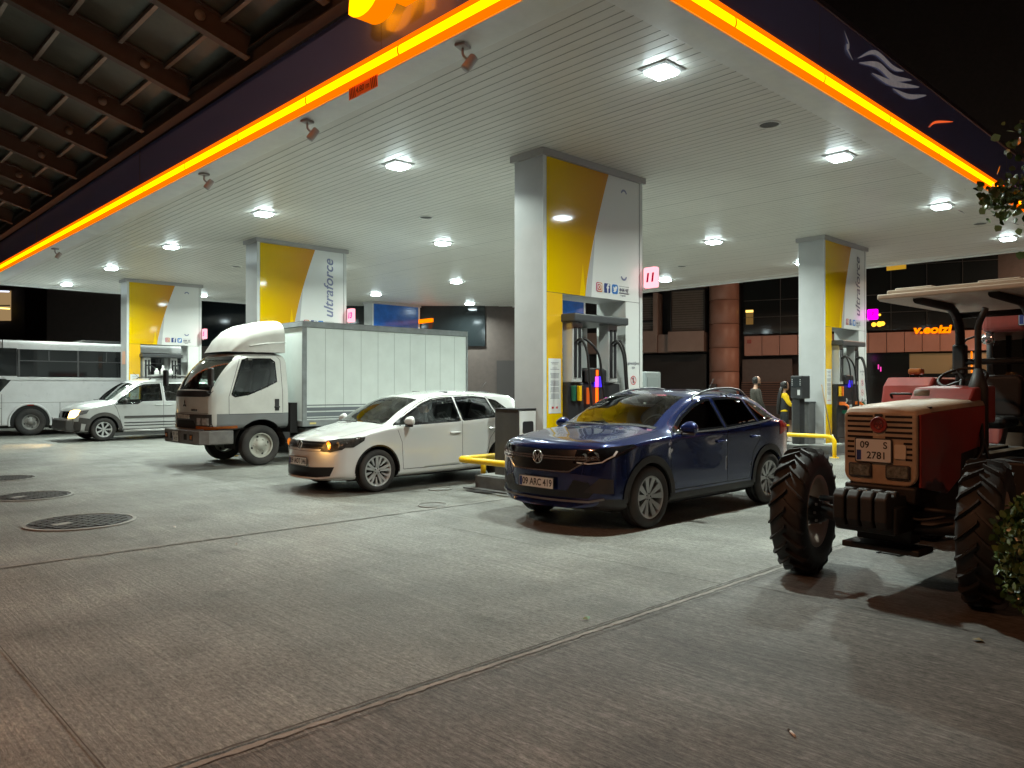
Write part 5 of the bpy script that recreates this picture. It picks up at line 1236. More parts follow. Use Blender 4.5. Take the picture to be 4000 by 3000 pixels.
        handle(cab, 1.30, 1.12, B, BPL, 'N' if s < 0 else 'X', .1)
        MB().box(1.255,1.345,s*.935-.006,s*.935+.006,1.05,1.28).build('handle_recess', DARK, cab, bevel=.02)
        m = MB().tube(bend([(.02,s*.86,1.38),(-.10,s*.98,1.42),(-.12,s*1.10,1.42)],.05), .011, 6); m.build('mirror_arm', BPL, cab)
        MB().box(-.12,-.05,s*1.12-.09,s*1.12+.09,1.52,1.86).build('wing_mirror', BPL, cab, bevel=.03, seg=3)
        MB().tube([(-.10,s*1.10,1.40),(-.09,s*1.12,1.55)], .011, 6).build('mirror_arm', BPL, cab)
    for s in (-.34,.32): MB().tube([(-.02+.0,s,1.42),(.09,s+.22,1.62)], .012, 6).build('wiper', BPL, cab)
    B.line([(-.80,2.06),(.80,2.06)], 'F', .07, .006).build('windshield_band', GBLK, cab, flipcheck=False)
    # bumper with square openings and fog lamps
    m = MB(); prof = [(-.235,.46),(-.245,.52),(-.245,.66),(-.21,.70),(.0,.70),(.0,.44),(-.2,.44)]
    out_ = [(-.245,-.72),(-.19,-.86),(-.04,-.945),(.42,-.955),(.42,-.86),(.0,-.82),(-.05,-.7)]
    full = [(x, y) for x, y in out_] + [(x, -y) for x, y in reversed(out_)]
    m.prism(full, .44, .70); bmp = m.build('front_bumper', BUMP, e, bevel=.025, seg=3)
    m = MB()
    for y in (-.62,-.34,.34,.62): m.box(-.250,-.24,y-.07,y+.07,.52,.63)
    m.build('bumper_recess', WELL, bmp)
    for y in (-.62,.62): MB().box(-.256,-.25,y-.045,y+.045,.54,.61).build('fog_lamp', mat('amber_dull',(.45,.12,.02),.2), bmp, bevel=.01)
    plate(e, None, '09', w=.30, h=.19, M=frame((-.255,.12,.57),(0,-1,0),(0,0,1)), two=('09','M','4127'))
    # wind deflector
    m = MB(); ns = 9; st = [(.50,2.20,.64),(.56,2.30,.68),(.68,2.46,.73),(.88,2.65,.78),(1.1,2.77,.81),(1.35,2.83,.83),(1.52,2.85,.83)]; rows = []
    for x, z, w in st:
        q = []
        for k in range(17):
            t = k/16*math.pi; cx = math.cos(t); q.append(Vector((x-.10*(1-abs(cx))*(1 if z > 2.3 else .6), -w*(abs(cx)**.35)*(1 if cx > 0 else -1), 2.19+(z-2.19)*(math.sin(t)**.38))))
        rows.append(q)
    m.add([p for q in rows for p in q], [(i*17+k,i*17+k+1,(i+1)*17+k+1,(i+1)*17+k) for i in range(len(st)-1) for k in range(16)], 0, True)
    m.add(rows[-1], [tuple(range(17))]); dfl = m.build('wind_deflector', mat('deflector_white',(.58,.58,.54),.45,dirt=.25,back=(.1,.1,.1)), e)
    for s in (-1,1): MB().tube([(.80,s*.79,2.30),(1.1,s*.825,2.36),(1.52,s*.84,2.40)], .012, 6).build('deflector_rib', TWP, dfl)
    # box body
    b = empty('cargo_box', (0,0,0)); b.parent = e; x0, x1, y, z0, z1 = 1.78, 6.10, 1.04, .72, 2.82
    MB().box(x0+.03,x1-.03,-y+.01,y-.01,z0+.02,z1-.02).build('side_panels', BOXP, b)
    m = MB()
    for s in (-1,1):
        m.box(x0,x1,s*y-.02,s*y+.02,z1-.11,z1); m.box(x0,x1,s*y-.018,s*y+.018,z0,z0+.13); m.box(x0,x0+.10,s*y-.02,s*y+.022,z0+.001,z1-.111); m.box(x1-.045,x1,s*y-.02,s*y+.022,z0+.13,z1-.111)
    m.box(x0,x0+.06,-y+.021,y-.021,z1-.10,z1-.002); m.box(x0,x0+.06,-y+.021,y-.021,z0,z0+.12); m.build('frame_trim', BTR, b, bevel=.012)
    m = MB()
    for k in range(1, 10): xx = x0+.10+k*.425; m.box(xx-.003,xx+.003,-y+.006,-y+.0105,z0+.14,z1-.12)
    m.build('panel_joint', mat('joint_grey',(.36,.40,.385),.6), b)
    m = MB()
    for a, c in ((1.155,1.135),(1.10,1.03),(1.005,.915),(.895,.872)): m.box(x0+.11,x1-.06,-y+.005,-y+.009,c,a)
    m.build('side_stripe', BST, b)
    m = MB(); m.box(x0+.16,x0+.30,-y-.022,-y-.018,.765,.80); m.build('marker_lamp', mat('marker_yellow',(.6,.5,.15),.4), b)
    MB().box(x0,x1,-y-.02,y+.02,z1-.001,z1+.012).build('box_roof', BTR, b)
    m = MB(); m.box(.1,6.0,-.42,-.34,.52,.70); m.box(.1,6.0,.34,.42,.52,.70)
    for x in (1.5,2.6,3.8,5.2): m.box(x,x+.08,-.34,.34,.55,.66)
    m.build('chassis', WELL, e); MB().box(1.9,2.8,-.95,-.6,.36,.68).build('fuel_tank', TGR, e, bevel=.04); MB().box(1.6,1.75,-.9,.9,.6,1.2).build('engine_cover', WELL, e)
    cabin(cab, (.30, .85), .72, .9, 1.5, .42)
    rt = mat('rim_truck',(.42,.42,.37),.5,.2,dirt=.35,var=.2)
    for x, ys in ((fw,.82),(4.35,.80)):
        for s in (1,-1):
            w_ = empty('wheel'); w_.parent = e; wheel(w_, x, -s*ys, .387, .21, .235, 'steel', s, rim=rt)
            if x > 2: w2_ = empty('wheel'); w2_.parent = e; wheel(w2_, x, -s*(ys-.25), .387, .21, .235, 'steel', s, rim=rt)
    MB().tube([(fw,-.8,.39),(fw,.8,.39)], .06, 10).build('axle', WELL, e); MB().prism([(1.42,.62),(1.56,.62),(1.60,.42),(1.52,.42)], .70, .94, frame((0,0,0),(1,0,0),(0,0,1))).build('mud_flap', BPL, e)
truck()

# ================================================================ white midibus
def bus():
    e = empty('parked_bus', (3.6, 28.95, 0), 0, 'long white bus with dark windows at the left photo edge', 'bus')
    BW = mat('bus_white', (0.60,0.61,0.62), .28, coat=.6, dirt=.10, var=.04); BG_ = mat('bus_glass', (0.012,0.013,0.014), .05)
    L, hw = 7.3, 1.15
    sec = [(-hw,.32),(-hw-.01,.9),(-hw,1.75),(-hw+.035,2.75)]+[(-hw+.04+.20-.20*math.cos(R(a)), 2.78+.19*math.sin(R(a))) for a in range(10,91,16)]
    sec = sec + [(0,3.03)] + [(-y,z) for y,z in reversed(sec)]
    m = MB(); m.prism(sec, 0, L, frame((0,0,0),(0,1,0),(0,0,1))); m.build('body', BW, e, bevel=.05, seg=3)
    def yy(z): return -hw-.004 + (.035*(z-1.75)/1.0 if z > 1.75 else 0)
    m = MB(); m.add([(1.75,yy(1.83),1.83),(L-.25,yy(1.83),1.83),(L-.25,yy(2.70),2.70),(1.75,yy(2.70),2.70)], [(0,1,2,3)])
    m.add([(.2,yy(2.72),2.72),(1.745,yy(2.72),2.72),(1.745,yy(1.0),1.86),(.2,-hw-.012,1.86)], [(0,1,2,3)]); m.build('side_glass', BG_, e)
    m = MB()
    for x in (1.80,3.45,5.15,6.8): m.bar((x,yy(1.85)-.004,1.85),(x,yy(2.69)-.004,2.69),.05,.008,up=(0,1,0))
    for x in (2.62,4.3,5.98): m.bar((x,yy(2.35)-.004,2.34),(x,yy(2.69)-.004,2.66),.03,.008,up=(0,1,0))
    m.bar((1.8,yy(2.34)-.004,2.34),(6.8,yy(2.34)-.004,2.34),.03,.008,up=(0,1,0)); m.build('window_frame', mat('bus_frame',(.06,.06,.063),.4), e)
    MB().prism([(1.36,1.83),(1.80,1.83),(1.80,1.735),(1.48,1.735)], hw+.0, hw+.03, frame((0,0,0),(1,0,0),(0,0,1))).prism([(1.80,1.83),(L-.1,1.83),(L-.1,1.735),(1.80,1.735)], hw+.0, hw+.03, frame((0,0,0),(1,0,0),(0,0,1))).build('side_moulding', BW, e, bevel=.006)
    m = MB(); m.add([(.2,-hw-.013,1.855),(1.60,-hw-.013,1.75),(1.25,-hw-.013,1.30),(.9,-hw-.014,1.0),(.2,-hw-.014,1.0)], [(0,1,2,3,4)]); m.build('door_glass', BG_, e)
    m = MB()
    m.box(1.3,L-.1,-hw-.014,-hw-.005,1.03,1.038); m.box(1.34,1.35,-hw-.014,-hw-.005,.35,1.3); m.box(2.92,2.93,-hw-.014,-hw-.005,.35,1.03); m.box(5.0,5.01,-hw-.014,-hw-.005,.35,1.03); m.box(1.36,1.37,-hw-.012,yy(2.98),2.72,2.98); m.box(.3,1.35,-hw-.014,-hw-.005,.86,.868)
    m.build('panel_gap', SEAMC, e)
    for x in (2.10, 5.9):
        m = MB(); M = Matrix.Translation((x,-hw-.012,.42)) @ Matrix.Rotation(R(90),4,'X'); m.lathe([(.001,0),(.54,0)], M, 32, a0=-.25, a1=math.pi+.25); m.build('wheel_well', WELL, e)
        m = MB(); m.lathe([(.54,0),(.555,.02),(.60,.01),(.60,0)], M, 32, a0=-.2, a1=math.pi+.2); m.build('arch_lip', BW, e)
        w_ = empty('wheel'); w_.parent = e; wheel(w_, x, -hw+.02, .42, .24, .235, 'steel', 1, rim=mat('rim_bus',(.22,.22,.21),.5,.3,dirt=.4))
        MB().box(x+.58,x+.62,-hw-.01,-hw+.3,.2,.55).build('mud_flap', BPL, e)
    MB().box(2.02,2.2,-hw-.03,-hw-.005,.94,.99).build('marker_lamp', mat('marker_red',(.35,.03,.02),.2), e, bevel=.01)
    MB().box(3.7,5.2,-.6,.6,3.0,3.08).build('roof_hatch', BPL, e, bevel=.03); MB().prism([(5.4,3.0),(5.8,3.14),(7.0,3.16),(7.1,3.0)], -.7, .7, frame((0,0,0),(1,0,0),(0,0,1))).build('roof_unit', BW, e, bevel=.04)
    MB().box(.3,L-.2,-hw+.1,hw-.1,.25,.33).build('underbody', WELL, e)
bus()
# ================================================================ tractors
TRED = mat('tractor_red', (0.23, 0.024, 0.018), 0.36, coat=.2, var=.3, vscale=3, dirt=.35); TCRM = mat('tractor_cream', (0.42, 0.32, 0.22), 0.45, var=.25, dirt=.40)
TBLK = mat('tractor_black', (0.010,0.0095,0.009), .55, var=.4, dirt=.12); TRIMR = mat('tractor_rim', (0.40,0.30,0.24), .55, dirt=.4); ROOFC = mat('tractor_roof', (.50,.45,.36), .5, var=.1, dirt=.15)
def ag_wheel(parent, x, y, r, w, rr, side, steer=0, n=22, lug=.035):
    e = empty('wheel'); e.parent = parent
    M = Matrix.Translation((x, y, r)) @ Matrix.Rotation(steer, 4, 'Z') @ Matrix.Rotation(R(90 if side > 0 else -90), 4, 'X'); h = w/2; rc = r-lug
    m = MB().lathe([(rr,-h*.8),(rr+.02,-h*.95),((rr+rc)/2,-h*1.08),(rc-.02,-h*.96),(rc,-h*.8),(rc+.004,0),(rc,h*.8),(rc-.02,h*.96),((rr+rc)/2,h*1.08),(rr+.02,h*.95),(rr,h*.8)], M, 56)
    for k in range(n):
        for s in (-1, 1):                                   # curved chevron lugs, staggered
            a0 = 2*math.pi*(k + (.5 if s > 0 else 0))/n; pts = []
            for i in range(6):
                t = i/5; a = a0 + .26*t**.9*(1 if side > 0 else -1); z = s*h*(-.06+1.06*t); rad = r - .010*(t > .9) - .02*(max(0, t-.8)/.2)
                pts.append((a, z, rad))
            vs = []
            for a, z, rad in pts:
                for da, q in ((-.030, rc-.02), (-.018, rad), (.018, rad), (.030, rc-.02)): vs.append(M @ Vector((q*math.cos(a+da), q*math.sin(a+da), z)))
            a, z, rad = pts[-1]
            for da in (-.022, .022): vs.append(M @ Vector(((rc-.07)*math.cos(a+.05*side+da), (rc-.07)*math.sin(a+.05*side+da), z+s*.008)))
            fs = [(i*4+j, i*4+j+1, i*4+j+5, i*4+j+4) for i in range(5) for j in range(3)] + [(0,1,2,3), (20,24,25,23,22,21)]
            m.add(vs, fs, 0, False)
    m.build('tyre', mat('tractor_tyre', (.012,.012,.012), .6, var=.4, vscale=8, dirt=.12), e, bevel=0)
    m = MB().lathe([(rr+.006,-h*.86),(rr-.012,-h*.9),(rr-.03,-h*.6),(rr-.045,0),(rr-.03,h*.6),(rr-.012,h*.9),(rr+.006,h*.86)], M, 40)
    rim = m.build('rim', TRIMR, e)
    m = MB(); zc = h*.25                                     # wheel disc with openings
    for k in range(4):
        a = k*math.pi/2+.4; m.add([M @ Vector((q*math.cos(a+d), q*math.sin(a+d), zc+zz)) for q, d, zz in ((rr-.03,-.42,0),(rr-.03,.42,0),(.13,.55,.03),(.13,-.55,.03))], [(0,1,2,3)]); 
    m.lathe([(.15,zc+.03),(.10,zc+.05),(.07,zc+.05),(.065,zc+.12),(.001,zc+.12)], M, 20); m.build('wheel_disc', mat('tractor_disc',(.50,.42,.33),.5,dirt=.3), rim)
    MB().lathe([(.001,-h*1.35),(.075,-h*1.35),(.10,-h*.9),(.12,-h*.2),(.001,-h*.2)], M, 18).build('hub', TBLK, e)
    return e
def tractor():
    e = empty('tractor', (5.89, 2.23, 0), R(-3), 'red and cream open tractor with sunroof, nearest vehicle on the right', 'tractor')
    # hood: cream top, red sides, cream nose
    w = .262
    sec = lambda x, top, wd: [Vector((x, -wd, top-.05)), Vector((x, -wd+.012, top-.02)), Vector((x, -wd+.05, top)), Vector((x, 0, top+.012)), Vector((x, wd-.05, top)), Vector((x, wd-.012, top-.02)), Vector((x, wd, top-.05))]
    rows = [sec(-.005,1.335,w-.004), sec(.02,1.352,w), sec(.3,1.37,w+.004), sec(.8,1.39,w+.01), sec(1.32,1.405,w+.012)]
    m = MB().add([p for q in rows for p in q], [(i*7+k,i*7+k+1,(i+1)*7+k+1,(i+1)*7+k) for i in range(4) for k in range(6)]+[tuple(range(7)), tuple(28+k for k in range(7))], 0, True)
    m.build('bonnet', TCRM, e, bevel=0)
    for s in (-1, 1):
        Q = [(.035,1.305),(.8,1.337),(1.32,1.353),(1.32,1.03),(.80,.985),(.78,.80),(.52,.70),(.035,.78)]
        sp = MB().prism(Q, .0, .018, frame((0,s*(w-.012) - (0.009),0),(1,0,0),(0,0,1))).build('side_panel', TRED, e, bevel=.006)
        sp.location.y = 0
        MB().prism([(.42,1.10),(1.30,1.145),(1.30,1.165),(.42,1.12)], 0, .006, frame((0,s*(w+.004)-.003,0),(1,0,0),(0,0,1))).build('cream_strip', TCRM, sp)
        MB().box(.42,.72,s*(w+.004)-.004,s*(w+.004)+.004,1.17,1.27).build('dark_decal', TBLK, sp)
        MB().box(.10,.26,s*(w+.004)-.003,s*(w+.004)+.003,.93,1.02).build('badge_plate', mat('badge_old',(.35,.20,.15),.6,var=.5,vscale=40), sp)
    nose = arc(w-.085,.785+.085,.085,-90,0,7)+arc(w-.03,1.318-.03,.03,0,90,4)+arc(-w+.03,1.318-.03,.03,90,180,4)+arc(-w+.085,.785+.085,.085,180,270,7)
    g = MB().prism(nose, -.0, .045, frame((0.035,0,0),(0,-1,0),(0,0,1))).build('nose_panel', TCRM, e, bevel=.012, seg=3)
    F = -.0125
    m = MB()
    for k in range(9):
        z = 1.295-.0385*k
        if k < 5: sp_ = ((.235,.045),(-.045,-.235))
        elif k < 8: sp_ = ((.235,.185),(-.175,-.235))
        else: sp_ = ((.235,.12),(-.19,-.235))
        for a, b in sp_:
            if k == 0: a, b = (a, b)
            m.box(F,F+.02,-a,-b,z-.016,z) if False else m.box(F,F+.02,min(a,b),max(a,b),z-.016,z)
    m.build('grille_slots', WELL, g)
    T = lambda y, z, d=0: frame((F-d,y,z),(0,-1,0),(0,0,1))
    MB().lathe([(.060,0),(.060,.012),(.050,.016),(.049,.006),(.001,.006)], T(.0,1.225), 30).build('round_emblem', TRED, g)
    m = MB(); m.lathe([(.034,.0075),(.028,.0085)], T(0,1.225), 20); 
    for k in range(5): a = k*1.2566; m.bar(T(0,1.225) @ Vector((.006*math.cos(a),.006*math.sin(a),.008)), T(0,1.225) @ Vector((.030*math.cos(a+.5),.030*math.sin(a+.5),.008)), .006,.002,up=(1,0,0))
    m.build('emblem_ring', mat('emblem_dark',(.10,.02,.02),.4), g)
    MB().prism(rrect(-.03,.03,-.010,.010,.008), 0, .006, T(0,1.296)).build('nose_badge', DARK, g)
    pm = mat('plate_cream',(.62,.50,.42),.5)
    pl = plate(e, None, '', w=.255, h=.165, M=T(.035,1.035,.012), two=('09','S','2781')); 
    MB().prism(rrect(-.04,.04,-.052,.052,.01), 0, .008, T(-.155,1.035,.004)).build('blank_plate', mat('cream_light',(.60,.50,.38),.5), g)
    for y in (.135,-.138):
        h = MB().prism(rrect(-.085,.085,-.052,.052,.014), 0, .018, T(y,.885)).build('headlight', DARK, e, bevel=.004)
        MB().prism(rrect(-.074,.074,-.041,.041,.010), .018, .022, T(y,.885)).build('lamp_glass', mat('tractor_lamp',(.22,.21,.17),.08,.5,var=.7,vscale=35,bump=.5,bscale=60), h, bevel=.002)
    # front weights, chassis, axle
    wt = MB()
    for k in range(4):
        y = -.15+.1*k; P = [(-.30,.50),(-.34,.56),(-.34,.72),(-.30,.765),(-.25,.765),(-.235,.73),(-.19,.73),(-.175,.765),(-.12,.765),(-.10,.73),(.02,.73),(.02,.50)]
        wt.prism(P, -(y+.042), -(y-.042), frame((0,0,0),(1,0,0),(0,0,1)))
    wt.build('front_weight', TBLK, e, bevel=.014, seg=3)
    MB().box(-.25,.3,-.22,.22,.46,.66).box(-.02,.30,-.26,.26,.66,.785).build('weight_bracket', TBLK, e, bevel=.02)
    MB().box(.30,2.3,-.17,.17,.42,.98).box(.06,1.3,-.235,.235,.80,1.30).build('engine_block', TBLK, e, bevel=.03)
    MB().box(1.25,2.6,-.24,.24,.50,.95).box(2.1,2.5,-.55,.55,.55,.80).build('gearbox', TBLK, e, bevel=.05)
    m = MB().tube([(.14,-.52,.52),(.14,-.1,.47),(.14,.1,.47),(.14,.52,.52)], .06, 10); m.box(.06,.22,-.2,.2,.36,.56); m.tube([(.30,-.5,.50),(.30,.5,.50)], .018, 8); m.build('front_axle', TBLK, e, bevel=.01)
    MB().box(-.06,.20,-.30,.26,.30,.345).build('tow_bar', TBLK, e, bevel=.01)
    m = MB()
    for s in (-1, 1):
        m.tube(smooth_path([(.02,s*.45,.60),(.0,s*.25,.56),(.05,s*.1,.66),(.3,s*.12,.75)]), .012, 6); m.tube([(.10,s*.16,.62),(.12,s*.52,.62)], .022, 8)
    m.build('steering_hose', TBLK, e)
    for s in (-1, 1):
        m = MB()
        for k in range(8): a = k*.785; m.lathe([(.001,.014),(.011,.014),(.012,0)], frame((.14+.09*math.cos(a), s*.54, .505+.09*math.sin(a)), (1,0,0), (0,0,1)), 6)
        m.build('hub_bolt', PSI, e)
    for y, z in ((-.235,1.33),(.235,1.33)): MB().box(.25,.30,y-.02,y+.02,1.30,1.36).build('bonnet_catch', TBLK, e, bevel=.004)
    m = MB().tube(smooth_path([(1.25,-.27,1.2),(1.1,-.32,1.0),(.95,-.27,.86),(.7,-.25,.8)]), .018, 8); m.tube(smooth_path([(1.3,-.26,1.1),(1.25,-.33,.9),(1.45,-.3,.7)]), .014, 8); m.build('fuel_line', TBLK, e)
    MB().lathe([(.001,0),(.05,0),(.05,.12),(.03,.14),(.001,.14)], Matrix.Translation((1.0,-.27,.78)), 14).build('oil_filter', mat('filter_white',(.3,.3,.28),.5,dirt=.4), e)
    for s in (-1, 1): ag_wheel(e, .14, s*.665, .505, .25, .285, 1 if s < 0 else -1, steer=R(10))
    for s in (-1, 1): ag_wheel(e, 2.38, s*.60, .66, .33, .36, 1 if s < 0 else -1, n=24, lug=.045)
    # exhaust, steering, seat, fenders, frame with sun roof
    MB().tube(bend([(1.40,-.20,1.25),(1.40,-.20,2.02),(1.36,-.27,2.16)],.05), .026, 12).tube([(1.40,-.20,.95),(1.40,-.20,1.0),(1.40,-.20,1.5),(1.40,-.20,1.66)], [.045,.075,.075,.03], 16).build('exhaust', TBLK, e)
    MB().lathe([(.001,1.43),(.055,1.43),(.06,1.45),(.06,1.475),(.04,1.485),(.001,1.485)], Matrix.Translation((1.02,.10,0)), 18).build('fuel_cap', mat('cap_grey',(.2,.18,.16),.6), e)
    MB().prism([(1.10,1.39),(1.22,1.50),(1.70,1.52),(1.70,1.2),(1.32,1.2)], -.24, .24, frame((0,0,0),(1,0,0),(0,0,1))).build('rear_cowl', TRED, e, bevel=.02)
    st = MB(); Ms = Matrix.Translation((1.72,.03,1.585)) @ Matrix.Rotation(R(-28),4,'Y'); st.lathe([(.19+.014*math.cos(a), .014*math.sin(a)) for a in [k*math.pi/4 for k in range(8)]], Ms, 30, closed=True)
    for a in (30,150,270): st.bar(Ms @ Vector((0,0,-.02)), Ms @ Vector((.18*math.cos(R(a)),.18*math.sin(R(a)),0)), .02, .012)
    st.tube([(1.72,.03,1.57),(1.60,.03,1.30)], .022, 8); st.build('steering_wheel', TBLK, e)
    s_ = MB().box(2.0,2.42,-.22,.22,1.13,1.24).build('seat', TBLK, e, bevel=.05, seg=3)
    MB().prism([(-.23,1.22),(.23,1.22),(.235,1.56),(.20,1.62),(-.20,1.62),(-.235,1.56)], -2.55, -2.43, frame((0,0,0),(0,1,0),(0,0,1)) @ Matrix.Scale(-1,4,(0,0,1))).build('backrest', TBLK, s_, bevel=.035, seg=3)
    for s in (-1, 1):
        fd = MB().prism([(1.92,1.18),(2.02,1.52),(2.12,1.60),(2.75,1.60),(2.98,1.30),(2.90,1.28),(2.70,1.50),(2.16,1.50),(2.0,1.18)], -s*.86 if s > 0 else .40, -s*.40 if s > 0 else .86, frame((0,0,0),(1,0,0),(0,0,1))).build('mudguard', TRED, e, bevel=.03, seg=3)
        MB().tube(bend([(1.96,s*.54,1.40),(1.92,s*.54,1.44),(1.92,s*.74,1.44),(1.96,s*.74,1.40)],.02), .012, 8).build('grab_handle', TBLK, fd)
        MB().box(2.20,2.30,s*.63-.065,s*.63+.065,1.63,1.69).build('indicator', mat('amber_cold',(.30,.10,.03),.15), fd, bevel=.02); MB().box(2.25,2.29,s*.63-.02,s*.63+.02,1.595,1.635).build('lamp_foot', TBLK, fd)
    m = MB()
    for s in (-1, 1): m.tube(bend([(2.45,s*.30,.9),(2.45,s*.30,2.12),(2.25,s*.30,2.27),(1.45,s*.30,2.29)],.16), .042, 12)
    m.tube([(2.45,-.30,1.75),(2.45,.30,1.75)], .03, 10); m.tube([(2.42,-.30,2.2),(2.42,.30,2.2)], .03, 10); m.build('roll_frame', TBLK, e)
    MB().box(2.40,2.51,.245,.36,1.62,1.92).build('hinge_block', TBLK, e, bevel=.02)
    rf = MB(); P = [(1.32,-.60),(1.32,.60),(1.5,.66),(3.1,.66),(3.22,.60),(3.22,-.60),(3.1,-.66),(1.5,-.66)]
    rf.prism(P, 2.30, 2.345); rf.prism([(1.40,-.55),(1.40,.55),(3.15,.55),(3.15,-.55)], 2.344, 2.385)
    for y0, y1 in ((-.50,-.18),(.18,.50)): rf.prism([(1.45,y0),(1.45,y1),(2.1,y1),(2.1,y0)], 2.384, 2.405)
    rf.build('sun_roof', ROOFC, e, bevel=.018, seg=3)
    MB().box(1.55,2.0,-.75,-.25,.50,.53).build('step_plate', TBLK, e, bevel=.008)
    MB().box(1.3,1.9,-.62,-.26,.62,.90).build('battery_box', TBLK, e, bevel=.02)
    return e
tractor()
def tractor2():
    e = empty('tractor', (9.5, 1.72, 0), R(-3), 'red tractor with glass cab behind the open tractor, right photo edge', 'tractor')
    GT = glass('cab_glass', (.55,.65,.58)); w = .80
    rf = MB().prism(rrect(.0,1.6,-w-.04,w+.04,.12,4), 2.10, 2.42).build('cab_roof', TRED, e, bevel=.05, seg=3)
    plate(rf, None, '', w=.50, h=.11, M=frame((-.02,.20,2.22),(0,-1,0),(0,0,1)))
    MB().mesh(text_me('09 S 3418', .10, 0, 0, .002, sx=.86), frame((-.032,.20,2.22),(0,-1,0),(0,0,1))).build('plate_number', BLK, rf)
    m = MB()
    for x, y in ((.06,w-.05),(.06,-w+.05),(.75,w-.02),(.75,-w+.02),(1.5,w-.08),(1.5,-w+.08)): m.tube([(x,y*.86,1.0),(x,y,1.7),(x,y,2.12)], .035, 8)
    m.box(.03,.09,-w,w,1.02,1.09); m.build('cab_frame', TBLK, e)
    m = MB(); m.add([(.05,-w+.08,1.08),(.05,w-.08,1.08),(.05,w-.06,2.1),(.05,-w+.06,2.1)], [(0,1,2,3)]); m.add([(.08,w-.03,1.05),(1.5,w-.05,1.05),(1.5,w-.03,2.1),(.08,w-.02,2.1)], [(0,1,2,3)]); m.build('cab_window', GT, e)
    for s in (-1, 1):
        MB().lathe([(.001,0),(.06,0),(.065,-.05),(.03,-.07)], frame((-.10,s*(w-.06),2.03),(0,-1,0),(0,0,1)), 18).build('work_lamp', CHR, e)
        MB().tube(bend([(-.02,s*(w+.02),2.08),(-.12,s*(w+.15),2.02),(-.12,s*(w+.16),1.80)],.05), .012, 8).build('mirror_arm', TBLK, e)
        MB().prism(rrect(-.07,.07,-.13,.13,.05), 0, .03, frame((-.14,s*(w+.17),1.86),(0,-1,0),(0,0,1))).build('rear_mirror', CHR, e, bevel=.008)
        fd = MB().prism([(-.35,.9),(-.25,1.25),(.05,1.42),(.8,1.42),(1.1,1.2),(1.0,1.18),(.75,1.34),(.1,1.34),(-.15,1.2)], -.98 if s > 0 else .52, -.52 if s > 0 else .98, frame((0,0,0),(1,0,0),(0,0,1))).build('mudguard', TRED, e, bevel=.03)
        ag_wheel(e, .42, s*.78, .72, .40, .42, 1 if s < 0 else -1, n=22, lug=.045)
        ag_wheel(e, 2.4, s*.72, .52, .30, .30, 1 if s < 0 else -1, n=20)
    MB().prism([(1.5,.9),(1.5,1.5),(2.9,1.35),(3.05,1.2),(3.05,.8)], -.33, .33, frame((0,0,0),(1,0,0),(0,0,1))).build('bonnet', TRED, e, bevel=.05, seg=3)
    MB().box(-.1,2.9,-.25,.25,.45,.95).build('chassis', TBLK, e, bevel=.04)
    s_ = MB().box(.45,.9,-.25,.25,1.05,1.18).build('seat', SEAT, e, bevel=.05); MB().box(.40,.52,-.24,.24,1.15,1.7).build('backrest', SEAT, s_, bevel=.05)
    MB().tube(bend([(-.15,.2,.5),(-.3,.2,.75),(-.1,.2,1.0)],.1), .03, 8).tube(bend([(-.15,-.2,.5),(-.3,-.2,.75),(-.1,-.2,1.0)],.1), .03, 8).build('lift_arm', TBLK, e)
tractor2()

# ================================================================ plants
def leaves(n, place, size, seed, mats, name, parent=None, cup=.3):
    rnd = random.Random(seed); m = MB()
    for i in range(n):
        p = Vector(place(rnd)); d = Vector((rnd.gauss(0,1), rnd.gauss(0,1), rnd.gauss(0,.6)+.25)).normalized(); u = d.orthogonal().normalized(); u = Matrix.Rotation(rnd.uniform(0,6.28),3,d) @ u; v = d.cross(u)
        s = size*rnd.uniform(.6,1.35); L_ = s; W_ = s*.42
        P = [p, p+u*L_*.35+v*W_+d*s*cup*.3, p+u*L_*.75+v*W_*.7+d*s*cup*.2, p+u*L_, p+u*L_*.75-v*W_*.7+d*s*cup*.2, p+u*L_*.35-v*W_+d*s*cup*.3, p+u*L_*.5]
        m.add(P, [(0,1,6),(1,2,6),(2,3,6),(3,4,6),(4,5,6),(5,0,6)], rnd.randrange(len(mats)), True)
    return m.build(name, mats, parent, flipcheck=False)
LF1 = mat('leaf_dark', (.030,.062,.018), .25); LF2 = mat('leaf_mid', (.055,.10,.03), .22); LF3 = mat('leaf_pale', (.12,.18,.06), .3)
e = empty('shrub', spot(4.35, 3.17), 0, 'clipped glossy leaved shrub at the lower right photo edge', 'shrub')
MB().tube([(0,0,0),(.01,.0,.35)], [.03,.02], 8).build('trunk', mat('bark',(.10,.07,.05),.8,bump=.5), e)
def sh(r):
    while True:
        p = Vector((r.uniform(-1,1), r.uniform(-1,1), r.uniform(-1,1)))
        if .35 < p.length < 1: break
    k = 1+.10*math.sin(p.x*9)*math.cos(p.y*8+p.z*7); return (p.x*.36*k, p.y*.36*k, .53+p.z*.41*k)
leaves(8500, sh, .044, 3, [LF1, LF2, LF2, LF3], 'crown', e)
m = MB(); rnd = random.Random(5)
for i in range(60):
    a = rnd.uniform(0,6.28); b = rnd.uniform(-.9,1.3); m.tube([(0,0,.3),(.33*math.cos(a)*math.cos(b),.33*math.sin(a)*math.cos(b),.53+.36*math.sin(b))], [.006,.002], 4, cap=False)
m.build('twigs', mat('bark',(.10,.07,.05),.8), e)
e = empty('tree', spot(8.4, 7.42), 0, 'broad leaved tree reaching into the top right photo edge', 'tree')
m = MB().tube(smooth_path([(0,0,0),(.05,.02,1.3),(-.02,.05,2.6),(.03,0,3.6)]), [.13-.07*i/18 for i in range(19)], 12); rnd = random.Random(9); tips = []
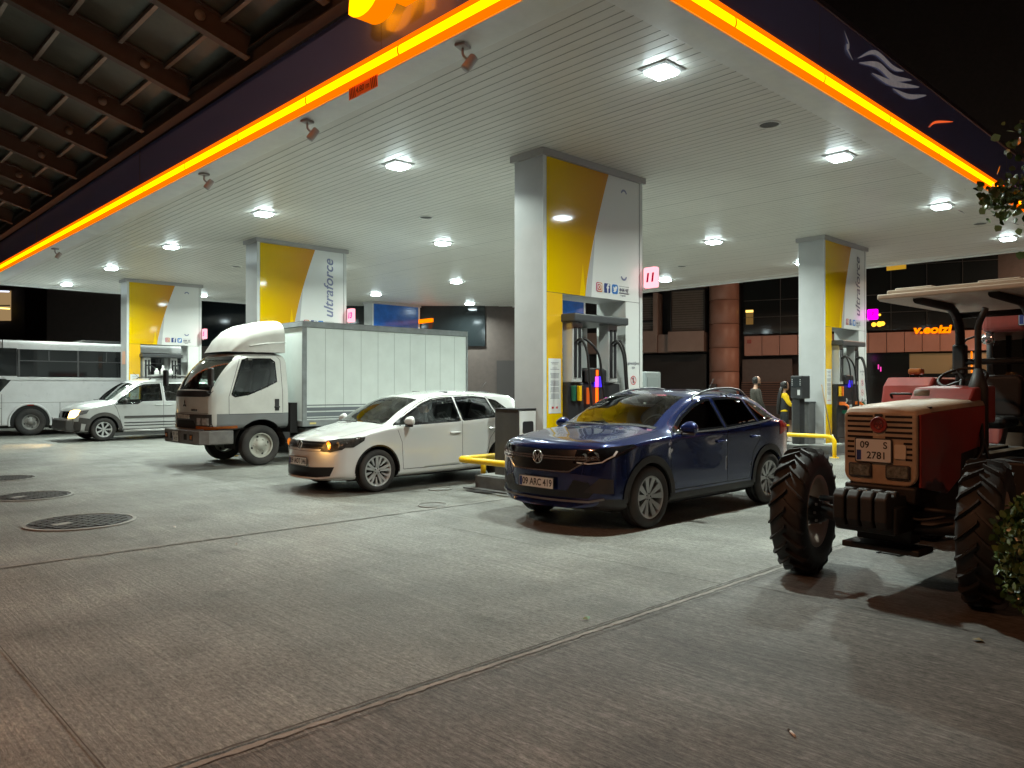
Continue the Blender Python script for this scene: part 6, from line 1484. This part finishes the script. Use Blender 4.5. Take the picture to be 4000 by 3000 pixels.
for i in range(18):
    a = rnd.uniform(0,6.28); l = rnd.uniform(.9,1.75); z0 = rnd.uniform(2.6,3.6); q = Vector((l*math.cos(a), l*math.sin(a), z0+rnd.uniform(.1,1.2))); tips.append(q)
    m.tube(smooth_path([(0,0,z0),(q.x*.5,q.y*.5,z0+.2+.2*(q.z-z0)),tuple(q)]), [.035-.026*k/12 for k in range(13)], 6, cap=False)
fwv = Vector((-RT.x, -RT.y, 0))
for q in ((fwv*1.55+Vector((0,0,4.32))), (fwv*1.40+Vector((0,0,4.12))), (fwv*1.52+Vector((0,0,3.30)))): tips.append(q); m.tube([(0,0,3.2), tuple(q*.55+Vector((0,0,1.6))), tuple(q)], [.03,.018,.006], 6, cap=False)
m.build('trunk', mat('bark',(.10,.07,.05),.8), e)
leaves(3400, lambda r: Vector(r.choice(tips)) + Vector((r.gauss(0,.15), r.gauss(0,.15), r.gauss(0,.11))), .085, 11, [LF2, LF3, LF1], 'crown', e)
# ================================================================ buildings behind
PA = Vector((32.8, 18.5, 0)); FD = Vector((math.cos(R(111)), math.sin(R(111)), 0)); FN = Vector((-FD.y, FD.x, 0))   # facade runs along FD, faces FN
def fpt(px, py):                     # photo-derived bay positions, measured on the real facade plane
    t = (px-2000)/3000; d = FW+RT*t; den = d.x*FD.y-d.y*FD.x; k = (PA.x*FD.y-PA.y*FD.x)/den; s = (d*k-PA).dot(FD); return s, 1.5+(1514-py)/3000*k
def at_f(s, z, out=0.0): q = PA+FD*s+FN*out; return Vector((q.x, q.y, z))
bld = empty('office_building', (PA.x, PA.y, 0), 0, 'dark building with pink stone bands and round pillar behind the forecourt', 'building')
def pb(o): o.matrix_parent_inverse = Matrix.Translation(-bld.location); return o
PINK = mat('pink_stone', (0.40, 0.21, 0.165), .45, var=.08, vscale=1.5); PINKD = mat('pink_stone_dim', (0.33, 0.235, 0.20), .5, var=.1, vscale=1.5)
DWIN = mat('dark_window', (0.012,0.016,0.018), .08); SHUT = mat('roller_shutter', (0.16,0.135,0.115), .55, var=.1); DKW = mat('dark_wall', (0.055,0.046,0.044), .7, var=.2); LOUV = mat('louvre_brown', (0.17,0.095,0.075), .5)
def fbox(m, px0, py0, px1, py1, d0, d1, mi=0):
    s0, za = fpt(px0, py0); s1, _ = fpt(px1, py0); _, zb2 = fpt(px0, py1)
    vs = [at_f(s, z, o) for o in (d0, d1) for s, z in ((s0,za),(s1,za),(s1,zb2),(s0,zb2))]
    m.add(vs, [(0,1,2,3),(7,6,5,4),(0,4,5,1),(1,5,6,2),(2,6,7,3),(3,7,4,0)], mi)
m = MB(); m.add([at_f(-40,0,-.6),at_f(60,0,-.6),at_f(60,22,-.6),at_f(-40,22,-.6)], [(0,1,2,3)]); m.add([at_f(-40,22,-.6),at_f(60,22,-.6),at_f(60,22,-14),at_f(-40,22,-14)], [(0,1,2,3)]); m.add([at_f(60,0,-.6),at_f(60,22,-.6),at_f(60,22,-14),at_f(60,0,-14)], [(0,1,2,3)]); pb(m.build('wall', DKW, bld))
m = MB()
for px in (2909+i*69.3 for i in range(0, 16)): fbox(m, px+1.2, 1314-(px-2909)*.027, px+68, 1390-(px-2909)*.024, -.4, .15)
pb(m.build('stone_band', PINK, bld))
m = MB(); fbox(m, 2300, 1305, 2580, 1384, -.3, .7); fbox(m, 2581, 1310, 2624, 1379, -.3, .5); fbox(m, 2625, 1300, 2762, 1376, -.3, .8); fbox(m, 2300, 1120, 2762, 1152, -.3, .72); fbox(m, 2566, 1150, 2583, 1312, -.3, .72)
pb(m.build('stone_band', PINKD, bld))
for a in ((2380,1165,2500,1305),(2508,1166,2566,1256),(2508,1262,2566,1309),(2634,1142,2758,1298)):
    m = MB(); fbox(m, *a, -.2, .45); w_ = pb(m.build('shuttered_window', SHUT, bld)); 
    m = MB(); y = a[1]
    while y < a[3]: fbox(m, a[0], y, a[2], y+1.6, .45, .47); y += 9
    q = m.build('shutter_slats', DKW, w_); 
    m = MB(); fbox(m, a[0]-5, a[1]-5, a[2]+5, a[1], -.1, .6); fbox(m, a[0]-5, a[3], a[2]+5, a[3]+5, -.1, .6); fbox(m, a[0]-5, a[1], a[0], a[3], -.1, .6); fbox(m, a[2], a[1], a[2]+5, a[3], -.1, .6); m.build('frame', DARK, w_)
s0, _ = fpt(2832, 1300)
m = MB(); c = at_f(s0, 0, .2)
zz = 0
for k in range(14): m.lathe([(.66,zz+.01),(.68,zz+.03),(.68,zz+1.09),(.66,zz+1.11)], Matrix.Translation(c), 32); zz += 1.12
pb(m.build('round_pillar', mat('pillar_stone',(.36,.19,.145),.4,var=.1,vscale=2), bld))
m = MB(); fbox(m, 2904, 900, 3900, 1306, -.5, .02); pb(m.build('dark_glazing', DWIN, bld))
m = MB()
for px in (3048, 3330, 3480, 3620, 3760): fbox(m, px, 900, px+2.5, 1308, 0, .05)
for py in (1072, 1175, 1240): fbox(m, 2906, py, 3900, py+2, 0, .05)
pb(m.build('glazing_bars', mat('glaze_bar',(.03,.034,.034),.5), bld))
m = MB(); fbox(m, 2914, 1212, 2943, 1221, .02, .06, 1); fbox(m, 2915, 1221, 2943, 1268, .02, .05, 0); pb(m.build('lit_window', [emis('dim_window',(.10,.055,.015),1), emis('bright_window',(1.5,.9,.2),1)], bld))
m = MB(); fbox(m, 2900, 1404, 3094, 1492, -.5, .0); pb(m.build('roller_door', mat('door_brown',(.10,.082,.078),.6,var=.12), bld))
lv = MB(); y = 1492
while y < 1584: fbox(lv, 2898, y, 3068, y+4.2, -.1, .12); y += 8.6
pb(lv.build('louvre_panel', LOUV, bld)); m = MB(); fbox(m, 2898, 1584, 3068, 1640, -.3, .1); fbox(m, 2898,1492,3068,1640,-.35,-.3); pb(m.build('plinth', DKW, bld))
m = MB(); fbox(m, 2300, 1392, 2760, 1640, -.5, .0, 0); fbox(m, 2790, 1500, 2815, 1540, .9, 1.2, 1); pb(m.build('garage_front', [mat('garage_dark',(.035,.031,.03),.7), DKW], bld))
m = MB(); fbox(m, 2921, 1328, 2937, 1342, .15, .22); pb(m.build('alarm_box', mat('alarm_red',(.35,.08,.06),.5), bld))
# shop at the right end: wall with its indoor light put in as a faint glow, lit sign letters, vertical strips
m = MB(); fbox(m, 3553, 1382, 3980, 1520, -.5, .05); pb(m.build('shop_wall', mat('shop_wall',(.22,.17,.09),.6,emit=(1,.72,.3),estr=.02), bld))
m = MB(); fbox(m, 3250, 1382, 3552, 1640, -.5, .04); fbox(m, 3553, 1460, 3980, 1640, -.5, .3); pb(m.build('shop_glazing', DWIN, bld))
SG = emis('sign_orange_lit', (1.3,.24,.0), 1)
s1, z1 = fpt(3640, 1292); m = MB(); m.mesh(text_me('v.eoizi', .48, .04, .15, .018, sx=1.15), frame(at_f(s1, z1+.04, .16), -FD, (0,0,1))); pb(m.build('sign_letters', SG, bld))
for px in (3792, 3897): m = MB(); fbox(m, px-2.5, 1374, px+2.5, 1456, .3, .4); pb(m.build('light_strip', SG, bld))
s1, z1 = fpt(3810, 1408); m = MB()
for k, ch in enumerate('SERVIS'): m.mesh(text_me(ch, .17, .01, 0, .01), frame(at_f(s1, z1+.42-.16*k, .35), -FD, (0,0,1)))
pb(m.build('sign_letters', emis('sign_white',(1.2,1.25,1.5),1), bld))
s1, z1 = fpt(3430, 1225); 
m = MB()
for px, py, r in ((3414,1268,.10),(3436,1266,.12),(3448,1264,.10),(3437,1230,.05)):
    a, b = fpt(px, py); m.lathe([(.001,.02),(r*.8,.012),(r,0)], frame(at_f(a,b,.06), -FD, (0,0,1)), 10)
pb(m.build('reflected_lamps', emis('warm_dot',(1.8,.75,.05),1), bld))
for px in (3432, 3441): m = MB(); fbox(m, px-3, 1424+(px-3432), px+2, 1442+(px-3432), .05, .08); pb(m.build('door_light', emis('door_pink',(.7,.05,.35),1), bld))
# building behind the left part: dark, a few lit windows
bl = empty('apartment_building', (0, 0, 0), 0, 'unlit dark building with two bright windows at the left photo edge', 'building')
DB = mat('night_wall', (.035,.028,.025), .8, var=.2)
o = spot(46, -36); p = spot(46, -29.2); MB().add([(o.x,o.y,0),(p.x,p.y,0),(p.x,p.y,16),(o.x,o.y,16)], [(0,1,2,3)]).build('wall', DB, bl)
wf_ = lambda lat, z, d=45.9: (*spot(d, lat).xy, z)
for (a, b, z0, z1, c) in ((-31.2,-29.95,5.5,7.3,(.20,.13,.06)), (-31.2,-29.9,2.7,3.6,(.12,.12,.12))):
    w_ = MB().add([wf_(a,z0),wf_(b,z0),wf_(b,z1),wf_(a,z1)], [(0,1,2,3)]).build('lit_window', emis('window_%d' % int(z0*10), c, 1), bl)
    m = MB(); 
    for la in (-30.6,): m.bar(wf_(la,z0,45.8), wf_(la,z1,45.8), .08, .05)
    m.bar(wf_(a,(z0+z1)/2,45.8), wf_(b,(z0+z1)/2,45.8), .05, .06); m.bar(wf_(a,z1,45.8), wf_(b,z1,45.8), .05, .08); m.build('frame', DARK, w_)
    if z0 > 5:
        MB().bar(wf_(-30.9,z0+.75,45.7), wf_(-29.9,z0+.70,45.7), .05, .07).build('lamp_tube', emis('tube_yellow',(2.2,1.7,.4),1), w_)
        MB().bar(wf_(-30.75,z0+.65,45.7), wf_(-30.55,z0+.05,45.7), .05, .06).bar(wf_(-31.2,z0+1.75,45.7), wf_(-29.95,z0+1.72,45.7), .05, .06).build('lamp_tube', emis('tube_white',(1.7,1.8,2.2),1), w_)
bk = empty('rear_building', (0, 0, 0), 0, 'brown and black walled building between the box truck and the nearest column', 'building')
o = spot(33, -20); p = spot(33, 1.0); q_ = spot(33, -1.12)
MB().add([(o.x,o.y,0),(p.x,p.y,0),(p.x,p.y,13),(o.x,o.y,13)], [(0,1,2,3)]).build('wall', mat('brown_wall',(.075,.058,.052),.7,var=.15), bk)
f2 = lambda px, py, d: (*spot(d, (px-2000)/3000*d).xy, 1.5+(1514-py)/3000*d)
MB().add([f2(700,1352,32.9),f2(1895,1352,32.9),f2(1895,1100,32.9),f2(700,1100,32.9)], [(0,1,2,3)]).build('dark_window', DWIN, bk)
MB().add([f2(1940,1640,32.9),f2(2015,1640,32.9),f2(2015,1408,32.9),f2(1940,1408,32.9)], [(0,1,2,3)]).build('door', mat('door_dark',(.035,.03,.03),.6), bk)
MB().bar(f2(1640,1256,31), f2(1712,1247,34), .12, .16).build('light_strip', SG, bk)

# ================================================================ people
def blob(name, torso, limbs, mt, parent, vox=.012):
    """torso: list of (x, y, z, rx, ry) ellipses; limbs: (points, radii). Everything is fused into one continuous surface"""
    m = MB(); n = 18
    if torso:
        rows = [[Vector((x+rx*math.cos(a), y+ry*math.sin(a), z)) for a in [2*math.pi*k/n for k in range(n)]] for x, y, z, rx, ry in torso]
        m.add([p for q in rows for p in q], [(i*n+k, i*n+(k+1)%n, (i+1)*n+(k+1)%n, (i+1)*n+k) for i in range(len(rows)-1) for k in range(n)]+[tuple(range(n)), tuple((len(rows)-1)*n+k for k in range(n))])
    for pts, rad in limbs:
        P = smooth_path(pts, 4); rr = []
        for i in range(len(P)): t = i/(len(P)-1)*(len(rad)-1); k = min(int(t), len(rad)-2); rr.append(rad[k]+(rad[k+1]-rad[k])*(t-k))
        P = [P[0]+(P[0]-P[1]).normalized()*rr[0]*.7]+P+[P[-1]+(P[-1]-P[-2]).normalized()*rr[-1]*.7]; rr = [rr[0]*.55]+rr+[rr[-1]*.55]
        m.tube(P, rr, 12)
    o = m.build(name, mt, parent, smooth=True); r = o.modifiers.new('fuse', 'REMESH'); r.mode = 'VOXEL'; r.voxel_size = vox; r.use_smooth_shade = True
    q = o.modifiers.new('soften', 'SMOOTH'); q.iterations = 6; q.factor = .5; return o
def head(e, c, yaw, hair='short', beard=False, tone=SKIN, hm=HAIR):
    M = Matrix.Translation(c) @ Matrix.Rotation(yaw, 4, 'Z'); m = MB(); n = 20; rows = []
    prof = [(-.120,.040,.012),(-.112,.048,.028),(-.095,.056,.025),(-.07,.062,.020),(-.04,.068,.012),(0,.073,.004),(.04,.076,0),(.075,.072,0),(.10,.056,-.004),(.116,.030,-.008),(.121,.004,-.008)]
    for z, r, fx in prof:
        q = []
        for k in range(n):
            a = 2*math.pi*k/n; x = math.cos(a)*r*1.24+fx*.6; y = math.sin(a)*r
            if abs(math.sin(a)) < .35 and math.cos(a) > 0:
                if -.05 < z < -.03: x += .018
                if -.03 <= z < .02: x += .012
                if z == .04: x += .004
                if -.10 < z < -.06: x += .006
            if .2 < abs(math.sin(a)) < .6 and math.cos(a) > 0 and -.01 < z < .03: x -= .008
            q.append(M @ Vector((x, y, z)))
        rows.append(q)
    m.add([p for q in rows for p in q], [(i*n+k, i*n+(k+1)%n, (i+1)*n+(k+1)%n, (i+1)*n+k) for i in range(len(prof)-1) for k in range(n)]+[tuple(range(n)), tuple((len(prof)-1)*n+k for k in range(n))], 0, True)
    for s in (-1, 1): m.add([M @ Vector(v) for v in ((-.01,s*.074,-.03),(.012,s*.076,-.01),(.010,s*.090,.015),(-.012,s*.092,.02),(-.018,s*.080,-.02))], [(0,1,2,3,4)], 0, True)
    h = m.build('head', tone, e)
    m = MB()
    for s in (-1, 1): m.lathe([(.012,0),(.008,.004),(.001,.006)], M @ frame((.088,s*.030,.008),(0,1,0),(0,0,1)), 8)
    m.build('eyes', mat('eye',(.03,.02,.015),.2), h); m = MB(); m.bar(M @ Vector((.094,-.022,-.068)), M @ Vector((.094,.022,-.068)), .006, .008); m.build('mouth', mat('lips',(.30,.12,.10),.5), h)
    m = MB()
    def cap(z0, gx, k0, back=0):
        rows = []
        for z, r in ((.121,.004),(.112,.040),(.095,.062),(.07,.078),(.04,.084),(.01,.084),(-.03,.080),(-.07,.070)):
            rows.append([M @ Vector((min(math.cos(a)*(r*1.22+.006)-.006, gx if z < .085 else 9), math.sin(a)*(r+.005), z)) for a in [2*math.pi*k/n for k in range(n)]])
        return rows
    if hair == 'short':
        rows = cap(0, .02, 0)[1:]
        m.add([p for q in rows for p in q], [(i*n+k, i*n+(k+1)%n, (i+1)*n+(k+1)%n, (i+1)*n+k) for i in range(len(rows)-1) for k in range(n) if not (5 >= k or k >= n-5) ], 0, True)
    else:
        rows = cap(0, .045, 0)
        m.add([p for q in rows for p in q], [(i*n+k, i*n+(k+1)%n, (i+1)*n+(k+1)%n, (i+1)*n+k) for i in range(len(rows)-1) for k in range(n)], 0, True)
    m.build('hair', hm, h)
    if beard:
        m = MB(); rows = []
        for z, r in ((-.135,.030),(-.115,.058),(-.09,.066),(-.06,.070)): rows.append([M @ Vector((math.cos(a)*(r*1.24+.006)+.018*.7, math.sin(a)*(r+.003), z)) for a in [R(-95+190*k/12) for k in range(13)]])
        m.add([p for q in rows for p in q]+[], [(i*13+k, i*13+k+1, (i+1)*13+k+1, (i+1)*13+k) for i in range(3) for k in range(12)], 0, True); m.build('beard', hm, h)
    return h
def hand(e, wrist, d, palm_n, tone=SKIN, curl=.5, thumb=1):
    """palm and five fingers from wrist along d"""
    w = Vector(wrist); d = Vector(d).normalized(); nrm = Vector(palm_n); s = d.cross(nrm).normalized(); nrm = s.cross(d).normalized()
    m = MB(); m.tube([w-d*.01, w+d*.03, w+d*.085], [.022,.030,.034], 10)
    for k, L_ in enumerate((.070,.080,.075,.058)):
        b = w+d*.08+s*(-.027+.018*k); p1 = b+d*L_*.45+nrm*L_*.1*curl; p2 = p1+(d*(1-curl)+nrm*curl).normalized()*L_*.35; p3 = p2+(d*(1-1.5*curl)+nrm*1.2*curl).normalized()*L_*.25
        m.tube([b, p1, p2, p3], [.0095,.009,.008,.006], 7)
    b = w+d*.025-s*.026*thumb; m.tube([b, b-s*.03*thumb+d*.025+nrm*.01, b-s*.032*thumb+d*.055+nrm*.025], [.012,.010,.007], 7)
    return m.build('hand', tone, e)
def person(label, loc, rz, H_, top, pants, arms, hair='short', beard=False, tone=SKIN, legs=None, shoes=True, female=False):
    """local +x is where the person faces; arms = ((elbow, wrist) for right (-y) and left (+y))"""
    e = empty('person', loc, rz, label, 'person'); k = H_/1.78; sh = .185 if not female else .16
    V = lambda x, y, z: (x*k, y*k, z*k)
    lg = legs or ((V(.03,-.10,.50),V(0,-.11,.08)),(V(.02,.10,.50),V(-.05,.11,.08)))
    tor = lambda g, top_, bot: [(x*k, 0, z*k, rx*k*g, ry*k*g) for z, x, rx, ry in ((.84,-.01,.085,.13),(.93,-.01,.105,.165),(1.03,0,.10,.15),(1.12,.005,.095,.135),(1.24,.01,.115,.16),(1.34,.005,.12,.175*sh/.185),(1.41,-.005,.095,.165*sh/.185),(1.45,-.015,.07,.11),(1.48,-.015,.055,.06)) if bot <= z <= top_]
    arm = lambda si, s, g, f=1.0: ([V(-.01,s*(sh-.02),1.40), V(-.01,s*(sh+.02),1.36), arms[si][0], tuple(Vector(arms[si][0])+(Vector(arms[si][1])-Vector(arms[si][0]))*f)], [.058*k*g, .056*k*g, .044*k*g, .030*k*g])
    leg = lambda si, s, g, up=0: ([V(0,s*.085,.88), lg[si][0], (lg[si][1][0], lg[si][1][1], lg[si][1][2]+up)], [.088*k*g, .060*k*g, .042*k*g])
    blob('body', tor(.96, 2, 0), [arm(0,-1,.95), arm(1,1,.95), leg(0,-1,.93), leg(1,1,.93), ([V(-.015,0,1.42), V(0,0,1.50), V(.015,0,1.60)], [.06*k,.055*k,.055*k])], tone, e)
    blob('jacket', tor(1.12, 1.46, .90), [arm(0,-1,1.30,.93), arm(1,1,1.30,.93)], top, e)
    tr = blob('trousers', tor(1.10, 1.0, .8), [leg(0,-1,1.18,.03), leg(1,1,1.18,.03)], pants, e)
    for si, s in enumerate((-1, 1)):
        x, y, z = lg[si][1]; m = MB().prism([(x-.08,y-.045),(x+.12,y-.05),(x+.20,y-.035),(x+.215,y),(x+.20,y+.035),(x+.12,y+.05),(x-.08,y+.045)], 0, .10); m.build('shoe', mat('shoe_black',(.02,.02,.02),.5), e, bevel=.03, seg=3)
        a = Vector(arms[si][0]); w = Vector(arms[si][1]); hand(e, w, w-a, (1, 0, -.2), tone, .55, -s)
    head(e, Vector(V(.02,0,1.655)), 0, hair, beard, tone)
    return e, tr, k
BLKC = mat('cloth_black', (.014,.014,.015), .85, var=.3, bump=.3); YEC = mat('cloth_yellow', (.78,.50,.0), .75, var=.1, bump=.3); DGC = mat('cloth_charcoal', (.022,.022,.024), .8, var=.3, bump=.3); JKT = mat('cloth_olive', (.035,.03,.022), .8, var=.3, bump=.3)
person('bearded balding person in dark jacket seen from the side, beyond the blue car', (18.40, 10.07, 0), R(-42), 1.80, JKT, BLKC, (((.02,-.28,1.17),(.14,-.26,.93)),((.02,.28,1.17),(.14,.24,.93))), beard=True)
e, tr, k = person('person with long black hair and yellow sleeves beside the payment terminal', (19.12, 9.66, 0), R(-50), 1.665, YEC, DGC, (((.10,-.24,1.06),(.30,-.10,1.06)),((.08,.22,1.05),(.28,.04,1.07))), hair='long', female=True)
m = MB(); rows = []
for z, w_, x in ((1.63,.075,-.055),(1.52,.10,-.085),(1.38,.115,-.115),(1.2,.105,-.135),(1.02,.085,-.145),(.86,.05,-.14)):
    rows.append([Vector((x*1+.045*math.cos(a), w_*math.sin(a), z*.935)) for a in [2*math.pi*i/12 for i in range(12)]])
m.add([p for q in rows for p in q], [(i*12+j, i*12+(j+1)%12, (i+1)*12+(j+1)%12, (i+1)*12+j) for i in range(5) for j in range(12)]+[tuple(range(12)), tuple(60+j for j in range(12))], 0, True); m.build('long_hair', HAIR, e)
m = MB(); m.lathe([(.130,.86),(.150,.95),(.145,1.08),(.152,1.17),(.14,1.24)], Matrix.Scale(1.0,4) @ Matrix.Diagonal((.86,1.12,1,1)), 20); m.build('dark_vest', DGC, e)
m = MB(); m.box(.0,.09,-.19,-.165,.50,.54); m.build('knee_patch', YEC, tr); MB().box(-.06,.05,-.20,-.17,.62,.78).build('pocket', DGC, tr, bevel=.015)
m = MB()
for s, x in ((-1,0),(1,-.05)): m.lathe([(.062,.14),(.066,.16),(.066,.19),(.062,.21)], Matrix.Translation((x,s*.105,0)), 14)
m.build('pale_cuff', mat('cuff_pale',(.6,.58,.35),.6), tr)
# driver of the white hatchback, hand at the ear
e = empty('person', (5.61+1.76, 10.12-.36, .50), R(180), 'dark haired driver with a hand at the ear inside the white hatchback', 'person')
blob('body', [(0,0,.05,.12,.16),(-.02,0,.2,.11,.15),(-.05,0,.40,.12,.17),(-.06,0,.48,.10,.17),(-.07,0,.55,.06,.07)], [([(-.06,0,.5),(-.05,0,.64)],[.055,.055]), ([(-.05,.17,.46),(.12,.26,.28),(.05,.13,.60)],[.06,.046,.030]), ([(-.05,-.17,.46),(.10,-.24,.26),(.34,-.16,.36)],[.06,.046,.030]), ([(0,.1,.08),(.45,.12,.16)],[.085,.06]), ([(0,-.1,.08),(.45,-.12,.16)],[.085,.06])], BLKC, e)
head(e, Vector((-.04,0,.72)), R(-15), 'long'); hand(e, (.05,.13,.60), (-.25,-.25,1), (-.4,-1,0), curl=.4, thumb=1); hand(e, (.34,-.16,.36), (1,.1,.2), (0,0,-1), curl=.7, thumb=1)
